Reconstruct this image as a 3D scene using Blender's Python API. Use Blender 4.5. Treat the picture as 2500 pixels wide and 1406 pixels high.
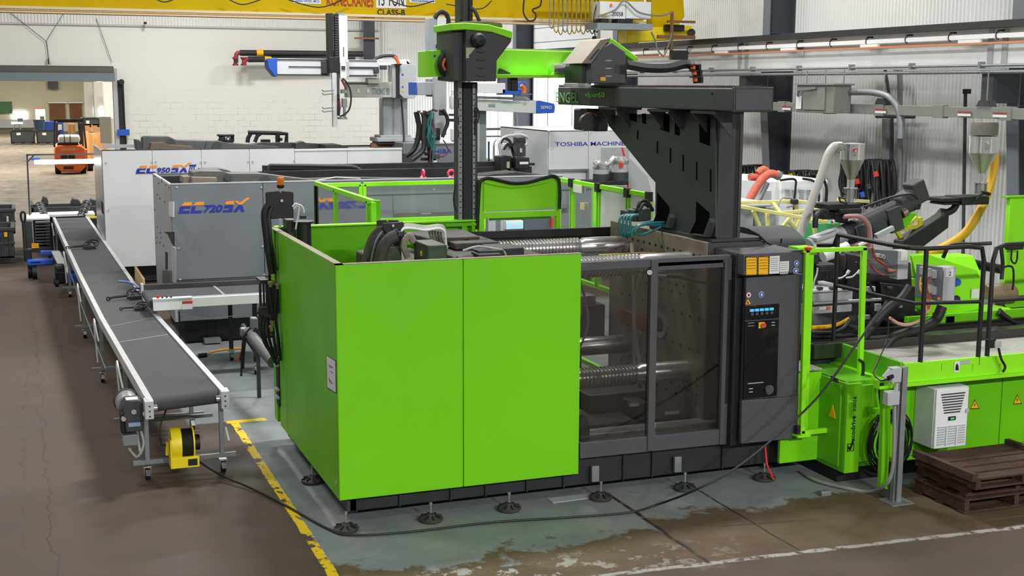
import bpy, math, random
import numpy as np
from mathutils import Vector, Matrix
random.seed(7)
C = bpy.context.scene.collection
for o in list(bpy.data.objects): bpy.data.objects.remove(o)
# ---------------------------------------------------------------- camera
F_PX = 3130.4; YAW = 0.367358577; PITCH = 0.156843; ROLL = 0.0046001; EYE = 3.5
_f = np.array([math.sin(YAW)*math.cos(PITCH), math.cos(YAW)*math.cos(PITCH), -math.sin(PITCH)])
_r = np.array([math.cos(YAW), -math.sin(YAW), 0.]); _u = np.cross(_r, _f)
CM = np.array([math.cos(ROLL)*_r+math.sin(ROLL)*_u, -math.sin(ROLL)*_r+math.cos(ROLL)*_u, _f])
def at(px, py, x=None, y=None, z=None):
    """survey helper: the point of the hall seen at a photo position on a known plane"""
    d = CM.T @ np.array([(px-1250)/F_PX, -(py-703)/F_PX, 1.])
    if x is not None: t = x/d[0]
    elif y is not None: t = y/d[1]
    else: t = (z-EYE)/d[2]
    return Vector((d[0]*t, d[1]*t, EYE+d[2]*t))
cam = bpy.data.cameras.new('camera'); co = bpy.data.objects.new('camera', cam); C.objects.link(co)
cam.sensor_width = 36; cam.lens = F_PX/2500*36; cam.clip_end = 400
m = Matrix.Identity(4)
for i in range(3):
    m[i][0] = CM[0][i]; m[i][1] = CM[1][i]; m[i][2] = -CM[2][i]
m[2][3] = EYE
co.matrix_world = m
bpy.context.scene.camera = co
vs = bpy.context.scene.view_settings
vs.view_transform = 'Standard'; vs.look = 'None'; vs.exposure = 0.0; vs.gamma = 1; vs.use_curve_mapping = False
w = bpy.data.worlds.new('world'); bpy.context.scene.world = w; w.use_nodes = True
w.node_tree.nodes['Background'].inputs[0].default_value = (.86, .92, 1, 1)
w.node_tree.nodes['Background'].inputs[1].default_value = 0.22
def lamp(name, loc, size, sy, power, col=(1, .99, .98), rot=(0, 0, 0)):
    l = bpy.data.lights.new(name, 'AREA'); l.shape = 'RECTANGLE'; l.size = size; l.size_y = sy; l.energy = power; l.color = col
    o = bpy.data.objects.new(name, l); o.location = loc; o.rotation_euler = rot; C.objects.link(o); return o
for ix, lx in enumerate((-9, -2, 5, 12)):
    for iy, ly in enumerate((-9, 4, 13, 21, 30, 39)):
        lamp('ceiling_lamp', (lx, ly, 8.6), 1.6, .8, (95, 215, 590, 330)[ix]*(6.0, .12, 1.12, .92, 1.0, 1.05)[iy])
for lx in (-2, 4):
    for ly in (55, 72, 88): lamp('far_room_lamp', (lx, ly, 6.2), 2.5, 2.5, 950, (1, .95, .86))
# ---------------------------------------------------------------- colour & materials
def lin(h):
    h = h.lstrip('#'); o = []
    for i in (0, 2, 4):
        c = int(h[i:i+2], 16)/255; o.append(c/12.92 if c <= .04045 else ((c+.055)/1.055)**2.4)
    return (*o, 1)
MATS = {}
def mat(name, hexc, rough=.5, metal=0., var=.0, vs_=3., bump=0., bs=30., spec=.5, dirt=None, dirt_amt=.5):
    if name in MATS: return MATS[name]
    M = bpy.data.materials.new(name); M.use_nodes = True; N = M.node_tree.nodes; L = M.node_tree.links
    B = N['Principled BSDF']; B.inputs['Roughness'].default_value = rough; B.inputs['Metallic'].default_value = metal
    B.inputs['Specular IOR Level'].default_value = spec
    c = lin(hexc); B.inputs['Base Color'].default_value = c
    if var or dirt or bump:
        g = N.new('ShaderNodeNewGeometry')
    if var or dirt:
        n = N.new('ShaderNodeTexNoise'); n.inputs['Scale'].default_value = vs_; n.inputs['Detail'].default_value = 6
        L.new(g.outputs['Position'], n.inputs['Vector'])
        r = N.new('ShaderNodeMapRange'); L.new(n.outputs['Fac'], r.inputs['Value'])
        r.inputs['From Min'].default_value = .3; r.inputs['From Max'].default_value = .72
        mx = N.new('ShaderNodeMix'); mx.data_type = 'RGBA'
        L.new(r.outputs[0], mx.inputs['Factor'])
        if dirt:
            mx.inputs['A'].default_value = c; d = lin(dirt)
            mx.inputs['B'].default_value = tuple(c[i]*(1-dirt_amt)+d[i]*dirt_amt for i in range(3))+(1,)
        else:
            mx.inputs['A'].default_value = tuple(v*(1-var) for v in c[:3])+(1,)
            mx.inputs['B'].default_value = tuple(min(1, v*(1+var)) for v in c[:3])+(1,)
        L.new(mx.outputs['Result'], B.inputs['Base Color'])
    if bump:
        n2 = N.new('ShaderNodeTexNoise'); n2.inputs['Scale'].default_value = bs; L.new(g.outputs['Position'], n2.inputs['Vector'])
        b = N.new('ShaderNodeBump'); b.inputs['Strength'].default_value = bump; b.inputs['Distance'].default_value = .02
        L.new(n2.outputs['Fac'], b.inputs['Height']); L.new(b.outputs[0], B.inputs['Normal'])
    MATS[name] = M; return M
def emit(name, hexc, s):
    M = bpy.data.materials.new(name); M.use_nodes = True; B = M.node_tree.nodes['Principled BSDF']
    B.inputs['Base Color'].default_value = lin(hexc); B.inputs['Emission Color'].default_value = lin(hexc); B.inputs['Emission Strength'].default_value = s
    return M
def glass(name, hexc, refl=.12, haze=0.):
    M = bpy.data.materials.new(name); M.use_nodes = True; N = M.node_tree.nodes; L = M.node_tree.links
    N.remove(N['Principled BSDF']); t = N.new('ShaderNodeBsdfTransparent'); t.inputs[0].default_value = lin(hexc)
    g = N.new('ShaderNodeBsdfGlossy'); g.inputs['Roughness'].default_value = .05; g.inputs[0].default_value = (.9, .9, .9, 1)
    mx = N.new('ShaderNodeMixShader'); fr = N.new('ShaderNodeFresnel'); fr.inputs[0].default_value = 1.45
    ad = N.new('ShaderNodeMath'); ad.operation = 'ADD'; ad.inputs[1].default_value = refl-.04; L.new(fr.outputs[0], ad.inputs[0])
    L.new(ad.outputs[0], mx.inputs[0]); L.new(t.outputs[0], mx.inputs[1]); L.new(g.outputs[0], mx.inputs[2])
    if haze:
        df = N.new('ShaderNodeBsdfDiffuse'); df.inputs[0].default_value = (.8, .82, .82, 1); m2 = N.new('ShaderNodeMixShader'); m2.inputs[0].default_value = haze
        L.new(mx.outputs[0], m2.inputs[1]); L.new(df.outputs[0], m2.inputs[2]); mx = m2
    L.new(mx.outputs[0], N['Material Output'].inputs[0]); return M
GREEN = mat('lime_paint', '#74cc16', .42, var=.035, vs_=1.2, spec=.25)
GREEN2 = mat('lime_paint_dark', '#68bc12', .36, var=.09, vs_=1.5, spec=.22)  # lime paint in a darker, glossier, more uneven tone
GREENB = mat('lime_paint_bright', '#8fe822', .45, var=.04, vs_=2, spec=.25)
CHAR = mat('charcoal_paint', '#4b4b50', .5, var=.06, vs_=4)
CHAR2 = mat('charcoal_dark', '#36393b', .55, var=.08, vs_=4)
GRAPH = mat('graphite_casting', '#3b4040', .55, var=.1, vs_=5)
BLACK = mat('black_rubber', '#161618', .55)
DARK = mat('machine_black', '#222325', .55, var=.2, vs_=6)
DUSTY = mat('dusty_black', '#2b2a29', .75, dirt='#6d655c', dirt_amt=.38, vs_=5)
STEEL = mat('steel', '#c4c3c1', .26, .8, var=.1, vs_=8)
CHROME = mat('bright_steel', '#e6e6e6', .18, .85)
ALU = mat('aluminium', '#cfd2d3', .42, .45, var=.07, vs_=12)
GALV = mat('galvanised', '#8d9294', .5, .6, var=.1, vs_=9)
WHITE = mat('white_paint', '#dfe2e1', .45, var=.03, vs_=3)
CREAM = mat('offwhite_panel', '#d3d7d6', .42, var=.03, vs_=2)
GREYP = mat('mid_grey_panel', '#6f747a', .45, var=.035, vs_=2)
LGREY = mat('light_grey_panel', '#aaaeb1', .42, var=.06, vs_=2)
BLUE = mat('blue_paint', '#1f55b8', .4)
NAVY = mat('navy_print', '#1c2a9c', .5)
ORANGE = mat('orange_paint', '#ec6b23', .45, var=.06)
ORANGEP = mat('orange_print', '#f0922c', .5)
WRED = mat('wire_red', '#b0463c', .5)
DRED = mat('dark_red_fitting', '#84282b', .5)
CONE = mat('cone_steel', '#b5b0a8', .3, .8, var=.1, vs_=8)
RED = mat('red_paint', '#cf2e24', .45)
YELL = mat('yellow_paint', '#c4a600', .65, var=.06, vs_=2, spec=.15)
YELLD = mat('safety_yellow', '#f2dc14', .45)
WOODP = mat('pallet_wood', '#4a2f24', .8, dirt='#20150f', dirt_amt=.7, vs_=7, bump=.4, bs=40)
PLY = mat('plywood', '#c3a57c', .7, var=.08, vs_=8)
BELT = mat('belt_rubber', '#4c4d50', .75, var=.06, vs_=5, spec=.2)
PAPER = mat('paper', '#dcdcda', .7)
SIGNY = mat('warning_yellow', '#f2b600', .5)
PLATEN = mat('oily_platen_steel', '#94897a', .42, .2, dirt='#5d5144', dirt_amt=.7, vs_=4)
COPPER = mat('copper_bar', '#d98a66', .4, .3)
TEAL = mat('teal_hose', '#1f6f70', .45)
GREYH = mat('grey_hose', '#9a9a98', .55)
PINK = mat('pink_eyebolt', '#ee4a72', .4)
CARD = mat('cardboard', '#b58450', .8, var=.06)
DGREY = mat('column_slate', '#363a41', .5, var=.06, vs_=3)
COLF = mat('column_flange', '#6a7077', .5, var=.05, vs_=3)
PLASTB = mat('black_plastic', '#1b1b1e', .38)
PLASTG = mat('dark_grey_plastic', '#37393b', .5, var=.08, vs_=8)
OLIVE = mat('busway_grey', '#7d807a', .5, var=.05, vs_=5)
RUST = mat('rusty_brown', '#7b5535', .6, var=.15)
GLASS = glass('clear_guard', '#f3f6f5', .06, .07)
TINT = glass('tinted_guard', '#d2d0ce', .07)
LIT = emit('fluorescent', '#ffffff', 7)
DAY = emit('daylight_pane', '#f4f8ff', 4.5)
SCREEN = emit('screen_blue', '#7fb0e8', .9)
CYAN = emit('cyan_display', '#3fb0d8', .6)
# ---------------------------------------------------------------- mesh builder
class MB:
    def __init__(s): s.v = []; s.f = []; s.pr = []
    def add(s, vs, fs):
        n = len(s.v); s.pr.append((n, len(s.f))); s.v += [tuple(v) for v in vs]; s.f += [tuple(i+n for i in f) for f in fs]; return s
    def box(s, x0, x1, y0, y1, z0, z1):
        if x0 > x1: x0, x1 = x1, x0
        if y0 > y1: y0, y1 = y1, y0
        if z0 > z1: z0, z1 = z1, z0
        return s.add([(x, y, z) for z in (z0, z1) for y in (y0, y1) for x in (x0, x1)],
                     [(0, 2, 3, 1), (4, 5, 7, 6), (0, 1, 5, 4), (2, 6, 7, 3), (0, 4, 6, 2), (1, 3, 7, 5)])
    def fb(s, px0, py0, px1, py1, y, d):
        """box whose near face fills a surveyed rectangle on the plane y"""
        pm, qm = (px0+px1)/2, (py0+py1)/2
        return s.box(at(px0, qm, y=y).x, at(px1, qm, y=y).x, y, y+d, at(pm, py1, y=y).z, at(pm, py0, y=y).z)
    def prism(s, pts, axis, a, b):
        n = len(pts)
        ar = sum(pts[i][0]*pts[(i+1) % n][1]-pts[(i+1) % n][0]*pts[i][1] for i in range(n))
        if ar < 0: pts = pts[::-1]
        def mk(p, t): return {'x': (t, p[0], p[1]), 'y': (p[0], t, p[1]), 'z': (p[0], p[1], t)}[axis]
        a, b = min(a, b), max(a, b)
        fs = [tuple(range(n))[::-1], tuple(range(n, 2*n))]+[(i, (i+1) % n, n+(i+1) % n, n+i) for i in range(n)]
        if axis == 'y': fs = [f[::-1] for f in fs]
        return s.add([mk(p, a) for p in pts]+[mk(p, b) for p in pts], fs)
    def fp(s, pp, y, d):
        q = [at(px, py, y=y) for px, py in pp]; return s.prism([(v.x, v.z) for v in q], 'y', y, y+d)
    def sp(s, pp, x, d):
        q = [at(px, py, x=x) for px, py in pp]; return s.prism([(v.y, v.z) for v in q], 'x', x, x+d)
    def bar(s, p, q, w_, h=None, up=(0, 0, 1)):
        p = Vector(p); q = Vector(q); h = h or w_; d = (q-p).normalized(); u = Vector(up)
        if abs(d.dot(u)) > .98: u = Vector((1, 0, 0))
        sx = d.cross(u).normalized()*w_/2; sz = sx.cross(d).normalized()*h/2
        vs = [c+a*sx+b*sz for c in (p, q) for a, b in ((-1, -1), (1, -1), (1, 1), (-1, 1))]
        return s.add(vs, [(0, 1, 2, 3)[::-1], (4, 5, 6, 7), (0, 1, 5, 4), (1, 2, 6, 5), (2, 3, 7, 6), (3, 0, 4, 7)])
    def cyl(s, p, q, r0, r1=None, n=16):
        return s.tube([p, q], r0, n, r1=r1)
    def tube(s, pts, r, n=8, r1=None, smooth=0, radii=None):
        P = [Vector(p) for p in pts]
        if smooth:
            Q = []
            for i in range(len(P)-1):
                a = P[max(i-1, 0)]; b = P[i]; c = P[i+1]; d = P[min(i+2, len(P)-1)]
                for k in range(smooth):
                    t = k/smooth
                    Q.append(.5*((2*b)+(-a+c)*t+(2*a-5*b+4*c-d)*t*t+(-a+3*b-3*c+d)*t**3))
            Q.append(P[-1]); P = Q
        m_ = len(P); R = radii or [r+(((r1 if r1 is not None else r)-r)*i/(m_-1)) for i in range(m_)]
        d0 = (P[1]-P[0]).normalized(); u = Vector((0, 0, 1)) if abs(d0.z) < .9 else Vector((1, 0, 0))
        nrm = (u-d0*u.dot(d0)).normalized(); vs = []
        for i, p in enumerate(P):
            d = (P[min(i+1, m_-1)]-P[max(i-1, 0)]).normalized(); nn = nrm-d*nrm.dot(d)
            if nn.length > 1e-6: nrm = nn.normalized()
            b = d.cross(nrm)
            for k in range(n):
                a = 2*math.pi*k/n; vs.append(p+(nrm*math.cos(a)+b*math.sin(a))*R[i])
        fs = [(i*n+k, i*n+(k+1) % n, (i+1)*n+(k+1) % n, (i+1)*n+k) for i in range(m_-1) for k in range(n)]
        fs += [tuple(range(n))[::-1], tuple(range((m_-1)*n, m_*n))]
        return s.add(vs, fs)
    def lathe(s, prof, c, n=20, axis='z'):
        vs = []
        for r, h in prof:
            for k in range(n):
                a = 2*math.pi*k/n; x, y = r*math.cos(a), r*math.sin(a)
                vs.append({'z': (c[0]+x, c[1]+y, c[2]+h), 'x': (c[0]+h, c[1]+x, c[2]+y), 'y': (c[0]+y, c[1]+h, c[2]+x)}[axis])
        m_ = len(prof)
        fs = [(i*n+k, i*n+(k+1) % n, (i+1)*n+(k+1) % n, (i+1)*n+k) for i in range(m_-1) for k in range(n)]
        fs += [tuple(range(n))[::-1], tuple(range((m_-1)*n, m_*n))]
        return s.add(vs, fs)
    def torus(s, c, R, r, axis='y', n=20, a0=0, a1=360):
        pts = []
        for k in range(n+1):
            a = math.radians(a0+(a1-a0)*k/n); x, y = R*math.cos(a), R*math.sin(a)
            pts.append({'z': (c[0]+x, c[1]+y, c[2]), 'x': (c[0], c[1]+x, c[2]+y), 'y': (c[0]+x, c[1], c[2]+y)}[axis])
        return s.tube(pts, r, 8)
def mesh_obj(name, mb, m_, parent=None, bevel=0., label=None, loc=None):
    me = bpy.data.meshes.new(name)
    if parent is not None: o0 = Vector(parent.get('_o', (0, 0, 0)))
    elif loc is not None: o0 = Vector(loc)
    else:
        V = np.array(mb.v); o0 = Vector(((V[:, 0].min()+V[:, 0].max())/2, (V[:, 1].min()+V[:, 1].max())/2, V[:, 2].min()))
    me.from_pydata([tuple(Vector(v)-o0) for v in mb.v], [], mb.f); me.update()
    me.shade_smooth(); me.set_sharp_from_angle(angle=math.radians(38))
    me.materials.append(m_)
    o = bpy.data.objects.new(name, me); C.objects.link(o)
    if parent is not None: o.parent = parent
    else: o.location = o0
    o['_o'] = tuple(o0)
    if bevel:
        b = o.modifiers.new('bevel', 'BEVEL'); b.width = bevel; b.segments = 2; b.limit_method = 'ANGLE'; b.angle_limit = math.radians(40)
    if label: o['label'] = label
    return o
def thing(name, label, cat, base, group=None):
    o = bpy.data.objects.new(name, None); C.objects.link(o); o.location = base; o['_o'] = tuple(base)
    o.empty_display_size = .1; o['label'] = label; o['category'] = cat
    if group: o['group'] = group
    return o
def islands(mb):
    """primitives that do not touch become pieces of their own"""
    k = len(mb.pr)
    if k < 2: return [mb]
    V = np.array(mb.v); st = [p[0] for p in mb.pr]+[len(mb.v)]; fs = [p[1] for p in mb.pr]+[len(mb.f)]
    lo = [V[st[i]:st[i+1]].min(0)-.004 for i in range(k)]; hi = [V[st[i]:st[i+1]].max(0)+.004 for i in range(k)]
    g = list(range(k))
    def fnd(i):
        while g[i] != i: i = g[i]
        return i
    for i in range(k):
        for j in range(i):
            if (lo[i] <= hi[j]).all() and (lo[j] <= hi[i]).all(): g[fnd(i)] = fnd(j)
    out = {}
    for i in range(k):
        o = out.setdefault(fnd(i), MB()); n = len(o.v)
        o.v += mb.v[st[i]:st[i+1]]; o.f += [tuple(q-st[i]+n for q in f) for f in mb.f[fs[i]:fs[i+1]]]
    return list(out.values())
def part(name, parent, mb, m_, bevel=0., label=None):
    isl = islands(mb)
    if len(isl) == 1: return mesh_obj(name, mb, m_, parent, bevel, label)
    if len(isl) > 14 or any(w in name for w in ('print', 'border', 'bolt_hole', 'screws', 'key_row', 'rail_bolt')):
        o = mesh_obj(name, mb, m_, parent, bevel, label); o['kind'] = 'stuff'; return o
    return [mesh_obj(name, i, m_, parent, bevel, label) for i in isl][0]
def solo(name, mb, m_, label, cat, group=None, bevel=0.):
    o = mesh_obj(name, mb, m_, None, bevel); o['label'] = label; o['category'] = cat
    if group: o['group'] = group
    return o
def struct(name, mb, m_, bevel=0.):
    o = mesh_obj(name, mb, m_, None, bevel, loc=(0, 0, 0)); o['kind'] = 'structure'; return o
def text(name, parent, s, x, y, z, h, m_, axis='y', width=None, shear=0., off=.0, label=None):
    """flat lettering: height h, centred at (x,y,z) on a plane facing -y (or -x)"""
    cu = bpy.data.curves.new('t', 'FONT'); cu.body = s; cu.size = 1; cu.shear = shear; cu.offset = off; cu.extrude = .004; cu.resolution_u = 3
    to = bpy.data.objects.new('t', cu); C.objects.link(to); bpy.context.view_layer.update()
    me = bpy.data.meshes.new_from_object(to); bpy.data.objects.remove(to)
    V = np.array([v.co[:] for v in me.vertices]); mn = V.min(0); mx = V.max(0); sc = h/(mx[1]-mn[1]); sx = (width/(mx[0]-mn[0])) if width else sc
    o0 = Vector(parent.get('_o', (0, 0, 0)))
    for v in me.vertices:
        a = (v.co.x-(mn[0]+mx[0])/2)*sx; b = (v.co.y-(mn[1]+mx[1])/2)*sc; c = v.co.z*.3
        p = {'y': Vector((x+a, y-c-.002, z+b)), 'x': Vector((x-c-.002, y-a, z+b)), 'v': Vector((x-b, y-c-.002, z+a))}[axis]
        v.co = p-o0
    me.materials.clear(); me.materials.append(m_)
    o = bpy.data.objects.new(name, me); C.objects.link(o); o.parent = parent; o['_o'] = tuple(o0)
    if label: o['label'] = label
    return o
def copy_tree(o, d, parent=None, label=None):
    c = o.copy(); C.objects.link(c)
    if parent is None: c.location = o.location+Vector(d)
    else: c.parent = parent
    if label: c['label'] = label
    for ch in list(o.children): copy_tree(ch, d, c)
    return c
def Pt(px, py, y): return at(px, py, y=y)
def path(y, *pp): return [at(a, b, y=y) for a, b in pp]
# ---------------------------------------------------------------- floor
def floor_mat():
    M = bpy.data.materials.new('worn_concrete'); M.use_nodes = True; N = M.node_tree.nodes; L = M.node_tree.links
    B = N['Principled BSDF']; g = N.new('ShaderNodeNewGeometry'); sp = N.new('ShaderNodeSeparateXYZ'); L.new(g.outputs['Position'], sp.inputs[0])
    X, Y = sp.outputs[0], sp.outputs[1]
    def S(v, sock):
        if isinstance(v, (int, float)): sock.default_value = v
        else: L.new(v, sock)
    def mth(op, a, b=0., c=None, clamp=False):
        n = N.new('ShaderNodeMath'); n.operation = op; n.use_clamp = clamp; S(a, n.inputs[0]); S(b, n.inputs[1])
        if c is not None: S(c, n.inputs[2])
        return n.outputs[0]
    def noise(sc, det=6, rough=.55, st=None):
        n = N.new('ShaderNodeTexNoise'); n.inputs['Scale'].default_value = sc; n.inputs['Detail'].default_value = det; n.inputs['Roughness'].default_value = rough
        if st:
            mp = N.new('ShaderNodeMapping'); mp.inputs['Scale'].default_value = st; L.new(g.outputs['Position'], mp.inputs[0]); L.new(mp.outputs[0], n.inputs['Vector'])
        else: L.new(g.outputs['Position'], n.inputs['Vector'])
        return n.outputs['Fac']
    def rng(v, a, b, c=0., d=1.):
        n = N.new('ShaderNodeMapRange'); S(v, n.inputs[0]); n.inputs[1].default_value = a; n.inputs[2].default_value = b; n.inputs[3].default_value = c; n.inputs[4].default_value = d; return n.outputs[0]
    def mix(f, a, b):
        n = N.new('ShaderNodeMix'); n.data_type = 'RGBA'; S(f, n.inputs['Factor'])
        for v, k in ((a, 'A'), (b, 'B')):
            if isinstance(v, str): n.inputs[k].default_value = lin(v)
            else: L.new(v, n.inputs[k])
        return n.outputs['Result']
    big = noise(.35, 5); mid = noise(1.7, 8, .6); fine = noise(9, 8, .65); vf = noise(30, 4, .6); streak = noise(1, 7, .6, (2.5, .7, 1)); jag = noise(5, 8, .7)
    def band(v, c, hw, soft=.012):   # 1 inside |v-c|<hw
        return rng(mth('ABSOLUTE', mth('SUBTRACT', v, c)), hw, hw+soft, 1, 0)
    def step(v, a, s=.03): return rng(v, a-s, a+s)
    brown = mix(rng(big, .35, .65), '#50433a', '#40362f')
    brown = mix(rng(mid, .35, .7), brown, '#594c42')
    brown = mix(rng(fine, .62, .8, 0, .35), brown, '#3c332d')
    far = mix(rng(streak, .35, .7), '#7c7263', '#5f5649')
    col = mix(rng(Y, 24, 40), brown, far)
    # dark traffic crack lines on the aisle
    wob = mth('ADD', X, mth('ADD', mth('MULTIPLY', mid, .35), mth('MULTIPLY', fine, .05)))
    crack = mth('MULTIPLY', band(wob, .3, .0, .012), rng(big, .3, .5, .3, .8))
    crack2 = mth('MULTIPLY', band(mth('SUBTRACT', wob, mth('MULTIPLY', Y, .012)), -.02, .0, .01), rng(mid, .45, .6, 0, .7))
    crack = mth('MULTIPLY', mth('MAXIMUM', crack, crack2), mth('MULTIPLY', step(Y, 9), rng(Y, 19, 24, 1, 0)))
    col = mix(crack, col, '#2f2823')
    # tan slabs in front of the press
    jy = mth('ADD', Y, mth('MULTIPLY', mth('SUBTRACT', jag, .5), .5))
    right = step(X, 2.02, .02)
    tanz = mth('MULTIPLY', right, step(mth('ADD', Y, mth('MULTIPLY', X, .06)), 8.22, .015))
    tan = mix(rng(mid, .35, .65), '#625240', '#524333')
    col = mix(mth('MULTIPLY', tanz, mth('MULTIPLY', rng(Y, 19, 22, 1, 0), .95)), col, tan)
    # grey floor paint, worn away at its near edge
    edge1 = step(mth('ADD', jy, mth('MULTIPLY', mth('SUBTRACT', mid, .5), 1.7)), 8.72, .05)
    edge2 = step(mth('ADD', jy, mth('MULTIPLY', mth('SUBTRACT', mid, .5), 1.4)), 9.0, .05)
    sel = step(X, 4.64, .01)
    edge = mth('ADD', mth('MULTIPLY', edge1, mth('SUBTRACT', 1., sel)), mth('MULTIPLY', edge2, sel))
    zoneA = mth('MULTIPLY', step(X, 2.0, .01), edge)
    zoneB = mth('MULTIPLY', step(X, 1.52, .02), step(Y, 13.26, .02))
    zone = mth('MULTIPLY', mth('MAXIMUM', zoneA, zoneB), rng(Y, 19.0, 19.4, 1, 0))
    flk = rng(jag, .32, .36)
    chips = mth('MULTIPLY', rng(fine, .3, .34), rng(vf, .24, .27))
    grey = mix(rng(mid, .35, .65), '#838b8d', '#73787a')
    grey = mix(rng(streak, .5, .75, 0, .5), grey, '#8d8478')
    col = mix(mth('MULTIPLY', zone, mth('MULTIPLY', chips, rng(mid, .27, .32))), col, grey)
    # pale worn edge line of the slab and the joints
    ws = mth('MULTIPLY', band(mth('ADD', mth('ADD', Y, mth('MULTIPLY', X, .062)), mth('MULTIPLY', mth('SUBTRACT', jag, .5), .09)), 8.24, .02, .02), mth('MULTIPLY', step(X, 3.3, .5), rng(fine, .42, .5)))
    spatter = mth('MULTIPLY', mth('MULTIPLY', band(mth('ADD', Y, mth('MULTIPLY', X, .062)), 8.45, .16, .2), rng(X, 3.2, 5.4, 1, 0)), mth('MULTIPLY', right, rng(jag, .54, .58)))
    col = mix(mth('MULTIPLY', mth('MAXIMUM', ws, spatter), .85), col, '#a3a29e')
    jx1 = mth('ADD', 4.64, mth('MULTIPLY', mth('SUBTRACT', mid, .5), .1)); jx2 = mth('ADD', 5.42, mth('MULTIPLY', mth('SUBTRACT', mid, .5), .06))
    jm = mth('MULTIPLY', mth('MAXIMUM', band(X, jx1, .012, .015), band(X, jx2, .006, .008)), mth('MULTIPLY', step(Y, 7.95), rng(Y, 9.6, 9.8, 1, 0)))
    col = mix(mth('MULTIPLY', jm, rng(fine, .3, .5, .3, 1)), col, '#2b2622')
    # yellow aisle line, flaking
    ylw = mth('MULTIPLY', band(mth('ADD', X, mth('MULTIPLY', mth('SUBTRACT', jag, .5), .05)), 1.975, .036, .006), mth('MULTIPLY', step(Y, 8.55, .02), rng(Y, 13.27, 13.3, 1, 0)))
    ylw = mth('MULTIPLY', ylw, rng(noise(3.2, 6, .75), .43, .45))
    yl2 = mth('MULTIPLY', band(Y, 13.24, .05, .01), mth('MULTIPLY', step(X, 1.9, .01), rng(X, 2.3, 2.32, 1, 0)))
    yl2 = mth('MULTIPLY', yl2, rng(jag, .38, .42))
    col = mix(mth('MAXIMUM', ylw, yl2), col, '#e6c41c')
    L.new(col, B.inputs['Base Color'])
    L.new(rng(mid, .3, .7, .55, .8), B.inputs['Roughness']); B.inputs['Specular IOR Level'].default_value = .3
    bp = N.new('ShaderNodeBump'); bp.inputs['Strength'].default_value = .25; bp.inputs['Distance'].default_value = .01
    L.new(mth('ADD', mth('MULTIPLY', fine, .5), mth('MULTIPLY', jm, -1.)), bp.inputs['Height']); L.new(bp.outputs[0], B.inputs['Normal'])
    return M
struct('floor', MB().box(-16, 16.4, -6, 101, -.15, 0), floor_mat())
WALLW = mat('white_cladding', '#d9d9d6', .55, var=.03, vs_=.8)
def block_mat():
    M = mat('painted_block', '#d4d3cd', .6); N = M.node_tree.nodes; L = M.node_tree.links; B = N['Principled BSDF']
    g = N.new('ShaderNodeNewGeometry'); s = N.new('ShaderNodeSeparateXYZ'); L.new(g.outputs['Position'], s.inputs[0]); c = N.new('ShaderNodeCombineXYZ')
    L.new(s.outputs[0], c.inputs[0]); L.new(s.outputs[2], c.inputs[1])
    b = N.new('ShaderNodeTexBrick'); b.inputs['Scale'].default_value = 1; b.inputs['Brick Width'].default_value = .41; b.inputs['Row Height'].default_value = .205; b.inputs['Mortar Size'].default_value = .006
    L.new(c.outputs[0], b.inputs['Vector'])
    n = N.new('ShaderNodeTexNoise'); n.inputs['Scale'].default_value = 1.6; n.inputs['Detail'].default_value = 9; n.inputs['Roughness'].default_value = .7; L.new(g.outputs['Position'], n.inputs['Vector'])
    z = N.new('ShaderNodeMapRange'); L.new(s.outputs[2], z.inputs[0]); z.inputs[1].default_value = 3.7; z.inputs[2].default_value = 2.2; z.inputs[3].default_value = .05; z.inputs[4].default_value = .85
    r = N.new('ShaderNodeMapRange'); L.new(n.outputs['Fac'], r.inputs[0]); r.inputs[1].default_value = .44; r.inputs[2].default_value = .6
    m1 = N.new('ShaderNodeMath'); m1.operation = 'MULTIPLY'; L.new(r.outputs[0], m1.inputs[0]); L.new(z.outputs[0], m1.inputs[1])
    m2 = N.new('ShaderNodeMath'); m2.operation = 'MULTIPLY'; L.new(m1.outputs[0], m2.inputs[0]); L.new(b.outputs['Fac'], m2.inputs[1])
    mx = N.new('ShaderNodeMix'); mx.data_type = 'RGBA'; mx.inputs['A'].default_value = lin('#d6d5cf'); mx.inputs['B'].default_value = lin('#8c8a84')
    L.new(m2.outputs[0], mx.inputs['Factor']); L.new(mx.outputs['Result'], B.inputs['Base Color'])
    bp = N.new('ShaderNodeBump'); bp.inputs['Strength'].default_value = .25; bp.inputs['Distance'].default_value = .01; bp.invert = True
    L.new(b.outputs['Fac'], bp.inputs['Height']); L.new(bp.outputs[0], B.inputs['Normal']); return M
BLOCK = block_mat()
def corrugated(mb, along, a0, a1, off, z0, z1, pitch=.1, depth=.032):
    n = int((a1-a0)/pitch); vs = []; fs = []
    for i in range(n):
        for t, d in ((0, 0), (.3, 0), (.5, depth), (.8, depth)):
            a = a0+(i+t)*pitch
            for z in (z0, z1): vs.append((off-d, a, z) if along == 'y' else (a, off-d, z))
    m_ = len(vs)//2
    for i in range(m_-1): fs.append((2*i, 2*i+1, 2*i+3, 2*i+2) if along == 'y' else (2*i, 2*i+2, 2*i+3, 2*i+1))
    return mb.add(vs, fs)
WR, WB = 15.6, 45.
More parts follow.
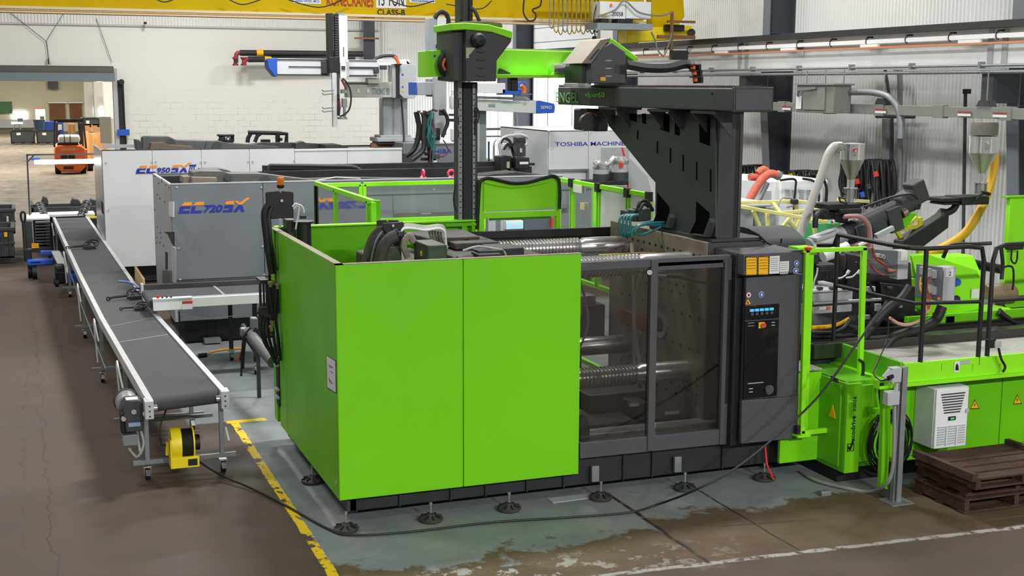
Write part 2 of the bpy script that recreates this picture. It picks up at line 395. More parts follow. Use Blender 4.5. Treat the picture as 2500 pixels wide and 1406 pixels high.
# right wall, with two window openings far back
wr = MB(); corrugated(wr, 'y', -6, 33.6, WR, 0, 9.5)
corrugated(wr, 'y', 33.6, 39.6, WR, 0, 1.6); corrugated(wr, 'y', 33.6, 39.6, WR, 5.5, 9.5)
corrugated(wr, 'y', 39.6, 45, WR, 3.75, 9.5); corrugated(wr, 'y', 39.6, 45, WR, 0, .9)
wr.box(WR+.02, WR+.3, -6, 33.6, 0, 9.5); wr.box(WR+.02, WR+.3, 33.6, 45, 0, .9); wr.box(WR+.02, WR+.3, 33.6, 45, 5.6, 9.5)
wall_right = struct('wall_right', wr, WALLW)
for k, (ya, yb, za, zb) in enumerate(((33.7, 39.4, 1.6, 3.78), (40.5, 44.9, .9, 3.75))):
    wd = struct('window_%d' % (k+1), MB().box(WR+.1, WR+.14, ya, yb, za, zb), DAY)
    fr = MB()
    for t in (ya, (2*ya+yb)/3, (ya+2*yb)/3, yb): fr.box(WR+.0, WR+.1, t-.04, t+.04, za, zb)
    for z in (za, zb): fr.box(WR, WR+.1, ya, yb, z-.04, z+.04)
    part('window_frame', wd, fr, ALU)
# raised sectional door over the first window
dr = struct('door_2', MB().box(WR-.02, WR+.06, 33.9, 39.3, 3.85, 3.95), WHITE)
for k in range(4):
    part('door_panel', dr, MB().box(WR-.06, WR+.02, 33.9, 39.2, 3.96+k*.44, 4.38+k*.44), WHITE, .01)
part('door_track', dr, MB().box(WR-.14, WR-.02, 39.22, 39.4, 1.6, 5.7), GALV)
part('door_hinge', dr, MB().box(WR-.1, WR-.06, 36.1, 36.16, 4.1, 4.4).box(WR-.1, WR-.06, 37.6, 37.66, 4.1, 4.4), BLACK)
# back wall: block below, ribbed sheet above, doorway on the left
wb = MB().box(3.2, 12.27, WB, WB+.3, 0, 5.4); wb.box(-16, 3.2, WB, WB+.3, 4.0, 5.4); wb.box(-16, -4, WB, WB+.3, 0, 4.0)
wall_back = struct('wall_back', wb, BLOCK)
part('ribbed_sheet', wall_back, corrugated(corrugated(MB(), 'x', -16, 12.27, WB-.02, 5.4, 9.5, .1), 'x', 12.27, 15.6, WB-.02, 0, 9.5, .1), WALLW)
part('backing_wall', wall_back, MB().box(-16, 16, WB+.3, WB+.35, 5.0, 9.5).box(12.2, 16, WB+.02, WB+.3, 0, 9.5), WALLW)
part('drip_trim', wall_back, MB().box(-16, 12.2, WB-.06, WB-.01, 5.36, 5.42), LGREY)
struct('wall_left', MB().box(-16.2, -16, -6, 101, 0, 9.5), WALLW)
struct('ceiling', MB().box(-16.2, 16.2, -6, 45.3, 9.5, 9.6), mat('ceiling_deck', '#c9cac8', .7))
# roll-up door
dn = struct('door_1', MB().box(3.08, 3.22, WB-.12, WB+.3, 0, 4.0), LGREY)
part('door_drum', dn, MB().cyl((-4, WB-.28, 3.86), (3.1, WB-.28, 3.86), .2, n=20), mat('drum_dust', '#4f4b47', .8, var=.1))
part('door_hood', dn, MB().box(-4, 3.12, WB-.5, WB-.42, 3.56, 3.83), mat('hood_blue_grey', '#66737a', .5))
part('door_guide', dn, MB().box(3.22, 3.42, WB-.14, WB-.02, 0, 3.6), BLACK)
part('lifting_chain', dn, MB().tube([(3.36, WB-.2, 3.5), (3.42, WB-.2, 1.5)], .016, 6).lathe([(.02, -.05), (.09, -.05), (.09, .05), (.02, .05)], (3.34, WB-.25, 3.55), 12, 'y'), BLACK)
sg = solo('door_sign', MB().box(at(286, 316, y=44.8).x, at(316, 316, y=44.8).x, 44.78, 44.8, at(300, 331, y=44.8).z, at(300, 316, y=44.8).z), BLUE, 'small blue sign on the white block wall by the doorway', 'sign')
# far room
fr = MB().box(-16, 16, 100, 100.3, 0, 7); fr.box(-16, 16.2, 45.4, 100.3, 7, 7.1)
struct('wall_far_room', fr, mat('cream_wall', '#c6c1ab', .7, var=.05, vs_=.5))
struct('wall_far_side', MB().box(5.2, 5.5, 45.4, 100, 0, 7), mat('far_side_white', '#d5d4ca', .7, var=.05, vs_=.6))
def far(name, lab, cat, r, y, d, m_, group=None):
    return solo(name, MB().fb(*r, y, d), m_, lab, cat, group)
BRN = mat('brown_door', '#6e4420', .6, var=.1)
for k, r in enumerate(((121, 252, 160, 294), (170, 252, 200, 292))):
    d = struct('door_%d' % (3+k), MB().fb(*r, 99.8, .15), BRN)
    part('door_frame', d, MB().fb(r[0]-3, r[1]-3, r[2]+3, r[1], 99.7, .2), WHITE)
far('wall_screen', 'dark flat screen hanging high on the far cream wall', 'screen', (117, 197, 142, 217), 99.5, .2, PLASTG)
far('green_board', 'faded green board on the far room wall at the left edge', 'board', (-20, 248, 30, 277), 99.8, .1, mat('board_green', '#4c7350', .8))
wd = struct('window_3', MB().fb(30, 271, 65, 291, 99.85, .1), DAY)
part('window_frame', wd, MB().fb(28, 269, 67, 271, 99.8, .12).fb(28, 291, 67, 293, 99.8, .12), WHITE)
far('grey_ledge', 'grey wainscot ledge along the foot of the far cream wall', 'ledge', (-20, 293, 90, 312), 99.4, .4, LGREY)
tb = thing('office_table', 'pale topped table with thin legs behind the black bins', 'table', at(42, 316, y=90))
part('table_top', tb, MB().fb(27, 298, 56, 303, 90, 1.0), WHITE)
part('leg', tb, MB().bar(at(38, 303, y=90.2), at(33, 316, y=90.2), .06), GALV); part('leg', tb, MB().bar(at(46, 303, y=90.2), at(50, 316, y=90.2), .06), GALV)
far('drum_motor', 'dark round machine standing on the pale far table', 'machine', (43, 289, 56, 300), 90.2, .3, PLASTG)
wc = thing('white_cabinet', 'white appliance cabinet standing left of the brown doors', 'cabinet', at(98, 312, y=92))
part('body', wc, MB().fb(87, 267, 111, 312, 92, .8), WHITE, .02); part('top_clutter', wc, MB().fb(89, 262, 106, 267, 92.1, .6), RUST); part('front_panel', wc, MB().fb(98, 284, 108, 294, 91.98, .03), PLASTG)
for k, (r, lb) in enumerate((((84, 297, 108, 323), 'blue grey trash barrel left of the blue bins'), )):
    b = thing('trash_barrel', lb, 'barrel', at(97, 323, y=86)); q = at(97, 323, y=86)
    part('drum', b, MB().lathe([(.28, 0), (.34, .7), (.36, .72), (.36, .78), (.0, .78)], q, 16), mat('barrel_blue', '#34506b', .5)); part('rim', b, MB().torus((q.x, q.y, q.z+.76), .35, .03, 'z'), PLASTG)
far('blue_bin', 'bright blue bulk bin between barrel and forklift mast', 'bin', (108, 297, 132, 322), 86.5, .8, BLUE, None)
far('blue_crate', 'bright blue crate seen through the forklift mast', 'crate', (133, 298, 155, 330), 84, .8, BLUE)
far('white_jug', 'white container on the blue crate behind the forklift', 'container', (141, 305, 151, 317), 83.5, .3, WHITE)
def tote(px0, py0, px1, py1, y, lab):
    c = at((px0+px1)/2, py1, y=y); t = thing('folding_bin', lab, 'bin', c, None)
    x0, x1 = at(px0, py1, y=y).x, at(px1, py1, y=y).x; z0, z1 = c.z, at(px0, py0, y=y).z; zh = z0+(z1-z0)*.15; D = 1.0
    part('body', t, MB().box(x0, x1, y, y+.05, zh, z1).box(x0, x1, y+D-.05, y+D, zh, z1).box(x0, x0+.05, y, y+D, zh, z1).box(x1-.05, x1, y, y+D, zh, z1).box(x0, x1, y, y+D, zh, zh+.05), PLASTG, .01)
    for k in range(3): part('runner', t, MB().box(x0+(x1-x0)*(.0+.42*k), x0+(x1-x0)*(.16+.42*k), y, y+D, z0, zh), PLASTG)
    part('rim', t, MB().box(x0-.02, x1+.02, y-.02, y+.06, z1-.06, z1).box(x0-.02, x1+.02, y+D-.06, y+D+.02, z1-.06, z1), PLASTB)
    part('label_card', t, MB().box(x0+(x1-x0)*.25, x0+(x1-x0)*.42, y-.03, y-.01, z1-.26, z1-.12), PAPER)
    return t
tote(27, 319, 86, 354, 80, 'black folding bulk bin in the far room, left of its pair')
tote(91, 319, 146, 354, 79.5, 'black folding bulk bin in the far room, beside the forklift')
tote(200, 288, 244, 310, 62, 'black folding bin standing on top of the cardboard boxes')
for k, (r, y, lb) in enumerate((((205, 303, 244, 322), 62, 'wide cardboard carton topmost under the black bin'), ((203, 322, 218, 400), 58, 'tall slim cardboard carton right behind the forklift'),
        ((218, 326, 238, 400), 58.5, 'open cardboard carton with raised flaps in the stack'), ((238, 326, 262, 400), 60, 'cardboard carton rightmost by the doorway post'), ((168, 303, 184, 327), 66, 'upright cardboard carton seen through the forklift mast'))):
    b = thing('cardboard_box', lb, 'box', at((r[0]+r[2])/2, r[3], y=y)); part('carton', b, MB().fb(*r, y, 1.0), CARD); part('tape', b, MB().fb((r[0]+r[2])/2-1, r[1], (r[0]+r[2])/2+1, r[3], y-.01, .01), mat('tape_tan', '#c9a065', .5))
gp = thing('white_partition', 'white panel partition just inside the doorway, right side', 'partition', (2.9, 47, 0))
for k in range(3): part('panel', gp, MB().fb(206+k*24, 200, 228+k*24, 290, 66-k*2, .1), WHITE, .01)
part('low_panel', gp, MB().fb(244, 285, 272, 350, 52, .1), CREAM)
part('bright_slot', gp, MB().fb(233, 262, 241, 282, 65.9, .05).fb(246, 262, 254, 284, 63.9, .05), DAY)
# ---------------------------------------------------------------- steel columns on the walls
def column(x, y, lab, brk=True, zt=9.5):
    t = thing('steel_column', lab, 'column', (x, y, 0))
    part('web', t, MB().box(x-.05, x+.35, y-.012, y+.012, 0, zt), DGREY)
    part('flange', t, MB().box(x-.08, x-.05, y-.2, y+.2, 0, zt), COLF); part('flange', t, MB().box(x+.32, x+.35, y-.2, y+.2, 0, zt), DGREY)
    if brk: part('bracket', t, MB().prism([(x-.9, 3.78), (x-.08, 3.78), (x-.08, 2.9)], 'y', y-.15, y+.15), DGREY)
    part('stiffener', t, MB().box(x-.05, x+.32, y-.18, y-.012, 3.7, 3.74).box(x-.05, x+.32, y-.18, y-.012, 4.5, 4.54), DGREY)
    return t
# tapered outer legs of the frame: dark flare towards the floor
for i, (yy, lab) in enumerate(((16.5, 'dark steel column at the right edge of the wall'), (23.9, 'dark steel column between the two ribbed wall bays'), (31.3, 'dark steel column behind the crane end carriage'), (38.7, 'dark steel column left of the raised sectional door'))):
    t = thing('steel_column', lab, 'column', (15.2, yy, 0))
    part('web', t, MB().prism([(15.55, 0), (15.55, 9.5), (14.95, 9.5), (14.95, 3.1), (15.22, 0)], 'y', yy-.012, yy+.012), DGREY)
    part('flange', t, MB().prism([(14.95, 9.5), (14.93, 9.5), (14.93, 3.1), (15.2, 0), (15.22, 0), (14.95, 3.1)], 'y', yy-.13, yy+.13), COLF)
    part('flange', t, MB().box(15.52, 15.56, yy-.13, yy+.13, 0, 9.5), DGREY)
    part('bracket', t, MB().box(14.4, 14.93, yy-.13, yy+.13, 3.25, 3.74), DGREY)
    part('stiffener', t, MB().box(14.95, 15.5, yy-.13, yy-.012, 3.2, 3.23), DGREY); part('stiffener', t, MB().box(14.95, 15.5, yy-.13, yy-.012, 4.6, 4.63), DGREY)
q = at(898, 100, y=44.7)
t = thing('steel_column', 'dark steel column against the white block wall', 'column', (q.x, 44.7, 0))
part('web', t, MB().box(q.x-.03, q.x+.03, 44.55, 44.98, 4.0, 9.5), DGREY); part('flange', t, MB().box(q.x-.2, q.x+.2, 44.5, 44.55, 4.0, 9.5), DGREY)
part('cross_arm', t, MB().box(at(866, 97, y=44.4).x, at(925, 97, y=44.4).x, 44.38, 44.46, q.z-.03+.08, q.z+.03+.08), RUST)
# ---------------------------------------------------------------- crane runway along the right wall
rx = 14.5
rw = thing('crane_runway', 'long white crane runway beam running along the ribbed wall', 'beam', (rx, 18, 3.75))
part('web', rw, MB().box(rx-.01, rx+.01, -2, 44, 3.85, 4.42), WHITE)
part('bottom_flange', rw, MB().box(rx-.16, rx+.16, -2, 44, 3.8, 3.83), WHITE)
part('top_flange', rw, MB().box(rx-.2, rx+.2, -2, 44, 4.42, 4.45), DARK)
part('rail', rw, MB().box(rx-.05, rx+.05, -2, 44, 4.45, 4.54), DARK)
part('conduit', rw, MB().tube([(rx-.24, -2, 3.84), (rx-.24, 44, 3.84)], .022, 8), GALV)
part('conduit', rw, MB().tube([(rx-.2, -2, 3.74), (rx-.2, 44, 3.74)], .03, 8), GALV)
part('conductor_bar', rw, MB().box(rx-.25, rx-.2, -2, 44, 4.17, 4.2), COPPER)
part('conductor_bar', rw, MB().box(rx-.2, rx-.17, -2, 44, 4.26, 4.33), WHITE)
for k in range(30): part('bar_hanger', rw, MB().torus((rx-.2, 3+k*1.1, 4.3), .06, .012, 'x', 8, -90, 90).box(rx-.22, rx-.1, 3+k*1.1-.02, 3+k*1.1+.02, 4.36, 4.39), BLACK)
for k in range(9): part('joint_cover', rw, MB().box(rx-.22, rx-.16, 14+k*2.6, 14.5+k*2.6, 4.2, 4.25), WHITE)
for k in range(16): part('clip', rw, MB().box(rx-.27, rx-.16, 8+k*1.7, 8.05+k*1.7, 3.8, 3.9), GALV)
for k, px in enumerate((1808, 1825, 2420, 2455)): part('splice_bolts', rw, MB().box(rx-.03, rx-.012, at(px, 130, x=rx).y-.06, at(px, 130, x=rx).y+.06, 3.85, 4.4), LGREY)
for (a, b) in (((1660, 150), (1690, 120)), ((1768, 150), (1776, 115)), ((1868, 150), (1869, 112)), ((1985, 150), (1975, 105)), ((2060, 130), (2085, 98)), ((2200, 135), (2212, 92)), ((2360, 135), (2360, 83))):
    p, q = at(*a, x=rx+.5), at(*b, x=rx+.5); part('brace_rod', rw, MB().bar(p, q, .03), GALV)
dl = at(1953, 122, x=rx-.03); dn_ = thing('danger_sign', 'small white and red danger label on the runway beam', 'sign', dl)
part('plate', dn_, MB().box(rx-.035, rx-.025, dl.y-.12, dl.y+.12, dl.z-.12, dl.z+.12), PAPER); part('red_band', dn_, MB().box(rx-.04, rx-.034, dl.y-.11, dl.y+.11, dl.z+.01, dl.z+.11), DRED)
text('lettering', dn_, 'DANGER', rx-.04, dl.y, dl.z+.06, .05, PAPER, 'x')
# ---------------------------------------------------------------- bridge crane
yc = 26.4
cr = thing('bridge_crane', 'yellow bridge crane girder spanning the hall at the top', 'crane', (7, yc, 4.8))
g0 = at(0, 30, y=yc); gz = g0.z
part('girder', cr, MB().box(-14, 13.3, yc, yc+.03, gz+.12, gz+1.3).box(-14, 13.3, yc+.5, yc+.53, gz+.12, gz+1.3), YELL)
part('bottom_flange', cr, MB().box(-14, 13.3, yc-.12, yc+.65, gz+.02, gz+.05), mat('crane_ochre', '#a87408', .5))
part('flange_edge', cr, MB().box(-14, 13.3, yc-.14, yc-.1, gz+.07, gz+.12).box(-14, 13.3, yc-.14, yc-.1, gz, gz+.025), mat('crane_cream', '#d9c9a2', .5))
part('lower_plate', cr, MB().box(-14, 13.3, yc-.13, yc+.65, gz+.1, gz+.12), YELL)
def ctext(s, px, py, h, w_, m_, bg=None, bgr=None):
    q = at(px, py, y=yc-.01)
    if bg: part('sign_plate', cr, MB().fb(*bgr, yc-.012, .01), bg)
    text('lettering', cr, s, q.x, yc-.014, q.z, h, m_, 'y', w_, 0, .01)
ctext('KONECRANES', 855, 1, .24, .98, mat('crane_letter_red', '#a51f1c', .5))
ctext('GRAND HAVEN, MICH', 749, 3, .06, .52, NAVY, PAPER, (716, -16, 783, 9))
ctext('15 TON', 955, 0, .25, .54, BLACK, PAPER, (918, -30, 992, 20))
ctext('CLASS-B', 955, 30, .12, .6, BLACK)
ctext('www.handsales.com', 1032, 2, .05, .5, NAVY, PAPER, (1000, -14, 1062, 7))
# end carriage
ec = thing('crane_end_carriage', 'yellow end carriage of the crane riding on the runway rail', 'crane part', (14.2, 26.8, 4.6))
part('end_beam', ec, MB().fp([(1532, 72), (1560, 68), (1690, 62), (1697, 95), (1570, 103), (1532, 106)], 26.0, .5), YELLD, .03)
part('gusset_box', ec, MB().fp([(1592, -10), (1668, -10), (1672, 40), (1655, 66), (1592, 72)], 26.3, .3), YELL, .02)
part('motor', ec, MB().fb(1626, 60, 1672, 76, 25.85, .14), DARK, .02)
part('frame_bar', ec, MB().fb(1606, 95, 1698, 86, 25.7, .05).fb(1630, 50, 1698, 56, 25.7, .05).fb(1638, 28, 1644, 138, 25.68, .05), RUST)
part('wheel', ec, MB().cyl(at(1688, 80, y=25.9), at(1688, 80, y=26.0), .09, n=16), BLACK)
part('collector', ec, MB().fb(1640, 123, 1680, 146, 25.6, .1), DARK)
part('cable', ec, MB().tube(path(25.6, (1590, 78), (1600, 100), (1605, 120), (1620, 136), (1632, 110), (1640, 80)), .02, 6, smooth=6), OLIVE)
cb = thing('crane_control_box', 'cream electrical box numbered 20058 hanging on the crane girder', 'control box', at(1528, 48, y=25.4))
part('enclosure', cb, MB().fb(1465, 4, 1528, 46, 25.4, .4).fb(1529, 4, 1590, 46, 25.4, .4), CREAM, .01)
q = at(1508, 34, y=25.39); text('lettering', cb, '20058', q.x, 25.395, q.z, .09, BLACK, 'y', .26)
part('tray', cb, MB().fb(1458, 57, 1594, 72, 25.2, .6), mat('tray_grey', '#8f979d', .4, .4))
part('terminal_blocks', cb, MB().fb(1468, 46, 1486, 56, 25.4, .3).fb(1508, 46, 1545, 56, 25.4, .3), BLACK)
part('knob', cb, MB().cyl(at(1492, 12, y=25.36), at(1492, 12, y=25.4), .03), ORANGE)
part('loop_cable', cb, MB().tube(path(25.3, (1460, 40), (1500, 25), (1525, 2), (1560, 30), (1610, 38), (1640, 30)), .018, 6, smooth=6), OLIVE)
part('yellow_tab', cb, MB().fb(1468, 33, 1482, 39, 25.36, .03), YELLD)
fc = thing('festoon_cables', 'bunched yellow festoon cable loops hanging below the crane girder', 'cable', at(1400, 60, y=26))
for k in range(11):
    a = 1343+k*11; b = 86+random.uniform(-8, 2)-(0 if k > 0 else 12)
    m2 = mat('festoon_yellow', '#9c8420', .6) if k % 3 else OLIVE
    part('cable_loop', fc, MB().tube(path(25.9-.04*(k % 2), (a, -10), (a-1, 40), (a-2, b-12), (a+4, b), (a+9, b-12), (a+9, 40), (a+8, -10)), .013, 6, smooth=5), m2)
part('carrier_track', fc, MB().fb(1340, -8, 1462, -2, 25.85, .1), GALV)
pd = thing('crane_pendant', 'black pendant with red tip hanging beside the festoon loops', 'pendant', at(1453, 100, y=25.6))
part('cord', pd, MB().tube(path(25.6, (1462, -5), (1450, 40), (1453, 92)), .012, 6, smooth=5), BLACK); part('grip', pd, MB().fb(1449, 88, 1457, 97, 25.55, .08), BLACK, .01); part('red_tip', pd, MB().fb(1450, 97, 1456, 103, 25.55, .08), RED, .01)
for k, pp in enumerate((((1280, -5), (1278, 30), (1290, 50), (1305, 48), (1308, 35), (1300, 24), (1318, 15), (1322, -5)), )):
    solo('dangling_cable', MB().tube(path(26, *pp), .018, 6, smooth=6), BLACK, 'black coiled cable dangling in front of the yellow girder', 'cable')
for k, pp in enumerate((((370, -8), (400, 5), (430, -4)), ((548, -8), (590, 11), (640, -2)), ((690, -5), (780, 18), (850, -8)), ((940, -5), (1000, 16), (1060, 2)), ((1090, 10), (1170, 22), (1200, 2)))):
    part('sagging_wire', cr, MB().tube(path(26.1, *pp), .012, 6, smooth=6), DARK)
# thin cables on the back wall above the doorway
wc_ = thing('door_cable', 'thin Y shaped cable hanging over the roll up door', 'cable', at(115, 150, y=44))
part('wire', wc_, MB().tube(path(44.92, (24, 30), (113, 101)), .012, 5), GALV); part('wire', wc_, MB().tube(path(44.92, (158, 28), (113, 101)), .012, 5), GALV)
part('drop_wire', wc_, MB().tube(path(44.92, (113, 101), (120, 158)), .014, 5), DARK); part('hook', wc_, MB().fb(117, 142, 120, 156, 44.85, .1), BLACK)
solo('slant_wire', MB().tube(path(44.92, (235, 45), (273, 152)), .011, 5), GALV, 'single thin wire slanting down to the end of the door hood', 'wire')
solo('wall_camera', MB().fb(352, 53, 358, 59, 44.6, .2), BLACK, 'tiny black camera on the ribbed strip above the block wall', 'camera', None, .01)
# insulated pipes
for k, (py, x0, lb) in enumerate(((129, 580, 'upper black insulated pipe with red fittings on the white wall'), (145, 600, 'lower black insulated pipe with red fittings on the white wall'))):
    t = thing('wall_pipe', lb, 'pipe', at(x0, py, y=44.4))
    part('insulation', t, MB().cyl(at(x0+6, py, y=44.3), at(886-k*20, py+3-k*6, y=44.3), .1, n=12), DARK)
    part('elbow', t, MB().tube(path(44.3, (x0+8, py), (x0, py+1), (x0-3, py+6), (x0-4, py+12)), .075, 8, smooth=4), DRED)
    part('valve', t, MB().lathe([(.03, 0), (.1, 0), (.1, .05), (.06, .08), (.06, .2), (.1, .22), (.1, .28), (.03, .28)], tuple(at(x0-5, py+31-k*16, y=44.3)), 12), DRED)
    part('pipe_label', t, MB().cyl(at(x0+46, py, y=44.29), at(x0+62, py, y=44.29), .105, n=12), SIGNY)
    part('drop', t, MB().cyl(at(x0-4, py+10, y=44.3), at(x0-4, py+24-k*12, y=44.3), .08, n=10), DARK)
# ---------------------------------------------------------------- bus duct and wall services
bx = 14.2
bd = thing('bus_duct', 'grey electrical busway hanging level along the right wall', 'busway', (bx, 18, 3.15))
for k in range(14):
    ya = 8+k*1.55; part('duct_section', bd, MB().box(bx-.05, bx+.05, ya, ya+1.5, 3.02, 3.19), OLIVE, .006)
    part('joint_cap', bd, MB().box(bx-.07, bx+.06, ya-.1, ya+.14, 3.0, 3.21), OLIVE, .004)
for px in (1920, 2150, 2355, 2442): q = at(px, 246, x=bx-.08); part('warning_label', bd, MB().box(bx-.075, bx-.07, q.y-.15, q.y+.15, 3.09, 3.12), mat('label_maroon', '#94393a', .6)); part('warning_label', bd, MB().box(bx-.076, bx-.07, q.y-.15, q.y+.15, 3.045, 3.085), PAPER)
for px in (1968, 2158, 2410): q = at(px, 236, x=bx); part('hanger_clamp', bd, MB().prism([(q.y-.16, 3.2), (q.y+.16, 3.2), (q.y+.1, 3.3), (q.y-.1, 3.3)], 'x', bx-.07, bx+.07), PLASTG); part('hanger_rod', bd, MB().cyl((bx, q.y, 3.3), (bx, q.y, 3.76), .012, n=6), GALV)
ds = thing('disconnect_box', 'large grey disconnect switch box hanging on the busway', 'electrical box', at(2030, 275, x=14.0))
qa, qb = at(1972, 240, x=14.0), at(2085, 240, x=14.0)
bz0, bz1 = at(1985, 274, x=14.0).z, at(1985, 208, x=14.0).z
part('enclosure', ds, MB().box(13.75, 14.12, qb.y+.25, qa.y, bz0, bz1), OLIVE, .01)
part('enclosure_door', ds, MB().box(13.72, 13.75, qb.y+.5, qa.y-.25, bz0+.05, bz1-.04), OLIVE, .006)
part('handle', ds, MB().bar((13.7, qa.y-.12, bz0+.3), (13.66, qa.y-.2, bz1-.08), .04).bar((13.66, qa.y-.2, bz1-.08), (13.7, qa.y-.7, bz1-.05), .04), GALV)
part('label_card', ds, MB().box(13.715, 13.72, qa.y-.22, qa.y-.04, bz0+.06, bz0+.3), PAPER); part('top_plate', ds, MB().box(13.7, 14.15, qb.y+.2, qa.y+.02, bz1, bz1+.03), OLIVE)
for px in (1970, 2015, 2060): q = at(px, 200, x=13.95); part('hanger_rod', ds, MB().cyl((13.95, q.y, bz1), (13.95, q.y, 3.8), .012, n=6), GALV)
part('conduit_elbow', ds, MB().tube([(14.1, qb.y+.3, bz1-.12), (14.1, qb.y-.4, bz1-.12), (14.15, qb.y-.85, bz1-.22), (14.2, qb.y-1.05, bz1-.5), (14.2, qb.y-1.1, bz1-.9)], .06, 10, smooth=6), GALV)
wx = 15.3
for k, (pp, r, lb) in enumerate(((((2165, 290), (2163, 520)), .09, 'thick grey vertical conduit left of the wall conduit pair'), (((2110, 163), (2175, 163), (2192, 175), (2197, 200), (2196, 540)), .05, 'grey conduit bending down from the runway beam'),
        (((2160, 165), (2172, 240), (2178, 300), (2176, 520)), .03, 'thin dark conduit sagging between the wall conduits'), (((2357, 225), (2350, 700)), .03, 'dark vertical pipe below the wall camera box'), ((((2140, 284)), (2232, 285)), .035, 'short dark horizontal pipe on the ribbed wall'))):
    solo('conduit', MB().tube([at(a, b, x=wx) for a, b in pp], r, 8, smooth=4 if len(pp) > 2 else 0), (GALV, GALV, PLASTG, PLASTG, PLASTG)[k], lb, 'conduit')
solo('wall_sensor', MB().box(wx-.06, wx+.05, at(2361, 225, x=wx).y-.05, at(2361, 225, x=wx).y+.05, at(2361, 229, x=wx).z, at(2361, 217, x=wx).z), BLACK, 'small black sensor box on top of the dark wall pipe', 'sensor', None, .01)
# cables hung on the wall hooks
def hung(px0, px1, py0, py1, n, x, lab, accents):
    t = thing('hanging_cables', lab, 'cable', at((px0+px1)/2, py1, x=x))
    part('hook_rail', t, MB().bar(at(px0, py0, x=x+.1), at(px1, py0, x=x+.1), .05), DARK); hq = at((px0+px1)/2, py0, x=x+.1); part('hook_arm', t, MB().box(hq.x, 15.6, hq.y-.03, hq.y+.03, hq.z-.03, hq.z+.03), DARK)
    for k in range(n):
        a = px0+(px1-px0)*k/n; wv = random.uniform(5, 14); dp = random.uniform(.55, 1)*(py1-py0); o = random.uniform(-.1, .08)
        part('cable_loop', t, MB().tube([at(a+i, py0+j*dp, x=x+o) for i, j in ((0, 0), (-wv*.4, .4), (-wv*.2, .8), (wv*.4, 1), (wv, .8), (wv*.9, .35), (wv*.5, 0))], .026, 6, smooth=4), BLACK if k % 4 else PLASTG)
    for px, py, m_ in accents: part('connector', t, MB().tube([at(px, py, x=x-.15), at(px+3, py+12, x=x-.15)], .05, 8), m_)
hung(2055, 2180, 392, 520, 22, 15.1, 'thick bunch of black cables hung on the wall behind the left hopper', [(2092, 438, RED), (2138, 420, RED), (2105, 470, BLUE), (2120, 450, PLASTG)])
hung(1810, 1842, 405, 470, 8, 15.0, 'black and yellow cables hung on the wall left of the white dryer', [(1814, 425, YELL)])
hung(1895, 2000, 418, 440, 12, 15.2, 'tangle of black hoses lying along the dryer top by the wall', [(1930, 425, YELL), (1915, 430, WHITE)])
# ================================================================ lime green molding press (foreground)
X0, YF, YB, ZB, ZT = 2.25, 9.64, 12.38, .23, 2.12
E = thing('molding_press', 'big lime green and charcoal injection molding press in the foreground', 'machine', (4.4, 11, 0))
part('front_panel', E, MB().box(X0, 3.287, YF, YF+.03, ZB, ZT), GREEN, .004)
part('front_panel', E, MB().box(3.293, 4.325, YF, YF+.03, ZB, ZT), GREEN, .004)
sd = part('side_panel', E, MB().box(X0, X0+.03, YF+.034, 11.72, ZB, ZT), GREEN2, .004)
part('side_panel', E, MB().box(X0, X0+.03, 11.73, 12.08, ZB, ZT), GREEN2, .004)
part('side_panel', E, MB().box(X0, X0+.03, 12.22, YB, ZB, ZT-.0), GREEN2, .004)
part('corner_strip', E, MB().box(X0+.03, X0+.05, 12.08, 12.22, ZB, ZT), DARK)
part('slotted_cable_plate', E, MB().box(X0-.012, X0+.01, 12.06, 12.2, .42, 1.0), BLACK, .004)
for z in (.5, .58, .82, .9): part('cable_clip', E, MB().box(X0-.04, X0-.01, 12.04, 12.16, z, z+.018), LGREY)
part('door_handle', E, MB().tube([(X0-.01, 12.2, 1.62), (X0-.05, 12.2, 1.64), (X0-.05, 12.2, 1.88), (X0-.01, 12.2, 1.9)], .012, 6), BLACK)
pq = [at(a, b, x=X0-.003) for a, b in ((797, 869), (818, 882), (819, 958), (799, 945))]
sh = part('paper_sheet', sd, MB().sp([(797, 869), (818, 882), (819, 958), (799, 945)], X0-.006, .004), PAPER, label='white paper sheet with dark edge')
part('sheet_backing', sd, MB().sp([(796, 867), (820, 880), (821, 961), (798, 947)], X0-.003, .002), PLASTG)
part('sheet_sketch', sd, MB().sp([(803, 890), (812, 896), (811, 900), (803, 895)], X0-.008, .002).sp([(802, 922), (811, 934), (812, 938), (804, 932)], X0-.008, .002).sp([(806, 905), (813, 909), (813, 911), (806, 907)], X0-.008, .002), mat('pencil_grey', '#8b8b8b', .7))
part('panel_screw', sd, MB().cyl((X0-.006, 9.75, .35), (X0, 9.75, .35), .014, n=10), CHROME)
part('rear_panel', E, MB().box(X0+.04, 4.36, YB, YB+.03, ZB, ZT), GREEN2)
part('rear_top_rail', E, MB().box(X0+.04, 4.4, YB-.04, YB+.05, ZT-.0, ZT+.018), GREENB, .004)
part('top_lip', E, MB().box(X0, X0+.06, YF, YB, ZT, ZT+.008).box(X0, 4.325, YF, YF+.05, ZT, ZT+.008), mat('edge_dust', '#8c8a70', .8, var=.2, vs_=30))
part('inner_frame', E, MB().fb(1090, 546, 1163, 552, YB-.1, .04).fb(1128, 546, 1140, 580, YB-.09, .03).fb(1152, 543, 1160, 580, YB-.09, .03), GREEN2)
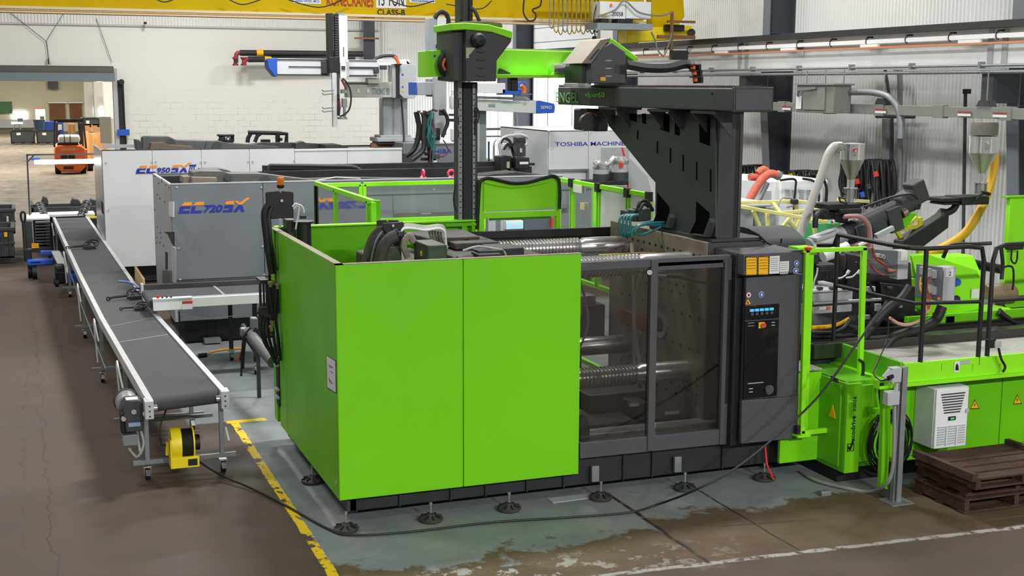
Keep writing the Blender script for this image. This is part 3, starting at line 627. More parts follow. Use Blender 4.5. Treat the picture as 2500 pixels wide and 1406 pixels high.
# lifted door shield at the rear, posts of the rear opening
part('rear_post', E, MB().fb(1170, 438, 1182, 700, 12.4, .07), GREENB, .004); part('rear_post', E, MB().fb(1358, 434, 1368, 700, 12.42, .07), GREENB, .004)
part('rear_lintel', E, MB().fb(1180, 516, 1360, 531, 12.4, .06), GREENB, .004)
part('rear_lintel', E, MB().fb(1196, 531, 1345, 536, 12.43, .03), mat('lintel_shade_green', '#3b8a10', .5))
part('lifted_shield', E, MB().fp([(1181, 437), (1210, 440), (1250, 446), (1290, 442), (1340, 432), (1360, 434), (1356, 480), (1350, 508), (1181, 516)], 12.38, .02), GREENB)
part('shield_fold', E, MB().fp([(1183, 448), (1215, 455), (1250, 460), (1290, 457), (1325, 450), (1340, 445), (1340, 440), (1290, 443), (1250, 447), (1210, 441), (1184, 439)], 12.36, .03), GREENB, .008)
part('shield_hose', E, MB().tube(path(12.34, (1165, 560), (1168, 500), (1172, 447), (1185, 436), (1205, 437), (1250, 447), (1290, 445), (1330, 434), (1352, 430), (1364, 440), (1367, 470), (1366, 510)), .018, 8, smooth=6), BLACK)
# base
part('base_frame', E, MB().box(2.42, 6.62, 9.82, 12.15, .1, .34), DARK, .01)
part('base_beam', E, MB().box(2.36, 6.7, 9.76, 9.82, .09, .36), DARK, .004)
for px in (870, 975, 1100, 1185, 1285, 1375, 1520, 1590, 1760): q = at(px, 1200, y=9.75); part('base_rib', E, MB().box(q.x-.006, q.x+.006, 9.735, 9.76, .09, .36), DARK)
part('base_end', E, MB().box(2.34, 2.42, 9.76, 12.2, .09, .3), CHAR2)
part('machine_bed', E, MB().box(2.45, 6.0, 9.75, 12.2, .36, .42), GRAPH)
for k, (px, py) in enumerate(((845, 1290), (1052, 1266), (1243, 1240), (1467, 1213), (1672, 1190), (1866, 1166), (762, 1180), (1745, 1145))):
    q = at(px, py, z=.02)
    if k == 6: q = Vector((2.3, 10.9, .02))
    if k == 7: q = Vector((6.9, 10.4, .02))
    ft = part('leveling_foot', E, MB().lathe([(.09, -.018), (.1, -.005), (.1, .008), (.045, .022), (.03, .04), (.0, .04)], q, 24), mat('foot_steel', '#55534f', .5, .5, var=.15))
    part('foot_rib', ft, [b := MB(), [b.bar((q.x+.035*math.cos(a), q.y+.035*math.sin(a), q.z+.03), (q.x+.09*math.cos(a), q.y+.09*math.sin(a), q.z+.016), .008, .02) for a in [i*math.pi/4 for i in range(8)]]][0], DARK)
    part('foot_stud', ft, MB().cyl((q.x, q.y, q.z+.05), (q.x, q.y, q.z+.13), .008, n=8).cyl((q.x, q.y, q.z+.12), (q.x, q.y, q.z+.138), .014, n=6), STEEL)
    if k in (3, 4): part('foot_bracket', E, MB().box(q.x-.035, q.x+.035, 9.7, 9.74, .12, .26), GALV, .004)
part('floor_plate', E, MB().prism([tuple(at(a, b, z=0))[:2] for a, b in ((1336, 1218), (1350, 1229), (1450, 1216), (1448, 1206))], 'z', .001, .008), LGREY)
# tie rods
for (y, z) in ((10.35, 1.9), (10.35, .88), (11.67, 1.9), (11.67, .88)):
    pr = [(.095, 2.9-5.2)]
    b = MB(); prof = []; x = 3.9
    while x < 5.18:
        prof += [(.078, x), (.078, x+.014), (.097, x+.018), (.097, x+.03)]; x += .036
    prof += [(.075, 5.2), (.075, 5.22), (.095, 5.25), (.095, 5.74)]
    part('tie_rod', E, b.lathe(prof, (0, y, z), 22, 'x'), STEEL)
# fixed platen with drilled face
part('fixed_platen', E, MB().box(5.72, 6.3, 10.0, 12.03, .42, 2.12), PLATEN, .01)
part('platen_front_edge', E, MB().box(5.725, 6.3, 9.98, 10.0, .42, 2.115), GRAPH)
hb = MB()
for (za, zb, na) in ((1.98, 1.98, 14), (1.9, 1.9, 9), (1.66, 1.66, 12), (1.58, 1.58, 10), (1.4, 1.4, 11), (1.1, 1.1, 11), (.86, .86, 12), (.78, .78, 10), (.7, .7, 11), (.62, .62, 9)):
    for k in range(na):
        y = 10.12+k*1.75/na; hb.cyl((5.712, y, za), (5.73, y, za), .014, n=6)
ho = part('bolt_hole', E, hb, BLACK); ho['kind'] = 'stuff'
part('locating_ring', E, MB().cyl((5.70, 10.85, 1.22), (5.725, 10.85, 1.22), .13, n=24), STEEL); part('locating_bore', E, MB().cyl((5.69, 10.85, 1.22), (5.72, 10.85, 1.22), .07, n=20), BLACK)
part('rust_cutout', E, MB().prism([(10.16, 1.93), (10.3, 1.97), (10.38, 1.9), (10.3, 1.88), (10.24, 1.9), (10.18, 1.84)], 'x', 5.705, 5.722), RUST)
part('platen_cable', E, MB().tube([(5.66, 11.4, 1.95), (5.6, 11.2, 1.5), (5.66, 11.3, .9), (5.6, 11.1, .5)], .02, 6, smooth=5).tube([(5.64, 11.0, 1.9), (5.55, 11.1, 1.3), (5.6, 10.9, .5)], .02, 6, smooth=5), GREYH)
part('wire_bundle', E, MB().tube([(5.0, 11.5, 1.75), (5.05, 11.4, 1.3), (4.95, 11.5, .9), (4.7, 11.4, .5)], .012, 5, smooth=5).tube([(5.04, 11.5, 1.75), (5.12, 11.4, 1.3), (5.0, 11.5, .9), (4.8, 11.3, .5)], .012, 5, smooth=5).tube([(5.1, 11.5, 1.75), (5.2, 11.4, 1.2), (5.1, 11.5, .8), (4.9, 11.3, .5)], .012, 5, smooth=5), GREYH)
part('red_stain_block', E, MB().box(5.69, 5.72, 11.1, 11.7, 1.12, 1.24), mat('faded_red', '#8c3a30', .6))
part('amber_valve', E, MB().box(5.25, 5.4, 10.9, 11.0, 1.72, 1.86).box(5.1, 5.7, 10.95, 10.98, 1.86, 1.92), mat('amber_brass', '#9a7a3e', .5, .3), .008)
# moving side castings
part('inner_sump', E, MB().box(4.3, 5.7, 10.12, 12.1, .42, .45), BLACK); part('sump_block', E, MB().box(4.9, 5.5, 10.7, 11.3, .45, .62).box(5.2, 5.35, 10.3, 10.6, .45, .6).box(5.0, 5.06, 11.5, 11.8, .45, .9), DARK, .01); part('sump_bracket', E, MB().box(5.1, 5.2, 10.25, 10.29, .6, .63).box(5.45, 5.6, 10.22, 10.26, .5, .53), LGREY, .004); part('slide_way', E, MB().box(4.3, 5.75, 9.86, 9.98, .42, .5).box(4.3, 5.75, 10.05, 10.1, .42, .48), STEEL, .004)
part('slide_tray', E, MB().box(4.34, 5.8, 9.74, 9.86, .40, .43), LGREY)
part('tray_block', E, MB().prism([(9.8, .45), (9.98, .45), (9.98, .66), (9.86, .66), (9.8, .6)], 'x', 4.3, 4.5), CHAR2, .006)
part('moving_platen', E, MB().box(3.75, 4.15, 10.0, 12.03, .45, 1.98), DUSTY, .02)
part('platen_clutter', E, MB().box(3.5, 3.95, 10.2, 11.8, 1.98, 2.02).box(3.85, 4.25, 10.3, 10.9, 1.97, 2.04), DUSTY, .01)
part('toggle_block', E, MB().box(2.95, 3.5, 10.2, 11.8, .8, 1.95), DUSTY, .02)
part('lower_mechanism', E, MB().box(2.5, 3.75, 10.1, 11.9, .42, .9), DUSTY, .02)
part('inner_control_box', E, MB().fb(1412, 745, 1478, 840, 11.95, .3), GRAPH, .02); part('inner_box_top', E, MB().fb(1412, 722, 1455, 745, 12.0, .2), LGREY, .01)
part('rear_slide_cover', E, MB().fb(1165, 563, 1545, 590, 12.2, .02).fp([(1150, 567), (1600, 550), (1600, 575), (1500, 588), (1500, 573), (1150, 583)], 12.16, .04), BLACK)
tx0, tx1 = at(1045, 605, y=10.3).x, at(1092, 605, y=10.3).x; tzt = at(1050, 599, y=10.3).z; tyb = at(1010, 590, x=tx0).y
bx_ = part('terminal_box', E, MB().box(tx0, tx1, 10.3, tyb, 1.9, tzt), mat('box_dark_green', '#2c3a2c', .5, dirt='#5a564e', dirt_amt=.4), .01)
part('latch', bx_, MB().sp([(1026, 612), (1029, 613), (1029, 625), (1026, 624)], tx0-.008, .008), SIGNY)
part('terminal_box', E, MB().box(2.93, 3.1, 10.75, 11.1, 1.82, 2.1), mat('box_dark_green', '#2c3a2c', .5), .01)
part('valve_tray', E, MB().fb(1112, 592, 1218, 608, 10.9, .5), DUSTY, .01)
part('flat_cover', E, MB().prism([(3.45, 11.1), (3.95, 11.1), (4.0, 11.7), (3.4, 11.7)], 'z', 2.06, 2.12), DUSTY, .01)
part('valve_block', E, MB().fb(1130, 583, 1146, 594, 11.1, .1).fb(1176, 583, 1192, 592, 11.1, .1), DARK, .006)
part('small_motor', E, MB().cyl((3.42, 10.15, 2.0), (3.72, 10.2, 2.03), .075, n=16), DUSTY)
part('box_cover', E, MB().fb(1210, 606, 1280, 626, 10.3, .35), DARK, .008)
part('stack_plate', E, MB().fb(1170, 612, 1230, 617, 10.1, .2).fb(1170, 621, 1225, 627, 10.0, .2), DARK)
part('clutter_cable', E, MB().tube(path(10.2, (1130, 612), (1165, 602), (1200, 606), (1228, 612), (1236, 628)), .01, 6, smooth=5), GREYH)
part('rag_bundle', E, MB().tube(path(10.7, (1010, 592), (1000, 575), (990, 585), (985, 600), (990, 615), (996, 628)), .03, 8, smooth=4), mat('dirty_rag', '#8a837a', .9, bump=.6, bs=60))
# bracket plate with hose arch
bk = part('hose_bracket', E, MB().fp([(921, 540), (925, 537), (944, 537), (946, 541), (949, 541), (950, 537), (972, 537), (976, 542), (985, 541), (987, 556), (987, 600), (960, 602), (921, 575)], 11.0, .03), BLACK, .01)
part('bracket_plate', bk, MB().fp([(934, 545), (984, 541), (987, 545), (985, 600), (965, 602), (934, 560)], 10.85, .02), BLACK, .01)
part('bracket_bolt', bk, MB().cyl(at(960, 551, y=10.83), at(960, 551, y=10.85), .012, n=8), CHROME)
for k, (dx, m_) in enumerate(((-4, DUSTY), (1, DUSTY), (6, PLASTG), (11, GREYH), (16, PLASTG), (21, DUSTY))):
    part('arch_hose', E, MB().tube([Pt(a+dx, b, 10.9) for a, b in ((890, 665), (893, 640), (900, 605), (912, 575), (930, 555))], .022, 8, smooth=5), m_)
part('thick_hose', E, MB().tube([Pt(a, b, 10.7) for a, b in ((926, 660), (929, 630), (938, 600), (952, 583), (968, 575))], .055, 12, smooth=5), DUSTY)
for k in range(4):
    part('cable_run', E, MB().tube([Pt(a, b+k*3, 10.9-.03*k) for a, b in ((980, 556), (988, 549), (1010, 549), (1040, 553), (1070, 549), (1085, 556), (1088, 580), (1090, 598))], .01, 6, smooth=5), GREYH if k < 3 else WHITE)
for k in range(5): part('cable_drop', E, MB().tube([Pt(a+k*7, b+k, 11.0) for a, b in ((1048, 560), (1050, 575), (1058, 590), (1066, 600))], .011, 6, smooth=4), mat('dusty_cable', '#7e7a73', .7))
part('connector', E, MB().fb(962, 560, 972, 572, 10.8, .05).fb(972, 565, 985, 578, 10.78, .05), PLASTG, .005)
# sliding guard door with tinted panes
yd = 9.66
gd = part('guard_frame', E, MB().fp([(1418, 641), (1790, 622), (1790, 641), (1418, 662)], yd, .05).fp([(1416, 1082), (1790, 1045), (1788, 1082), (1416, 1120)], yd, .05), CHAR, .004)
part('guard_stile', E, MB().fb(1586, 634, 1603, 1100, yd-.015, .06), CHAR, .004)
part('guard_stile', E, MB().fb(1764, 630, 1788, 1084, yd-.012, .055), CHAR, .004)
part('top_inner_rail', E, MB().fp([(1603, 642), (1766, 634), (1766, 652), (1603, 660)], yd, .05), CHAR)
part('guard_pane', E, MB().fp([(1418, 660), (1586, 650), (1586, 1070), (1418, 1084)], yd+.02, .006), TINT)
part('guard_pane', E, MB().fp([(1603, 658), (1766, 650), (1764, 1050), (1603, 1068)], yd+.02, .006), TINT)
part('slotted_strip', E, MB().fp([(1780, 684), (1790, 683), (1786, 984), (1771, 985)], yd-.02, .02), BLACK)
part('door_pull', E, MB().cyl(at(1586, 665, y=yd-.03), at(1586, 665, y=yd), .022, n=12), CHROME)
part('robot_nozzle', E, MB().cyl(at(1606, 673, y=10.0), at(1625, 674, y=10.0), .016, n=10), CHROME)
part('nozzle_hose', E, MB().tube(path(10.02, (1624, 674), (1660, 676), (1710, 688), (1764, 690)), .016, 8, smooth=5), PLASTG)
# black pillar and charcoal control cabinet
part('black_pillar', E, MB().fb(1790, 622, 1818, 1086, 9.58, .14), BLACK, .004)
cabp = part('control_cabinet', E, MB().fb(1818, 673, 1952, 1070, 9.52, .7), CHAR, .006)
part('top_box', E, MB().fb(1816, 617, 1964, 669, 9.47, .8), CHAR, .008)
part('cabinet_step', cabp, MB().fb(1818, 676, 1905, 972, 9.5, .03), CHAR, .004)
part('lower_door', cabp, MB().fp([(1812, 978), (1949, 967), (1946, 1070), (1809, 1084)], 9.49, .04), CHAR, .006)
part('screen_panel', cabp, MB().fp([(1820, 748), (1903, 741), (1897, 966), (1815, 975)], 9.485, .02), mat('black_screen', '#0d0d0f', .12, spec=.6), .003)
part('panel_split', cabp, MB().fp([(1818, 783), (1902, 777), (1902, 779), (1818, 785)], 9.48, .006), CHAR)
for k in range(5):
    part('status_display', cabp, MB().fb(1832+k*12, 755-k*.9, 1841+k*12, 761-k*.9, 9.475, .01), CYAN)
    part('push_button', cabp, MB().cyl(at(1836.5+k*12, 767-k*.9, y=9.47), at(1836.5+k*12, 767-k*.9, y=9.485), .014, n=12), PLASTG)
es = part('emergency_stop', cabp, MB().fb(1853, 787, 1867, 801, 9.475, .01), YELLD); part('mushroom_button', es, MB().cyl(at(1865, 794, y=9.44), at(1865, 794, y=9.475), .022, n=16), RED)
part('jog_wheel', cabp, MB().cyl(at(1879, 952, y=9.45), at(1879, 952, y=9.485), .036, n=20), PLASTG, .004); part('jog_ring', cabp, MB().lathe([(.034, 0), (.042, 0), (.042, .01), (.034, .01)], at(1879, 952, y=9.474), 20, 'y'), STEEL)
part('key_row', cabp, MB().fb(1826, 934, 1864, 936, 9.478, .006).fb(1829, 948, 1838, 950, 9.478, .006).fb(1829, 956, 1838, 958, 9.478, .006).fb(1884, 786, 1892, 788, 9.478, .006).fb(1884, 793, 1892, 795, 9.478, .006).fb(1826, 788, 1842, 789, 9.478, .006).fb(1826, 795, 1842, 796, 9.478, .006), LGREY)
for k, (a, b) in enumerate(((1821, 1849), (1851, 1877))):
    part('warning_label', E, MB().fb(a, 627-k, b, 672-k, 9.462, .006), SIGNY)
    st = MB()
    for i in range(7): st.fb(a+i*4, 626-k, a+i*4+2, 629-k, 9.458, .003).fb(a+i*4, 670-k, a+i*4+2, 673-k, 9.458, .003)
    for i in range(9): st.fb(a-.5, 628+i*5-k, a+1.5, 631+i*5-k, 9.458, .003).fb(b-1.5, 628+i*5-k, b+.5, 631+i*5-k, 9.458, .003)
    part('hazard_border', E, st, BLACK)
    part('label_print', E, MB().fb(a+4, 634, b-4, 635, 9.458, .003).fb(a+4, 641, b-4, 642, 9.458, .003).fb(a+4, 648, b-4, 649, 9.458, .003).fb(a+4, 655, b-4, 656, 9.458, .003), mat('ink_brown', '#6b5a10', .6))
part('white_label', E, MB().fb(1879, 625, 1903, 668, 9.462, .006), PAPER); part('white_label', E, MB().fb(1904, 638, 1926, 663, 9.462, .006), PAPER)
part('label_print', E, [b := MB(), [b.fb(1882, 630+i*5, 1900, 631+i*5, 9.458, .003) for i in range(7)], [b.fb(1906, 642+i*5, 1923, 643+i*5, 9.458, .003) for i in range(4)]][0], mat('ink_grey', '#8a8a8a', .6))
part('type_plate', E, MB().fb(1904, 664, 1924, 669, 9.462, .006), LGREY)
for (px, py, m_, rr) in ((1944, 643, BLUE, .022), (1942, 661, BLUE, .022), (1827, 720, PAPER, .022), (1858, 719, BLUE, .022)):
    q = at(px, py, y=9.462 if px > 1900 else 9.495); rd = part('round_sign', E, MB().cyl((q.x, q.y-.004, q.z), (q.x, q.y, q.z), rr+.004, n=20), PAPER if m_ is BLUE else RED)
    part('sign_face', rd, MB().cyl((q.x, q.y-.007, q.z), (q.x, q.y-.003, q.z), rr, n=20), m_)
    part('pictogram', rd, MB().box(q.x-.008, q.x+.008, q.y-.01, q.y-.006, q.z-.01, q.z+.01), PAPER if m_ is BLUE else BLACK)
part('warning_triangle', E, MB().fp([(1820, 743), (1833, 742), (1826, 730)], 9.493, .006), SIGNY); part('triangle_mark', E, MB().fp([(1824, 741), (1829, 741), (1826, 735)], 9.49, .003), BLACK)
part('red_air_line', E, MB().tube([at(1868, 1085, y=9.6), at(1872, 1130, y=9.55), at(1880, 1152, y=9.5), at(1890, 1172, y=9.45)], .009, 6, smooth=4), RED)
# curved dust cover over the nozzle area
part('curved_cover', E, [b := MB(), b.prism([(10.35+.38*math.cos(a), 2.0+.2*math.sin(a)) for a in [math.pi*i/14 for i in range(15)]], 'x', 6.3, 6.75)][0], mat('soft_black_cover', '#303235', .6))
part('cover_ledge', E, MB().box(6.0, 6.4, 9.8, 10.3, 2.02, 2.06), DUSTY, .01)
part('cover_hose', E, MB().tube(path(9.95, (1832, 563), (1850, 572), (1870, 590), (1890, 600), (1905, 596), (1908, 582)), .01, 6, smooth=5), BLACK).name = 'cover_cable'
# signal beacon bracket and hose snorkel at the rear left corner
bq = 12.05
sb = part('cable_bracket', E, MB().fp([(648, 472), (652, 468), (683, 466), (684, 470), (688, 470), (688, 466), (712, 467), (717, 472), (717, 532), (663, 535), (650, 500)], bq, .02), BLACK, .008)
part('bracket_bolt', sb, MB().cyl(at(688, 490, y=bq-.02), at(688, 490, y=bq), .014, n=10), CHROME)
part('beacon_mast', sb, MB().cyl(at(685, 466, y=bq+.05), at(685, 455, y=bq+.05), .014, n=8).cyl(at(684, 534, y=bq+.03), at(684, 555, y=bq+.03), .014, n=8), LGREY)
part('beacon_lamp', E, MB().lathe([(.03, 0), (.034, .03), (.034, .035), (.036, .075), (.034, .08), (.0, .08)], at(685, 453, y=bq+.05), 16), mat('amber_lens', '#d9780f', .2)); part('beacon_base', E, MB().lathe([(.03, -.0), (.036, .015), (.036, .03), (.0, .03)], at(685, 459, y=bq+.05), 16), BLACK)
part('snorkel_hose', E, MB().tube(path(bq-.03, (655, 500), (648, 512), (646, 530), (650, 570), (656, 615), (664, 668)), .035, 12, smooth=5), BLACK)
part('snorkel_hose', E, MB().tube(path(bq-.0, (664, 505), (657, 520), (657, 545), (662, 600), (672, 660)), .022, 10, smooth=5), PLASTG)
part('white_cable_loop', E, MB().tube(path(bq-.02, (714, 505), (722, 497), (730, 505), (728, 525), (724, 545), (722, 560)), .008, 6, smooth=5).tube(path(bq-.02, (716, 510), (730, 500), (740, 508), (742, 520)), .008, 6, smooth=5), WHITE)
part('junction_box', E, MB().fb(701, 537, 722, 590, 12.15, .2), BLACK, .006)
part('suction_pipe', E, MB().lathe([(.07, -.3), (.07, .08), (.1, .085), (.1, .1), (.0, .1)], at(742, 565, y=12.1), 14), BLACK); part('wing_nut', E, MB().fb(733, 526, 748, 534, 12.05, .03), BLACK, .004)
# manifold of hoses on the left side
part('manifold_frame', E, MB().fb(636, 684, 656, 690, 12.0, .25).fb(634, 690, 639, 760, 12.0, .04).fb(643, 690, 647, 755, 12.0, .04).fb(650, 690, 655, 765, 12.0, .04), DARK)
part('manifold_box', E, MB().fb(655, 694, 690, 766, 12.0, .12), DARK, .004)
part('manifold_plate', E, MB().fb(632, 750, 655, 778, 11.95, .05), DUSTY, .006)
for k in range(6): part('hose_barb', E, MB().cyl(at(632+k*4, 752+k*2, y=11.93), at(630+k*4, 764+k*2, y=11.88), .012, n=8), GRAPH)
for k, (px, py) in enumerate(((661, 700), (665, 795), (663, 808), (678, 705))): part('brass_fitting', E, MB().lathe([(.0, 0), (.018, 0), (.018, .03), (.026, .03), (.026, .05), (.0, .05)], at(px, py, y=11.93), 12), mat('brass', '#a39365', .4, .5))
for k, pp in enumerate((((640, 770), (636, 800), (645, 835), (660, 860), (672, 885)), ((648, 770), (644, 805), (652, 840), (665, 865), (676, 890)), ((657, 700), (664, 760), (668, 820), (675, 870)), ((676, 705), (672, 770), (680, 830), (684, 880)), ((655, 775), (655, 815), (664, 850), (676, 875)))):
    part('hanging_hose', E, MB().tube(path(11.9+.02*k, *pp), .014, 8, smooth=5), BLACK)
# ================================================================ gantry robot on the near press
R = thing('gantry_robot', 'charcoal and lime green gantry robot mounted on the near press', 'robot', (5.9, 10.4, 2.12))
px_ = 5.78
part('base_plate', R, MB().box(5.75, 6.28, 9.98, 11.2, 2.12, 2.15), CHAR2, .004)
qs = [(1747, 578), (1747, 272), (1480, 282), (1486, 306), (1589, 433), (1600, 445), (1600, 555), (1595, 559)]
part('gusset_plate', R, MB().sp(qs, px_, .015), GRAPH)
for (pp) in (((1533, 277), (1553, 277), (1553, 298), (1540, 293), (1533, 288)), ((1567, 277), (1576, 277), (1576, 303), (1568, 300)), ((1610, 280), (1633, 280), (1633, 323), (1612, 316)), ((1647, 281), (1658, 281), (1658, 331), (1647, 328)), ((1706, 284), (1732, 284), (1732, 356), (1708, 347))):
    part('gusset_opening', R, MB().sp(pp, px_-.006, .006), mat('opening_darkness', '#050506', .9, spec=.05))  # uncut plate: near-black overlays paint the darkness seen inside holes
for (px, a, b) in ((1556, 318, 340), (1604, 345, 375), (1636, 361, 397), (1667, 377, 418), (1700, 395, 440), (1734, 413, 468)):
    part('gusset_slot', R, MB().sp([(px-.8, a), (px+.8, a), (px+.8, b), (px-.8, b)], px_-.006, .006), mat('opening_darkness', '#050506', .9, spec=.05))
for pp in (((1604, 470), (1633, 505), (1633, 522), (1623, 553), (1592, 545), (1603, 522)), ((1700, 492), (1731, 520), (1731, 533), (1716, 575), (1684, 570), (1698, 540))):
    part('foot_recess', R, MB().sp(pp, px_-.005, .005), mat('opening_darkness', '#050506', .9)); part('foot_flange', R, MB().sp([pp[3], pp[4], (pp[4][0]-2, pp[4][1]+3), (pp[3][0]+8, pp[3][1]+4), (pp[2][0]+4, pp[2][1]+10), pp[2]], px_-.06, .055), GRAPH)  # near-black overlay paints the darkness of the hollow foot
cx1 = at(1794, 425, y=9.98).x; part('column', R, MB().box(5.797, cx1, 9.98, 10.3, 2.15, 3.29), CHAR2, .004)
part('column_web', R, MB().box(cx1+.002, cx1+.06, 10.02, 10.9, 2.15, 3.29), BLACK)
part('column_back', R, MB().box(6.05, 6.08, 10.05, 11.2, 2.15, 3.28), GRAPH)
for px in (1500, 1625, 1735):
    q = at(px, 270, x=5.7)
    part('beam_saddle', R, MB().box(5.62, 5.9, q.y-.22, q.y+.22, 3.26, 3.285), GRAPH)
    for s in (-.2, .18): part('saddle_rib', R, MB().prism([(5.62, 3.26), (5.8, 3.26), (5.8, 3.06)], 'y', q.y+s, q.y+s+.015), GRAPH)
bm = part('travel_beam', R, MB().box(5.61, 5.97, 9.46, 13.2, 3.29, 3.485), GRAPH, .012)
part('beam_end_cap', bm, MB().box(5.60, 5.99, 9.43, 9.46, 3.285, 3.495), CHAR2, .008); part('cap_face', bm, MB().box(5.62, 5.97, 9.422, 9.43, 3.3, 3.475), CHAR, .006)
part('guide_rail', bm, MB().box(5.62, 5.66, 9.5, 13.2, 3.485, 3.505).box(5.9, 5.94, 9.5, 13.2, 3.485, 3.505), DUSTY)
part('beam_dust', bm, MB().box(5.67, 5.89, 9.46, 13.2, 3.485, 3.489), mat('light_dust', '#77736c', .8, var=.1))
GP = mat('green_print', '#7fe05a', .5)
q = at(1452, 233, x=5.605); text('lettering', bm, 'viper60', 5.604, q.y, q.z, .07, GP, 'x', .48)
q = at(1385, 238, x=5.605); text('lettering', bm, 'ENGEL', 5.604, q.y, q.z, .11, mat('green_print_dull', '#7ab066', .6), 'x', .62)
part('beam_bolt', bm, MB().cyl((5.60, at(1397, 240, x=5.6).y, 3.33), (5.61, at(1397, 240, x=5.6).y, 3.33), .014, n=8).cyl((5.60, at(1397, 240, x=5.6).y, 3.43), (5.61, at(1397, 240, x=5.6).y, 3.43), .014, n=8).cyl((5.6, at(1736, 226, x=5.6).y, 3.44), (5.61, at(1736, 226, x=5.6).y, 3.44), .01, n=8), BLACK)
part('drive_motor_box', R, MB().fb(1452, 266, 1486, 321, 12.4, .3), BLACK, .02)
part('belt_wheel', R, MB().lathe([(.03, 0), (.09, 0), (.09, .06), (.03, .06)], at(1437, 299, y=12.3), 20, 'y'), PLASTG); part('wheel_bracket', R, MB().fb(1418, 265, 1454, 318, 12.42, .2), DARK, .02); part('orange_hose', R, MB().tube(path(12.35, (1418, 288), (1430, 278), (1448, 277), (1456, 284)), .01, 6, smooth=4), RUST)
# carriage on the beam
cy = 11.9
part('carriage_cover', R, MB().fp([(1421, 157), (1491, 95), (1528, 120), (1530, 204), (1448, 204), (1421, 200)], cy, .02), CHAR2)
part('carriage_cover', R, MB().fp([(1444, 157), (1478, 112), (1494, 103), (1527, 126), (1529, 150), (1527, 204), (1441, 204)], cy-.14, .14), CHAR, .01)
cb_ = part('carriage_body', R, MB().fp([(1422, 158), (1484, 96), (1494, 95), (1530, 122), (1532, 204), (1421, 204)], cy+.02, .45), CHAR2, .01)
part('green_hood', R, MB().fp([(1484, 104), (1494, 93), (1558, 140), (1559, 148), (1548, 148)], cy-.1, .5), GREENB, .008)
part('dusty_hood', R, MB().fp([(1444, 155), (1420, 155), (1466, 97), (1494, 92), (1480, 108)], cy-.12, .5), mat('hood_dust', '#8b8279', .8, var=.08), .006)
part('hood_slot', R, MB().fp([(1438, 146), (1444, 146), (1466, 120), (1460, 120)], cy-.125, .006), PLASTG)
for k in range(3): part('vent_louver', R, MB().lathe([(.0, -.045), (.008, -.02), (.008, .02), (.0, .045)], at(1486, 148+k*19, y=cy-.14), 10, 'x'), LGREY)
part('yellow_label', R, MB().fb(1466, 188, 1479, 197, cy-.146, .005), SIGNY); part('carriage_shoe', R, MB().fb(1395, 203, 1412, 212, cy-.1, .2).fb(1428, 203, 1444, 212, cy-.1, .2), LGREY, .004)
# cross arm, lime green
ay = 12.55
part('cross_arm', R, MB().fp([(1041, 124), (1125, 120), (1240, 121), (1443, 127), (1416, 182), (1260, 183), (1041, 188)], ay, .3), mat('arm_lime', '#9cf03a', .45, var=.03, spec=.25), .006)
part('arm_flange', R, MB().fp([(1098, 181), (1432, 182), (1432, 190), (1098, 190)], ay-.16, .17), GREENB, .004); part('arm_top_rail', R, MB().fb(1235, 120, 1442, 125, ay+.06, .1), GALV)
part('arm_left_face', R, MB().fb(1041, 124, 1052, 188, ay-.02, .02), GREENB)
part('energy_chain', R, MB().tube(path(ay-.08, (1130, 133), (1100, 131), (1084, 140), (1078, 158), (1084, 176), (1100, 184), (1115, 183)), .045, 10, smooth=5), BLACK); part('chain_cable', R, MB().tube(path(ay-.14, (1088, 143), (1082, 158), (1088, 172)), .012, 6, smooth=4), ORANGE)
part('arm_motor', R, MB().lathe([(.02, -.12), (.06, -.11), (.065, .03), (.045, .04), (.045, .06)], at(1372, 169, y=ay-.1), 18, 'x'), CHROME); part('motor_flange', R, MB().fb(1383, 160, 1395, 181, ay-.16, .1), mat('motor_grey', '#97948e', .5), .004); part('motor_cable', R, MB().tube(path(ay-.12, (1378, 159), (1395, 157), (1406, 170), (1403, 184)), .007, 6, smooth=5), BLACK)
part('arm_sensor', R, MB().fp([(1222, 167), (1246, 178), (1246, 181), (1218, 180)], ay-.05, .04), BLACK)
part('arm_print', R, MB().fb(1060, 134, 1064, 139, ay-.024, .004), NAVY)
# vertical axis
vy = 12.2
part('z_housing', R, MB().fp([(1103, 72), (1137, 70), (1137, 200), (1106, 196)], vy-.0, .5), CHAR2, .006)
part('z_housing', R, MB().fp([(1137, 72), (1200, 78), (1250, 95), (1248, 102), (1213, 148), (1212, 199), (1137, 199)], vy-.1, .5), CHAR2, .008)
part('green_cap', R, MB().fp([(1103, 57), (1135, 55), (1195, 60), (1252, 76), (1251, 95), (1200, 78), (1135, 72), (1103, 74)], vy-.12, .6), GREENB, .008)
part('cap_box', R, MB().fp([(1130, 52), (1190, 52), (1225, 56), (1228, 67), (1190, 60), (1130, 57)], vy-.02, .5), mat('cap_dust', '#5e5b5a', .8), .004)
part('beacon_dome', R, MB().lathe([(.0, -.1), (.05, -.09), (.07, -.05), (.07, 0), (.05, .02)], at(1166, 98, y=vy-.12), 18, 'y'), BLACK)
for k in range(5): part('vent_louver', R, MB().lathe([(.0, -.055), (.009, -.03), (.009, .03), (.0, .055)], at(1175, 106+k*19.5, y=vy-.11), 10, 'x'), CHAR)
part('label_patch', R, MB().fp([(1138, 116), (1162, 116), (1145, 135), (1145, 142), (1138, 142)], vy-.108, .006), mat('patch_beige', '#b9b49a', .6))
vb = MB().fb(1122, -60, 1150, 56, vy+.15, .15); vb.fb(1117, 200, 1166, 545, vy+.22, .12)
part('vertical_profile', R, vb, CHAR2, .004)
part('rack_rail', R, MB().fb(1120, 200, 1128, 545, vy+.19, .03).fb(1154, 205, 1160, 545, vy+.19, .03), GALV)
part('inner_channel', R, MB().fb(1131, 200, 1149, 545, vy+.2, .02), BLACK)
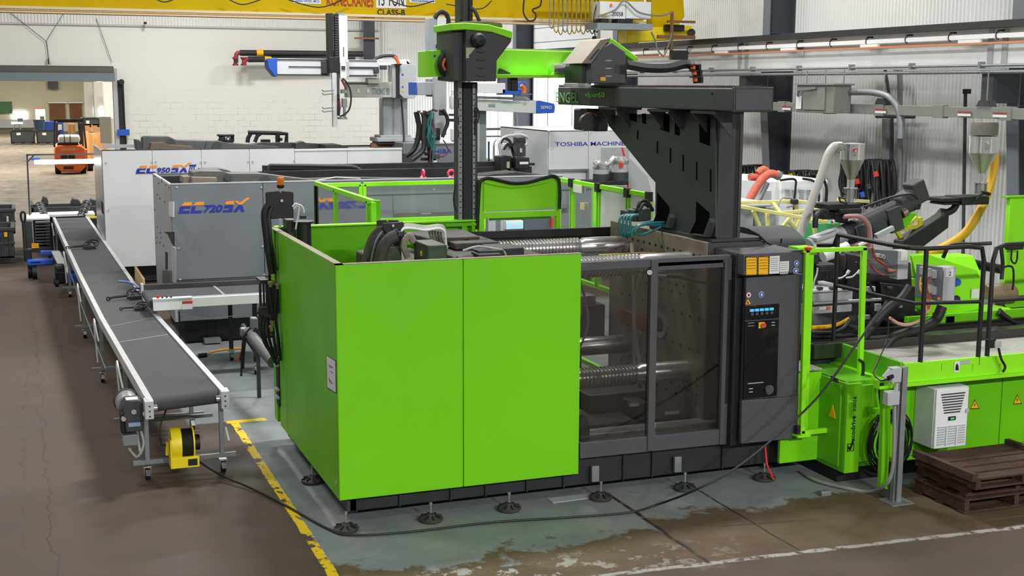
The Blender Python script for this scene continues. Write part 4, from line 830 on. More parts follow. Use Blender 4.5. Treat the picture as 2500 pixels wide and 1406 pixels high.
ho = part('rail_bolt', R, [b := MB(), [b.fb(1123, 225+i*14, 1126, 228+i*14, vy+.185, .005).fb(1156, 228+i*14, 1159, 231+i*14, vy+.185, .005) for i in range(22)]][0], BLACK); ho['kind'] = 'stuff'
part('upper_chain', R, MB().fb(1124, -60, 1131, 50, vy+.12, .03).fb(1146, -60, 1154, 50, vy+.12, .03).tube(path(vy+.1, (1150, 18), (1160, 28), (1168, 46), (1172, 52)), .02, 8, smooth=4), DUSTY)
part('axis_valve', R, MB().fb(1158, 262, 1167, 285, vy+.18, .08).fb(1158, 290, 1164, 330, vy+.18, .06), BLACK, .004)
part('axis_cable', R, MB().tube(path(vy+.1, (1166, 265), (1170, 280), (1166, 300)), .008, 6, smooth=4).tube(path(vy+.2, (1113, 450), (1108, 480), (1110, 505), (1116, 515)), .01, 6, smooth=4), BLACK)
part('black_slot_row', R, MB().fb(1119, 240, 1121, 265, vy+.18, .01).fb(1119, 285, 1121, 305, vy+.18, .01).fb(1119, 318, 1121, 335, vy+.18, .01), BLACK)
part('under_motor', R, MB().fb(1248, 190, 1265, 222, 12.5, .12), BLACK, .01)
# drag chain behind the carriage
ch = MB(); P_ = path(11.6, (1530, 158), (1580, 166), (1630, 166), (1670, 157), (1688, 160), (1700, 180), (1702, 203)); ch.tube(P_, .045, 4, smooth=6); part('drag_chain', R, ch, BLACK)
for k, (px, py) in enumerate(((1698, 160), (1701, 174), (1703, 190))): part('chain_cable', R, MB().fb(px-6, py, px, py+9, 11.5, .05), ORANGE); part('chain_link', R, MB().fb(px-8, py-3, px+14, py, 11.48, .1), BLACK); part('chain_side', R, MB().fb(px+8, py, px+14, py+13, 11.48, .1), BLACK)
# valve cluster and teal hoses on the platen
part('valve_cluster', R, MB().fb(1530, 514, 1552, 538, 11.3, .15).fb(1546, 512, 1570, 541, 11.2, .15).fb(1566, 510, 1590, 540, 11.1, .2), PLASTG, .01)
part('valve_hose', R, MB().tube(path(11.2, (1556, 512), (1562, 495), (1575, 490), (1586, 500), (1594, 515)), .018, 8, smooth=5).tube(path(11.1, (1562, 512), (1572, 498), (1584, 505)), .016, 8, smooth=5), BLACK)
for k in range(4): part('teal_hose', R, MB().tube(path(11.0-.03*k, (1534+k*8, 524), (1516+k*8, 530), (1512+k*9, 550), (1516+k*8, 570), (1530+k*4, 576), (1545, 560), (1565, 547), (1595, 540)), .013, 8, smooth=6), TEAL)
part('teal_hose', R, MB().tube(path(10.9, (1622, 543), (1590, 545), (1560, 552), (1550, 566), (1565, 573), (1590, 565), (1620, 550)), .013, 8, smooth=6), TEAL)
part('teal_hose', R, MB().tube(path(10.9, (1622, 548), (1600, 549), (1580, 548)), .013, 8, smooth=4), TEAL)
# ================================================================ rear safety fence
Fc = thing('safety_fence', 'lime green framed guard fence with clear panes behind the press', 'fence', (4.6, 14, 0))
def fpanel(a, b, z0, z1, mull=(), pane=True, w_=.05):
    a = Vector((a[0], a[1], 0)); b = Vector((b[0], b[1], 0))
    f = MB(); f.bar((a.x, a.y, z1), (b.x, b.y, z1), w_); f.bar((a.x, a.y, z0), (b.x, b.y, z0), w_)
    fr = part('panel_frame', Fc, f, GREENB, .003)
    for t in (0, 1)+tuple(mull): q = a.lerp(b, t); part('fence_post', Fc, MB().bar((q.x, q.y, z0-.0), (q.x, q.y, z1), w_), GREENB, .003)
    if pane:
        d = (b-a).normalized(); n = Vector((-d.y, d.x, 0))*.004
        part('clear_pane', Fc, MB().bar((a.x, a.y, (z0+z1)/2), (b.x, b.y, (z0+z1)/2), .006, z1-z0-.04), GLASS)
fl = (3.27, 12.45); fm = (3.27, 15.0)
A1, A2 = at(911, 489, y=12.5), at(772, 450, x=at(911, 489, y=12.5).x)
fpanel((A1.x, A1.y), (A2.x, A2.y), 1.7, A1.z-.02, (.07, .62))
part('fence_post', Fc, MB().box(A1.x+.01, A1.x+.07, A1.y-.02, A1.y+.04, 1.9, A1.z), GREEN2, .003)
B1, B2 = at(880, 446, y=A2.y), at(1180, 439, y=A2.y)
fpanel((A2.x, A2.y), (B1.x, A2.y), B1.z-.6, B1.z-.02); fpanel((B1.x+.04, A2.y), (B2.x, A2.y), B1.z-.62, B1.z-.02)
part('kick_panel', Fc, MB().fb(905, 530, 1180, 546, A2.y-.02, .03), GREENB)
C1 = at(1366, 438, x=6.2); C2 = at(1590, 468, x=6.2)
ys = [C1.y, at(1400, 442, x=6.2).y, at(1465, 450, x=6.2).y, at(1537, 460, x=6.2).y, C2.y]
for k in range(4):
    fpanel((6.2, ys[k]), (6.2, ys[k+1]+.03), 1.2, 2.36, (), k < 2)
    if k >= 2: part('white_board', Fc, MB().bar((6.2, ys[k]-.03, 1.98), (6.2, ys[k+1]+.06, 1.98), .01, .72), WHITE)
    part('mid_rail', Fc, MB().bar((6.2, ys[k], 1.62), (6.2, ys[k+1], 1.62), .05, .09), GREENB)
    part('black_clamp', Fc, MB().box(6.15, 6.2, ys[k+1]-.04, ys[k+1]+.05, 2.3, 2.4), BLACK)
ps = at(1415, 460, x=6.19); part('notice_card', Fc, MB().box(6.17, 6.18, ps.y-.1, ps.y+.15, ps.z-.05, ps.z+.04), PAPER)
pm = at(1425, 501, x=6.19); part('notice_card', Fc, MB().box(6.17, 6.18, pm.y-.06, pm.y+.06, pm.z-.05, pm.z+.03), mat('tan_card', '#c8bd97', .7))
part('lower_rail', Fc, MB().bar((6.2, C1.y, .25), (6.2, C2.y, .25), .05), GREENB)
part('fence_post', Fc, MB().box(A2.x-.02, A2.x+.02, A2.y-.02, A2.y+.02, 0, 2), GREENB); part('fence_post', Fc, MB().box(B2.x-.02, B2.x+.02, A2.y-.02, A2.y+.02, 0, 2), GREENB)
part('fence_post', Fc, MB().box(B1.x-.02, B1.x+.03, A2.y-.02, A2.y+.02, 0, 2), GREENB); part('fence_post', Fc, MB().box(A1.x-.02, A1.x+.03, A1.y-.02, A1.y+.02, 0, 2), GREENB)
part('gate_post', Fc, MB().box(6.17, 6.23, C1.y-.03, C1.y+.03, 0, 1.2).box(6.17, 6.23, C2.y-.03, C2.y+.03, 0, 1.2), GREENB)
# equipment seen through the guard window behind the press
solo('floor_pump_unit', MB().box(5.55, 5.95, 13.2, 13.9, 0, .95).box(5.6, 5.85, 13.1, 13.2, .3, .9), GRAPH, 'dark pump unit standing behind the press, seen through the guard window', 'machine', None, .02)
# ================================================================ logo letters
def logo(parent, px0, px1, pyb, pyt, y, mid, tail=False):
    a = at(px0, pyb, y=y-.004); b_ = at(px1, pyb, y=y-.004); zt = at((px0+px1)/2, pyt, y=y-.004).z; zb = at((px0+px1)/2, pyb, y=y-.004).z
    W = b_.x-a.x; Hh = zt-zb; sh = .28
    def poly(pts, ux, uw, m_, nm, sy=1.):
        q = [(a.x+(ux+u*uw)*W+v*Hh*sh*sy, zb+v*Hh*sy) for u, v in pts]
        part(nm, parent, MB().prism(q, 'y', y-.006, y-.001), m_)
    Eb = [(0, 0), (0, .52), (.08, .62), (.95, .62), (.95, .44), (.36, .44), (.36, .24), (.95, .24), (1, 0)]; top = [(.1, .7), (1.0, .7), (1.0, 1), (.3, 1)]
    Cb = [(0, 0), (0, .62), (.34, .62), (.34, .22), (1.0, .22), (1.0, 0)]
    poly(Eb, 0, .165, NAVY, 'letter'); poly(top, -.0, .165, ORANGEP, 'letter_bar')
    poly(Cb, .175, .165, NAVY, 'letter'); poly(top, .175, .165, ORANGEP, 'letter_bar')
    q0 = a.x+W*.35; q1 = a.x+W*(.64 if not tail else .585)
    text('model_number', parent, mid, (q0+q1)/2+Hh*.1, y-.004, zb+Hh*.36, Hh*.7, NAVY, 'y', q1-q0, .25, .04)
    s0 = .655 if not tail else .6; s1 = .14 if not tail else .125
    poly([(0, 0), (0, .2), (.62, .2), (.62, .38), (0, .38), (.05, .62), (.9, .62), (1, .5), (1, 0)], s0, s1, NAVY, 'letter')
    poly([(.0, .7), (.75, .7), (.75, 1), (.1, 1)], s0, s1*1.3, ORANGEP, 'letter_bar')
    x0 = s0+s1+.02
    poly([(-.05, 0), (.35, 0), (.62, .3), (.85, 0), (1.25, 0), (.85, .55), (.45, .62), (.3, .5)], x0, s1*.95, NAVY, 'letter')
    poly([(-.25, 1), (.2, 1), (.45, .8), (1.1, 1.25), (1.5, 1.25), (.75, .66), (.4, .66)], x0, s1*.95, ORANGEP, 'letter_bar')
    if tail:
        poly([(0, .8), (1, .8), (1, 1), (0, 1)], .9, .12, NAVY, 'letter')
        for k in range(3): poly([(0, .0), (1, .0), (1, .85), (0, .85)], .91+k*.036, .02, NAVY, 'letter')
def screws(parent, pp, y):
    for px, py in pp: part('screw', parent, MB().cyl(at(px, py, y=y-.012), at(px, py, y=y), .014, n=8), LGREY)
# ================================================================ mid grey press behind (second row)
y7 = 17.3
G = thing('molding_press', 'mid grey injection molding press in the middle row with blue and orange lettering', 'machine', (4.5, 18.4, 0))
gx0 = at(420.6, 560, y=y7).x; gx1 = at(1372, 560, y=y7).x; gzt = at(600, 447, y=y7).z; gzb = at(520, 680, y=y7).z
sx = at(644, 560, y=y7).x
part('front_panel', G, MB().box(gx0, sx-.004, y7, y7+.04, gzb, gzt), GREYP, .006)
part('front_panel', G, MB().box(sx+.004, gx1, y7, y7+.04, gzb, gzt), GREYP, .006)
part('top_edge', G, MB().box(gx0, gx1, y7-.005, y7+.05, gzt, gzt+.015), LGREY)
part('side_panel', G, MB().box(gx0-.005, gx0+.04, y7+.04, 19.6, .35, gzt), LGREY, .006)
part('rear_panel', G, MB().box(gx0, gx1, 19.6, 19.64, .35, gzt), GREYP)
part('rear_rail', G, MB().box(at(640, 425, y=19.5).x, gx1+.3, 19.4, 19.5, gzt-.03, gzt+.1).box(at(640, 425, y=19.5).x, gx1+.3, 19.25, 19.4, gzt-.12, gzt+.02), DARK, .006)
part('inner_wall', G, MB().box(gx0+.04, gx0+2.4, 19.4, 19.5, gzt-.25, gzt-.03), DARK)
part('apron', G, MB().fb(430, 690, 640, 779, y7+.1, .05), GREYP, .004)
part('apron_ledge', G, MB().fb(420, 684, 640, 692, y7-.05, .2), PLASTG)
part('base', G, MB().box(gx0+.15, gx1, y7+.3, 19.4, .02, .8), DARK)
for px in (505, 528, 560): part('base_rib', G, MB().fb(px, 785, px+3, 828, y7+.28, .03), DARK)
part('floor_wedge', G, MB().fb(500, 828, 540, 838, y7+.1, .3), GALV)
part('kick_post', G, MB().fb(398, 660, 412, 720, y7+.5, .1).fb(417, 660, 430, 700, y7, .1), mat('dull_post', '#6a6763', .5, var=.1), .004)
part('seam_line', G, MB().fb(895, 472, 1170, 475, y7-.004, .006).fb(646, 680, 890, 682, y7-.004, .006), DARK)
part('dark_opening', G, MB().fb(960, 518, 1170, 530, y7-.006, .01), PLASTG); part('opening_strip', G, MB().fb(1028, 520, 1052, 522, y7-.01, .01), LGREY)
part('panel_seam', G, MB().fb(959, 475, 960.5, 530, y7-.004, .005), PLASTG)
logo(G, 435, 600, 519, 492, y7, '720')
screws(G, ((432, 457), (638, 457), (436, 606), (641, 601), (645, 670), (440, 682), (1060, 462)), y7)
# features of the left side
xs = gx0-.006
part('side_cutout', G, MB().sp([(401, 566), (424, 566), (424, 602), (418, 592), (409, 572)], xs-.004, .01), BLACK); part('side_plate', G, MB().sp([(412, 492), (422, 492), (422, 530), (412, 528)], xs-.02, .02), WHITE)
part('side_slot', G, MB().sp([(403, 613), (409, 618), (408, 690), (404, 690)], xs-.004, .01), BLACK); part('side_trim', G, MB().sp([(419, 600), (427, 606), (427, 690), (420, 690)], xs-.02, .02), ALU)
sc = MB()
for px, py in ((388, 447), (395, 444), (405, 452), (413, 458), (384, 475), (391, 484), (402, 493), (378, 512), (384, 555), (392, 568), (383, 580), (394, 580), (383, 592), (391, 592), (400, 600), (378, 430), (396, 438)):
    q = at(px, py, x=xs); sc.cyl((xs-.006, q.y, q.z), (xs, q.y, q.z), .013, n=6)
part('side_screws', G, sc, DARK)['kind'] = 'stuff'
# toggles and castings showing over the top edge
def cast(parent, pp, y, d, m_=None, bev=.015, nm='toggle_casting'): part(nm, parent, MB().fp(pp, y, d), m_ or mat('casting_slate', '#4d5355', .6, dirt='#7a7064', dirt_amt=.35, vs_=6), .005)
cast(G, [(471, 447), (471, 421), (486, 418), (543, 418), (560, 424), (640, 424), (660, 432), (662, 447)], 17.9, .5)
cast(G, [(490, 447), (492, 414), (540, 412), (562, 417), (572, 424), (572, 447)], 18.3, .4)
cast(G, [(600, 447), (596, 428), (640, 424), (700, 432), (770, 440), (780, 447)], 18.0, .3)
cast(G, [(470, 447), (470, 433), (530, 434), (530, 447)], 17.7, .2, mat('dusty_ram', '#877a6b', .8, var=.1))
cast(G, [(447, 447), (448, 432), (470, 430), (471, 447)], 18.0, .4, mat('dusty_ram', '#877a6b', .8))
cast(G, [(700, 440), (850, 434), (1000, 436), (1160, 437), (1160, 447), (700, 447)], 18.4, .3, DUSTY)
cast(G, [(1165, 430), (1260, 420), (1365, 432), (1365, 442), (1165, 440)], 18.2, .5, DUSTY)
part('pin_disc', G, MB().cyl(at(556, 433, y=17.86), at(556, 433, y=17.9), .05, n=16).cyl(at(648, 440, y=17.86), at(648, 440, y=17.9), .07, n=16), GRAPH)
part('cover_rod', G, MB().tube(path(18.0, (760, 443), (820, 433), (880, 436)), .012, 6).tube(path(18.0, (1080, 441), (1100, 432)), .012, 6), LGREY)
part('bent_pipe', G, MB().tube(path(19.3, (655, 417), (655, 406), (660, 403), (750, 404), (855, 406), (870, 409), (880, 416)), .028, 8), PLASTG)
for k, (px, lb) in enumerate(((1033, 'pink lifting eyebolt seen edge on, left of the pair'), (1102, 'pink lifting eyebolt ring by the vertical robot axis, right of the pair'))):
    q = at(px, 436, y=18.6); e = thing('eyebolt', lb, 'eyebolt', q)
    part('ring', e, MB().torus((q.x, q.y, q.z+.075), .052, .02, 'y' if k else 'x', 18), PINK); part('shank', e, MB().lathe([(.05, 0), (.055, .02), (.03, .04), (.0, .04)], q, 12), PINK)
scn = part('control_screen', G, MB().fb(1236, 539, 1278, 560, y7-.12, .1), WHITE, .006); part('screen_face', scn, MB().fb(1238, 544, 1277, 558, y7-.125, .006), SCREEN)
part('screen_window', scn, MB().fb(1246, 548, 1268, 552, y7-.13, .005), PAPER); part('panel_pillar', G, MB().fb(1192, 520, 1210, 640, y7-.02, .05).fb(1222, 520, 1234, 640, y7-.02, .05), LGREY, .004)
part('keypad', G, MB().fb(1215, 590, 1290, 612, y7-.1, .08), LGREY); part('side_cabinet', G, MB().fb(1280, 530, 1345, 640, y7-.1, .6), mat('slate_cabinet', '#525a62', .5), .01); part('red_stick', G, MB().fb(1346, 532, 1351, 555, y7-.15, .04), RED)
# ================================================================ white press at the back
y9 = 23.2
Wm = thing('molding_press', 'long white injection molding press in the back row with blue and orange lettering', 'machine', (5, 24.5, 0))
wx0 = at(254, 500, y=y9).x; wzb = at(320, 651, y=y9).z; wzt = at(500, 364.5, y=y9).z
sm = [at(p, 500, y=y9).x for p in (254, 376, 495, 612, 722, 850, 983)]
for k in range(6):
    part('front_panel', Wm, MB().box(sm[k]+.005, sm[k+1]-.005, y9, y9+.04, wzb, wzt if k < 4 else wzt-.05), CREAM, .006)
part('side_panel', Wm, MB().box(wx0-.01, wx0+.03, y9+.04, 25.5, wzb, wzt), mat('polished_side', '#b5b7b6', .25, .6, var=.15, vs_=2), .006)
part('side_cutout', Wm, MB().box(wx0-.02, wx0, y9+.1, y9+.5, 1.25, 1.45), BLACK); part('rear_panel', Wm, MB().box(wx0, sm[-1], 25.5, 25.54, wzb, wzt-.1), LGREY)
part('rear_plate', Wm, MB().fb(250, 353, 334, 361, 25.0, .05), LGREY); part('top_edge', Wm, MB().box(wx0, sm[4], y9-.004, y9+.05, wzt, wzt+.012), DARK); part('top_edge', Wm, MB().box(sm[4], sm[-1], y9-.01, y9+.08, wzt-.05, wzt-.02), WHITE)
part('base', Wm, MB().box(wx0+.2, sm[-1], y9+.25, 25.4, .02, wzb), DARK)
logo(Wm, 331, 472, 423, 403, y9, '950', True)
screws(Wm, ((259, 397), (371, 395), (381, 395), (491, 395), (501, 395), (606, 394), (617, 394), (718, 392), (265, 512)), y9)
cast(Wm, [(348, 366), (350, 337), (355, 334), (414, 334), (432, 343), (506, 345), (512, 350), (512, 366)], 24.3, .5)
cast(Wm, [(334, 366), (332, 342), (340, 342), (348, 350), (348, 366)], 24.1, .5, GRAPH)
cast(Wm, [(500, 366), (506, 345), (540, 345), (560, 350), (680, 358), (682, 366)], 24.2, .4)
cast(Wm, [(366, 366), (370, 349), (400, 348), (415, 354), (470, 358), (470, 366)], 23.8, .3, mat('dusty_ram2', '#6d5f52', .85))
cast(Wm, [(560, 360), (640, 349), (735, 349), (788, 352), (788, 366), (560, 366)], 24.6, .3)
cast(Wm, [(795, 366), (795, 354), (830, 353), (850, 358), (850, 368), (795, 368)], 24.0, .6, GRAPH); cast(Wm, [(722, 350), (740, 345), (752, 352), (752, 366), (722, 366)], 24.2, .3, GRAPH)
part('pin_disc', Wm, MB().cyl(at(417, 351, y=24.26), at(417, 351, y=24.3), .09, n=16).cyl(at(530, 357, y=24.16), at(530, 357, y=24.2), .09, n=16), GRAPH)
part('chrome_rail', Wm, MB().cyl(at(770, 366, y=24.0), at(910, 364, y=24.0), .03), CHROME); part('rear_rail', Wm, MB().fb(785, 354, 985, 358, 25.0, .05), PLASTG)
part('rusty_ram', Wm, MB().cyl(at(905, 358, y=24.3), at(960, 362, y=24.3), .075, n=14), RUST); part('nozzle_cylinder', Wm, MB().cyl(at(955, 362, y=24.3), at(1010, 362, y=24.3), .11, n=16), mat('nozzle_grey', '#8f8d86', .5, .3))
gp_ = part('grey_housing', Wm, MB().fb(985, 348, 1180, 425, y9+.3, 1.4), GREYP, .01)
part('housing_top', Wm, MB().fb(1050, 346, 1180, 350, y9+.28, 1.4), WHITE)
q = at(1080, 369, y=y9+.29); text('lettering', Wm, 'TOSHIBA MA', q.x+.0, y9+.296, q.z, .085, NAVY, 'y', .95)
part('dark_recess', Wm, MB().fb(986, 375, 1008, 425, y9+.2, .1), GRAPH)
part('motor_block', Wm, MB().fb(1000, 400, 1045, 412, y9+.1, .2).fb(998, 412, 1030, 426, y9+.1, .2), GRAPH, .01)
bh = thing('lift_truck_guard', 'black tubular overhead guard frame showing behind the white press', 'frame', at(650, 350, y=27))
part('frame_tube', bh, MB().tube(path(27, (604, 348), (606, 336), (612, 326), (606, 323), (680, 325), (700, 327), (699, 348)), .045, 8).tube(path(27, (622, 347), (628, 332), (636, 326)), .04, 8).tube(path(27, (678, 326), (678, 348)), .05, 8), BLACK)
part('mast_post', bh, MB().box(at(640, 340, y=27.1).x, at(660, 340, y=27.1).x, 27.1, 27.3, 0, 2.35), BLACK); part('clamp_lamp', bh, MB().fb(683, 337, 690, 344, 26.9, .1), BLACK, .01)
bs2 = thing('utility_cart', 'small black guarded seat showing behind the white press, left of the guard frame', 'seat', at(555, 347, y=27))
part('cart_body', bs2, MB().box(at(540, 340, y=27).x, at(570, 340, y=27).x, 27.05, 27.5, 0, 2.35), BLACK); part('top', bs2, MB().fb(534, 328, 573, 334, 27, .3), BLACK, .02); part('back', bs2, MB().fb(537, 334, 551, 346, 27, .2), BLACK, .02); part('side', bs2, MB().fb(564, 332, 572, 347, 27.1, .1), BLACK, .01); part('wheel', bs2, MB().torus(at(557, 339, y=26.9), .035, .012, 'y'), PLASTG)
# white cabinet of the back press (right)
yt = 21.0
Tc = thing('white_machine_cabinet', 'tall white machine cabinet with dark blue lettering left of the robot column', 'cabinet', at(1450, 440, y=yt))
part('front_panel', Tc, MB().fb(1341, 318, 1436, 520, yt, .05), CREAM, .008); part('front_panel', Tc, MB().fb(1437, 318, 1580, 520, yt, .05), CREAM, .008)
tx = at(1341, 400, y=yt); part('side_panel', Tc, MB().prism([(tx.x-.03, yt+.02), (tx.x-.03, 23.4), (tx.x+.0, 23.4), (tx.x+.0, yt+.02)], 'z', 0, at(1400, 318, y=yt).z), mat('side_sheen', '#bfc4c3', .3, .3), .004)
part('side_shield', Tc, MB().fb(1256, 320, 1341, 440, 22.2, .05), mat('curved_shield', '#c5caca', .35, .2), .004)
part('cabinet_top', Tc, MB().box(tx.x-.03, at(1580, 400, y=yt).x, yt, 23.4, at(1400, 318, y=yt).z-.02, at(1400, 318, y=yt).z), CREAM)
q = at(1443, 351, y=yt); text('lettering', Tc, 'TOSHIBA MACHINE', at(1441, 351, y=yt).x, yt, q.z, .075, NAVY, 'y', at(1526, 351, y=yt).x-at(1356, 351, y=yt).x, 0, .012)
part('lower_frame', Tc, MB().fb(1342, 413, 1438, 418, yt-.05, .05).fb(1342, 418, 1347, 445, yt-.05, .05).fb(1433, 418, 1438, 445, yt-.05, .05), GALV)
part('recess_panel', Tc, MB().fb(1468, 360, 1535, 440, yt-.02, .02), LGREY); part('hook_cable', Tc, MB().tube(path(22.1, (1290, 372), (1296, 350), (1304, 358), (1308, 376)), .02, 6, smooth=5).tube(path(22.1, (1325, 320), (1322, 350), (1324, 420)), .008, 6, smooth=5), GALV)
screws(Tc, ((1347, 364), (1430, 325), (1442, 325), (1305, 321)), yt)
rp = solo('red_lever', MB().tube(path(20.4, (1519, 360), (1528, 400), (1533, 452), (1540, 745)), .02, 6), RED, 'long thin red lever leaning by the vacuum loaders', 'lever')
sl = solo('slanted_panel', MB().fp([(1524, 372), (1580, 430), (1600, 500), (1600, 745), (1545, 745), (1536, 420)], 20.6, .03), LGREY, 'slanted light grey panel behind the robot gusset', 'panel')
# vacuum loader pair
vl = thing('vacuum_loader', 'pair of clear and steel vacuum loader canisters beside the red lever', 'loader', at(1490, 455, y=20.2))
for (px, a, b, r) in ((1467, 402, 442, .14), (1510, 382, 450, .17)):
    p = at(px, b, y=20.2); h = at(px, a, y=20.2).z-p.z
    part('canister', vl, MB().lathe([(r, 0), (r, h*.45)], p, 18), PLASTG); part('glass_ring', vl, MB().lathe([(r*.95, h*.45), (r*.95, h*.75)], p, 18), mat('milky_glass', '#aeb2b2', .2)); part('lid', vl, MB().lathe([(r, h*.75), (r*1.05, h*.8), (r*1.05, h*.86), (r*.7, h), (0, h)], p, 18), STEEL)
part('link_pipe', vl, MB().tube(path(20.1, (1452, 402), (1460, 398), (1478, 402), (1490, 395), (1500, 384)), .05, 10, smooth=4), STEEL); part('red_mark', vl, MB().fb(1512, 398, 1522, 408, 20.0, .02), RED)
part('base_tray', vl, MB().fb(1445, 442, 1535, 452, 20.0, .5), BLACK, .01)
# ================================================================ background take-out robots
ys_ = 24.2
S1 = thing('linear_robot', 'white and grey linear robot with blue end cap over the back press', 'robot', at(965, 345, y=ys_))
part('pedestal', S1, MB().fb(935, 238, 958, 335, ys_, .3).fb(940, 238, 996, 335, ys_+.02, .4), LGREY, .02); part('pedestal_shade', S1, MB().fb(962, 240, 995, 332, ys_-.01, .03), mat('robot_blue_grey', '#a3abb0', .45))
part('pedestal_base', S1, MB().fb(922, 336, 1012, 346, ys_-.1, .6).fb(930, 330, 1004, 336, ys_-.05, .5), LGREY, .01); part('pedestal_foot', S1, MB().fb(925, 346, 1008, 352, ys_-.05, .5), GRAPH)
part('side_beam', S1, MB().fb(848, 200, 958, 238, ys_-.35, .25), mat('robot_warm_grey', '#b9bab0', .5), .01)
q = at(927, 223, y=ys_-.36); text('lettering', S1, 'STRONG 50', q.x+.02, ys_-.357, q.z, .12, mat('print_steel_blue', '#5b8391', .5), 'y', .34)
for px in (872, 896): part('beam_lug', S1, MB().fb(px, 217, px+6, 227, ys_-.37, .02), WHITE)
part('beam_top_rail', S1, MB().fb(850, 203, 900, 206, ys_-.36, .02), PLASTG); part('beam_bracket', S1, MB().fb(898, 190, 930, 204, ys_-.5, .2), mat('robot_warm_grey', '#b9bab0', .5), .01)
part('arm_beam', S1, MB().fb(676, 143, 805, 186, ys_-.6, .25).fb(845, 146, 925, 188, ys_-.6, .25), mat('robot_silver', '#d0d4d8', .4, .1), .008)
part('arm_groove', S1, MB().fb(676, 144, 800, 147, ys_-.615, .02).fb(705, 162, 800, 164, ys_-.615, .02).fb(676, 181, 800, 184, ys_-.615, .02).fb(853, 147, 920, 149, ys_-.615, .02).fb(853, 183, 920, 186, ys_-.615, .02).fb(853, 163, 925, 168, ys_-.615, .02), PLASTG)
part('arm_rear', S1, MB().fb(921, 145, 1000, 160, ys_-.3, .2), WHITE, .006); part('blue_end_cap', S1, MB().fp([(659, 142), (677, 141), (677, 187), (672, 187), (655, 165), (653, 146)], ys_-.65, .35), BLUE, .01); part('blue_end_cap', S1, MB().fp([(992, 147), (1002, 156), (994, 156)], ys_-.3, .2), BLUE)
part('head_box', S1, MB().fp([(976, 162), (984, 156), (1012, 156), (1016, 162), (1016, 236), (1011, 240), (986, 240), (976, 230)], ys_-.45, .4), LGREY, .008); part('head_side', S1, MB().fb(958, 156, 968, 239, ys_-.4, .3), LGREY, .008); part('head_slot', S1, MB().fp([(964, 156), (985, 156), (977, 164), (977, 240), (968, 240), (967, 165)], ys_-.44, .2), BLACK)
part('head_cable', S1, MB().tube(path(ys_-.5, (912, 146), (930, 138), (955, 136), (966, 140), (974, 157)), .03, 8, smooth=5), PLASTG); part('orange_cable', S1, MB().tube(path(ys_-.52, (962, 138), (969, 146), (973, 156)), .03, 8, smooth=4), ORANGE)
part('warning_triangle', S1, MB().fp([(981, 223), (987, 223), (984, 218)], ys_-.456, .005), SIGNY); part('head_screw', S1, MB().fb(981, 180, 985, 184, ys_-.456, .01).fb(982, 210, 985, 214, ys_-.456, .01), NAVY)
part('carriage_plate', S1, MB().fb(804, 139, 830, 178, ys_-.9, .15), BLACK, .01); part('vertical_housing', S1, MB().fb(828, 38, 849, 153, ys_-.85, .25), WHITE, .008); part('housing_cap', S1, MB().fb(824, 31, 841, 38, ys_-.8, .2), GALV)
part('cable_guard', S1, MB().fb(800, 32, 814, 140, ys_-.85, .15), BLACK, .006); ch = MB()
for k in range(17): ch.fb(818, 40+k*6, 826, 44+k*6, ys_-.9, .08)
part('energy_chain', S1, ch, PLASTG); part('chain_back', S1, MB().fb(816, 34, 828, 140, ys_-.82, .06), BLACK)
part('motor_cluster', S1, MB().fb(786, 148, 804, 180, ys_-.7, .1).fb(914, 168, 926, 178, ys_-.7, .1).fb(930, 160, 945, 170, ys_-.6, .1), PLASTG, .01)
part('print_patch', S1, MB().fb(834, 161, 843, 170, ys_-.9, .02).fb(838, 115, 840, 138, ys_-.855, .01), PLASTG); part('white_block', S1, MB().fb(831, 153, 846, 190, ys_-.88, .2), WHITE)
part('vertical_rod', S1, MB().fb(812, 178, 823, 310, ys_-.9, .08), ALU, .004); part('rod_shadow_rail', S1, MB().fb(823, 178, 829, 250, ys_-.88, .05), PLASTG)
for (yy) in (220, 228, 262, 270): part('gripper_arm', S1, MB().tube(path(ys_-.95, (815, yy), (800, yy+2), (790, yy+3), (786, yy-1)), .012, 6), GALV)
part('tool_clutter', S1, MB().fb(834, 218, 850, 228, ys_-.9, .1).fb(837, 240, 848, 262, ys_-.9, .12).fb(826, 286, 848, 291, ys_-.9, .1).fb(840, 262, 845, 288, ys_-.9, .08), GALV, .006)
part('tool_hose', S1, MB().tube(path(ys_-.95, (836, 192), (845, 200), (855, 220), (857, 245), (852, 268), (840, 280), (830, 284)), .016, 6, smooth=6).tube(path(ys_-.96, (827, 240), (829, 262), (826, 282), (826, 230)), .02, 6, smooth=5), BLACK); part('tool_hose', S1, MB().tube(path(ys_-.97, (834, 194), (840, 206), (846, 218)), .02, 6, smooth=4).tube(path(ys_-.97, (828, 245), (830, 265)), .02, 6), mat('maroon_hose', '#6d2430', .5))
part('drop_cable', S1, MB().tube(path(ys_-.2, (980, 242), (983, 280), (986, 330), (985, 352)), .02, 6, smooth=5), PLASTG)
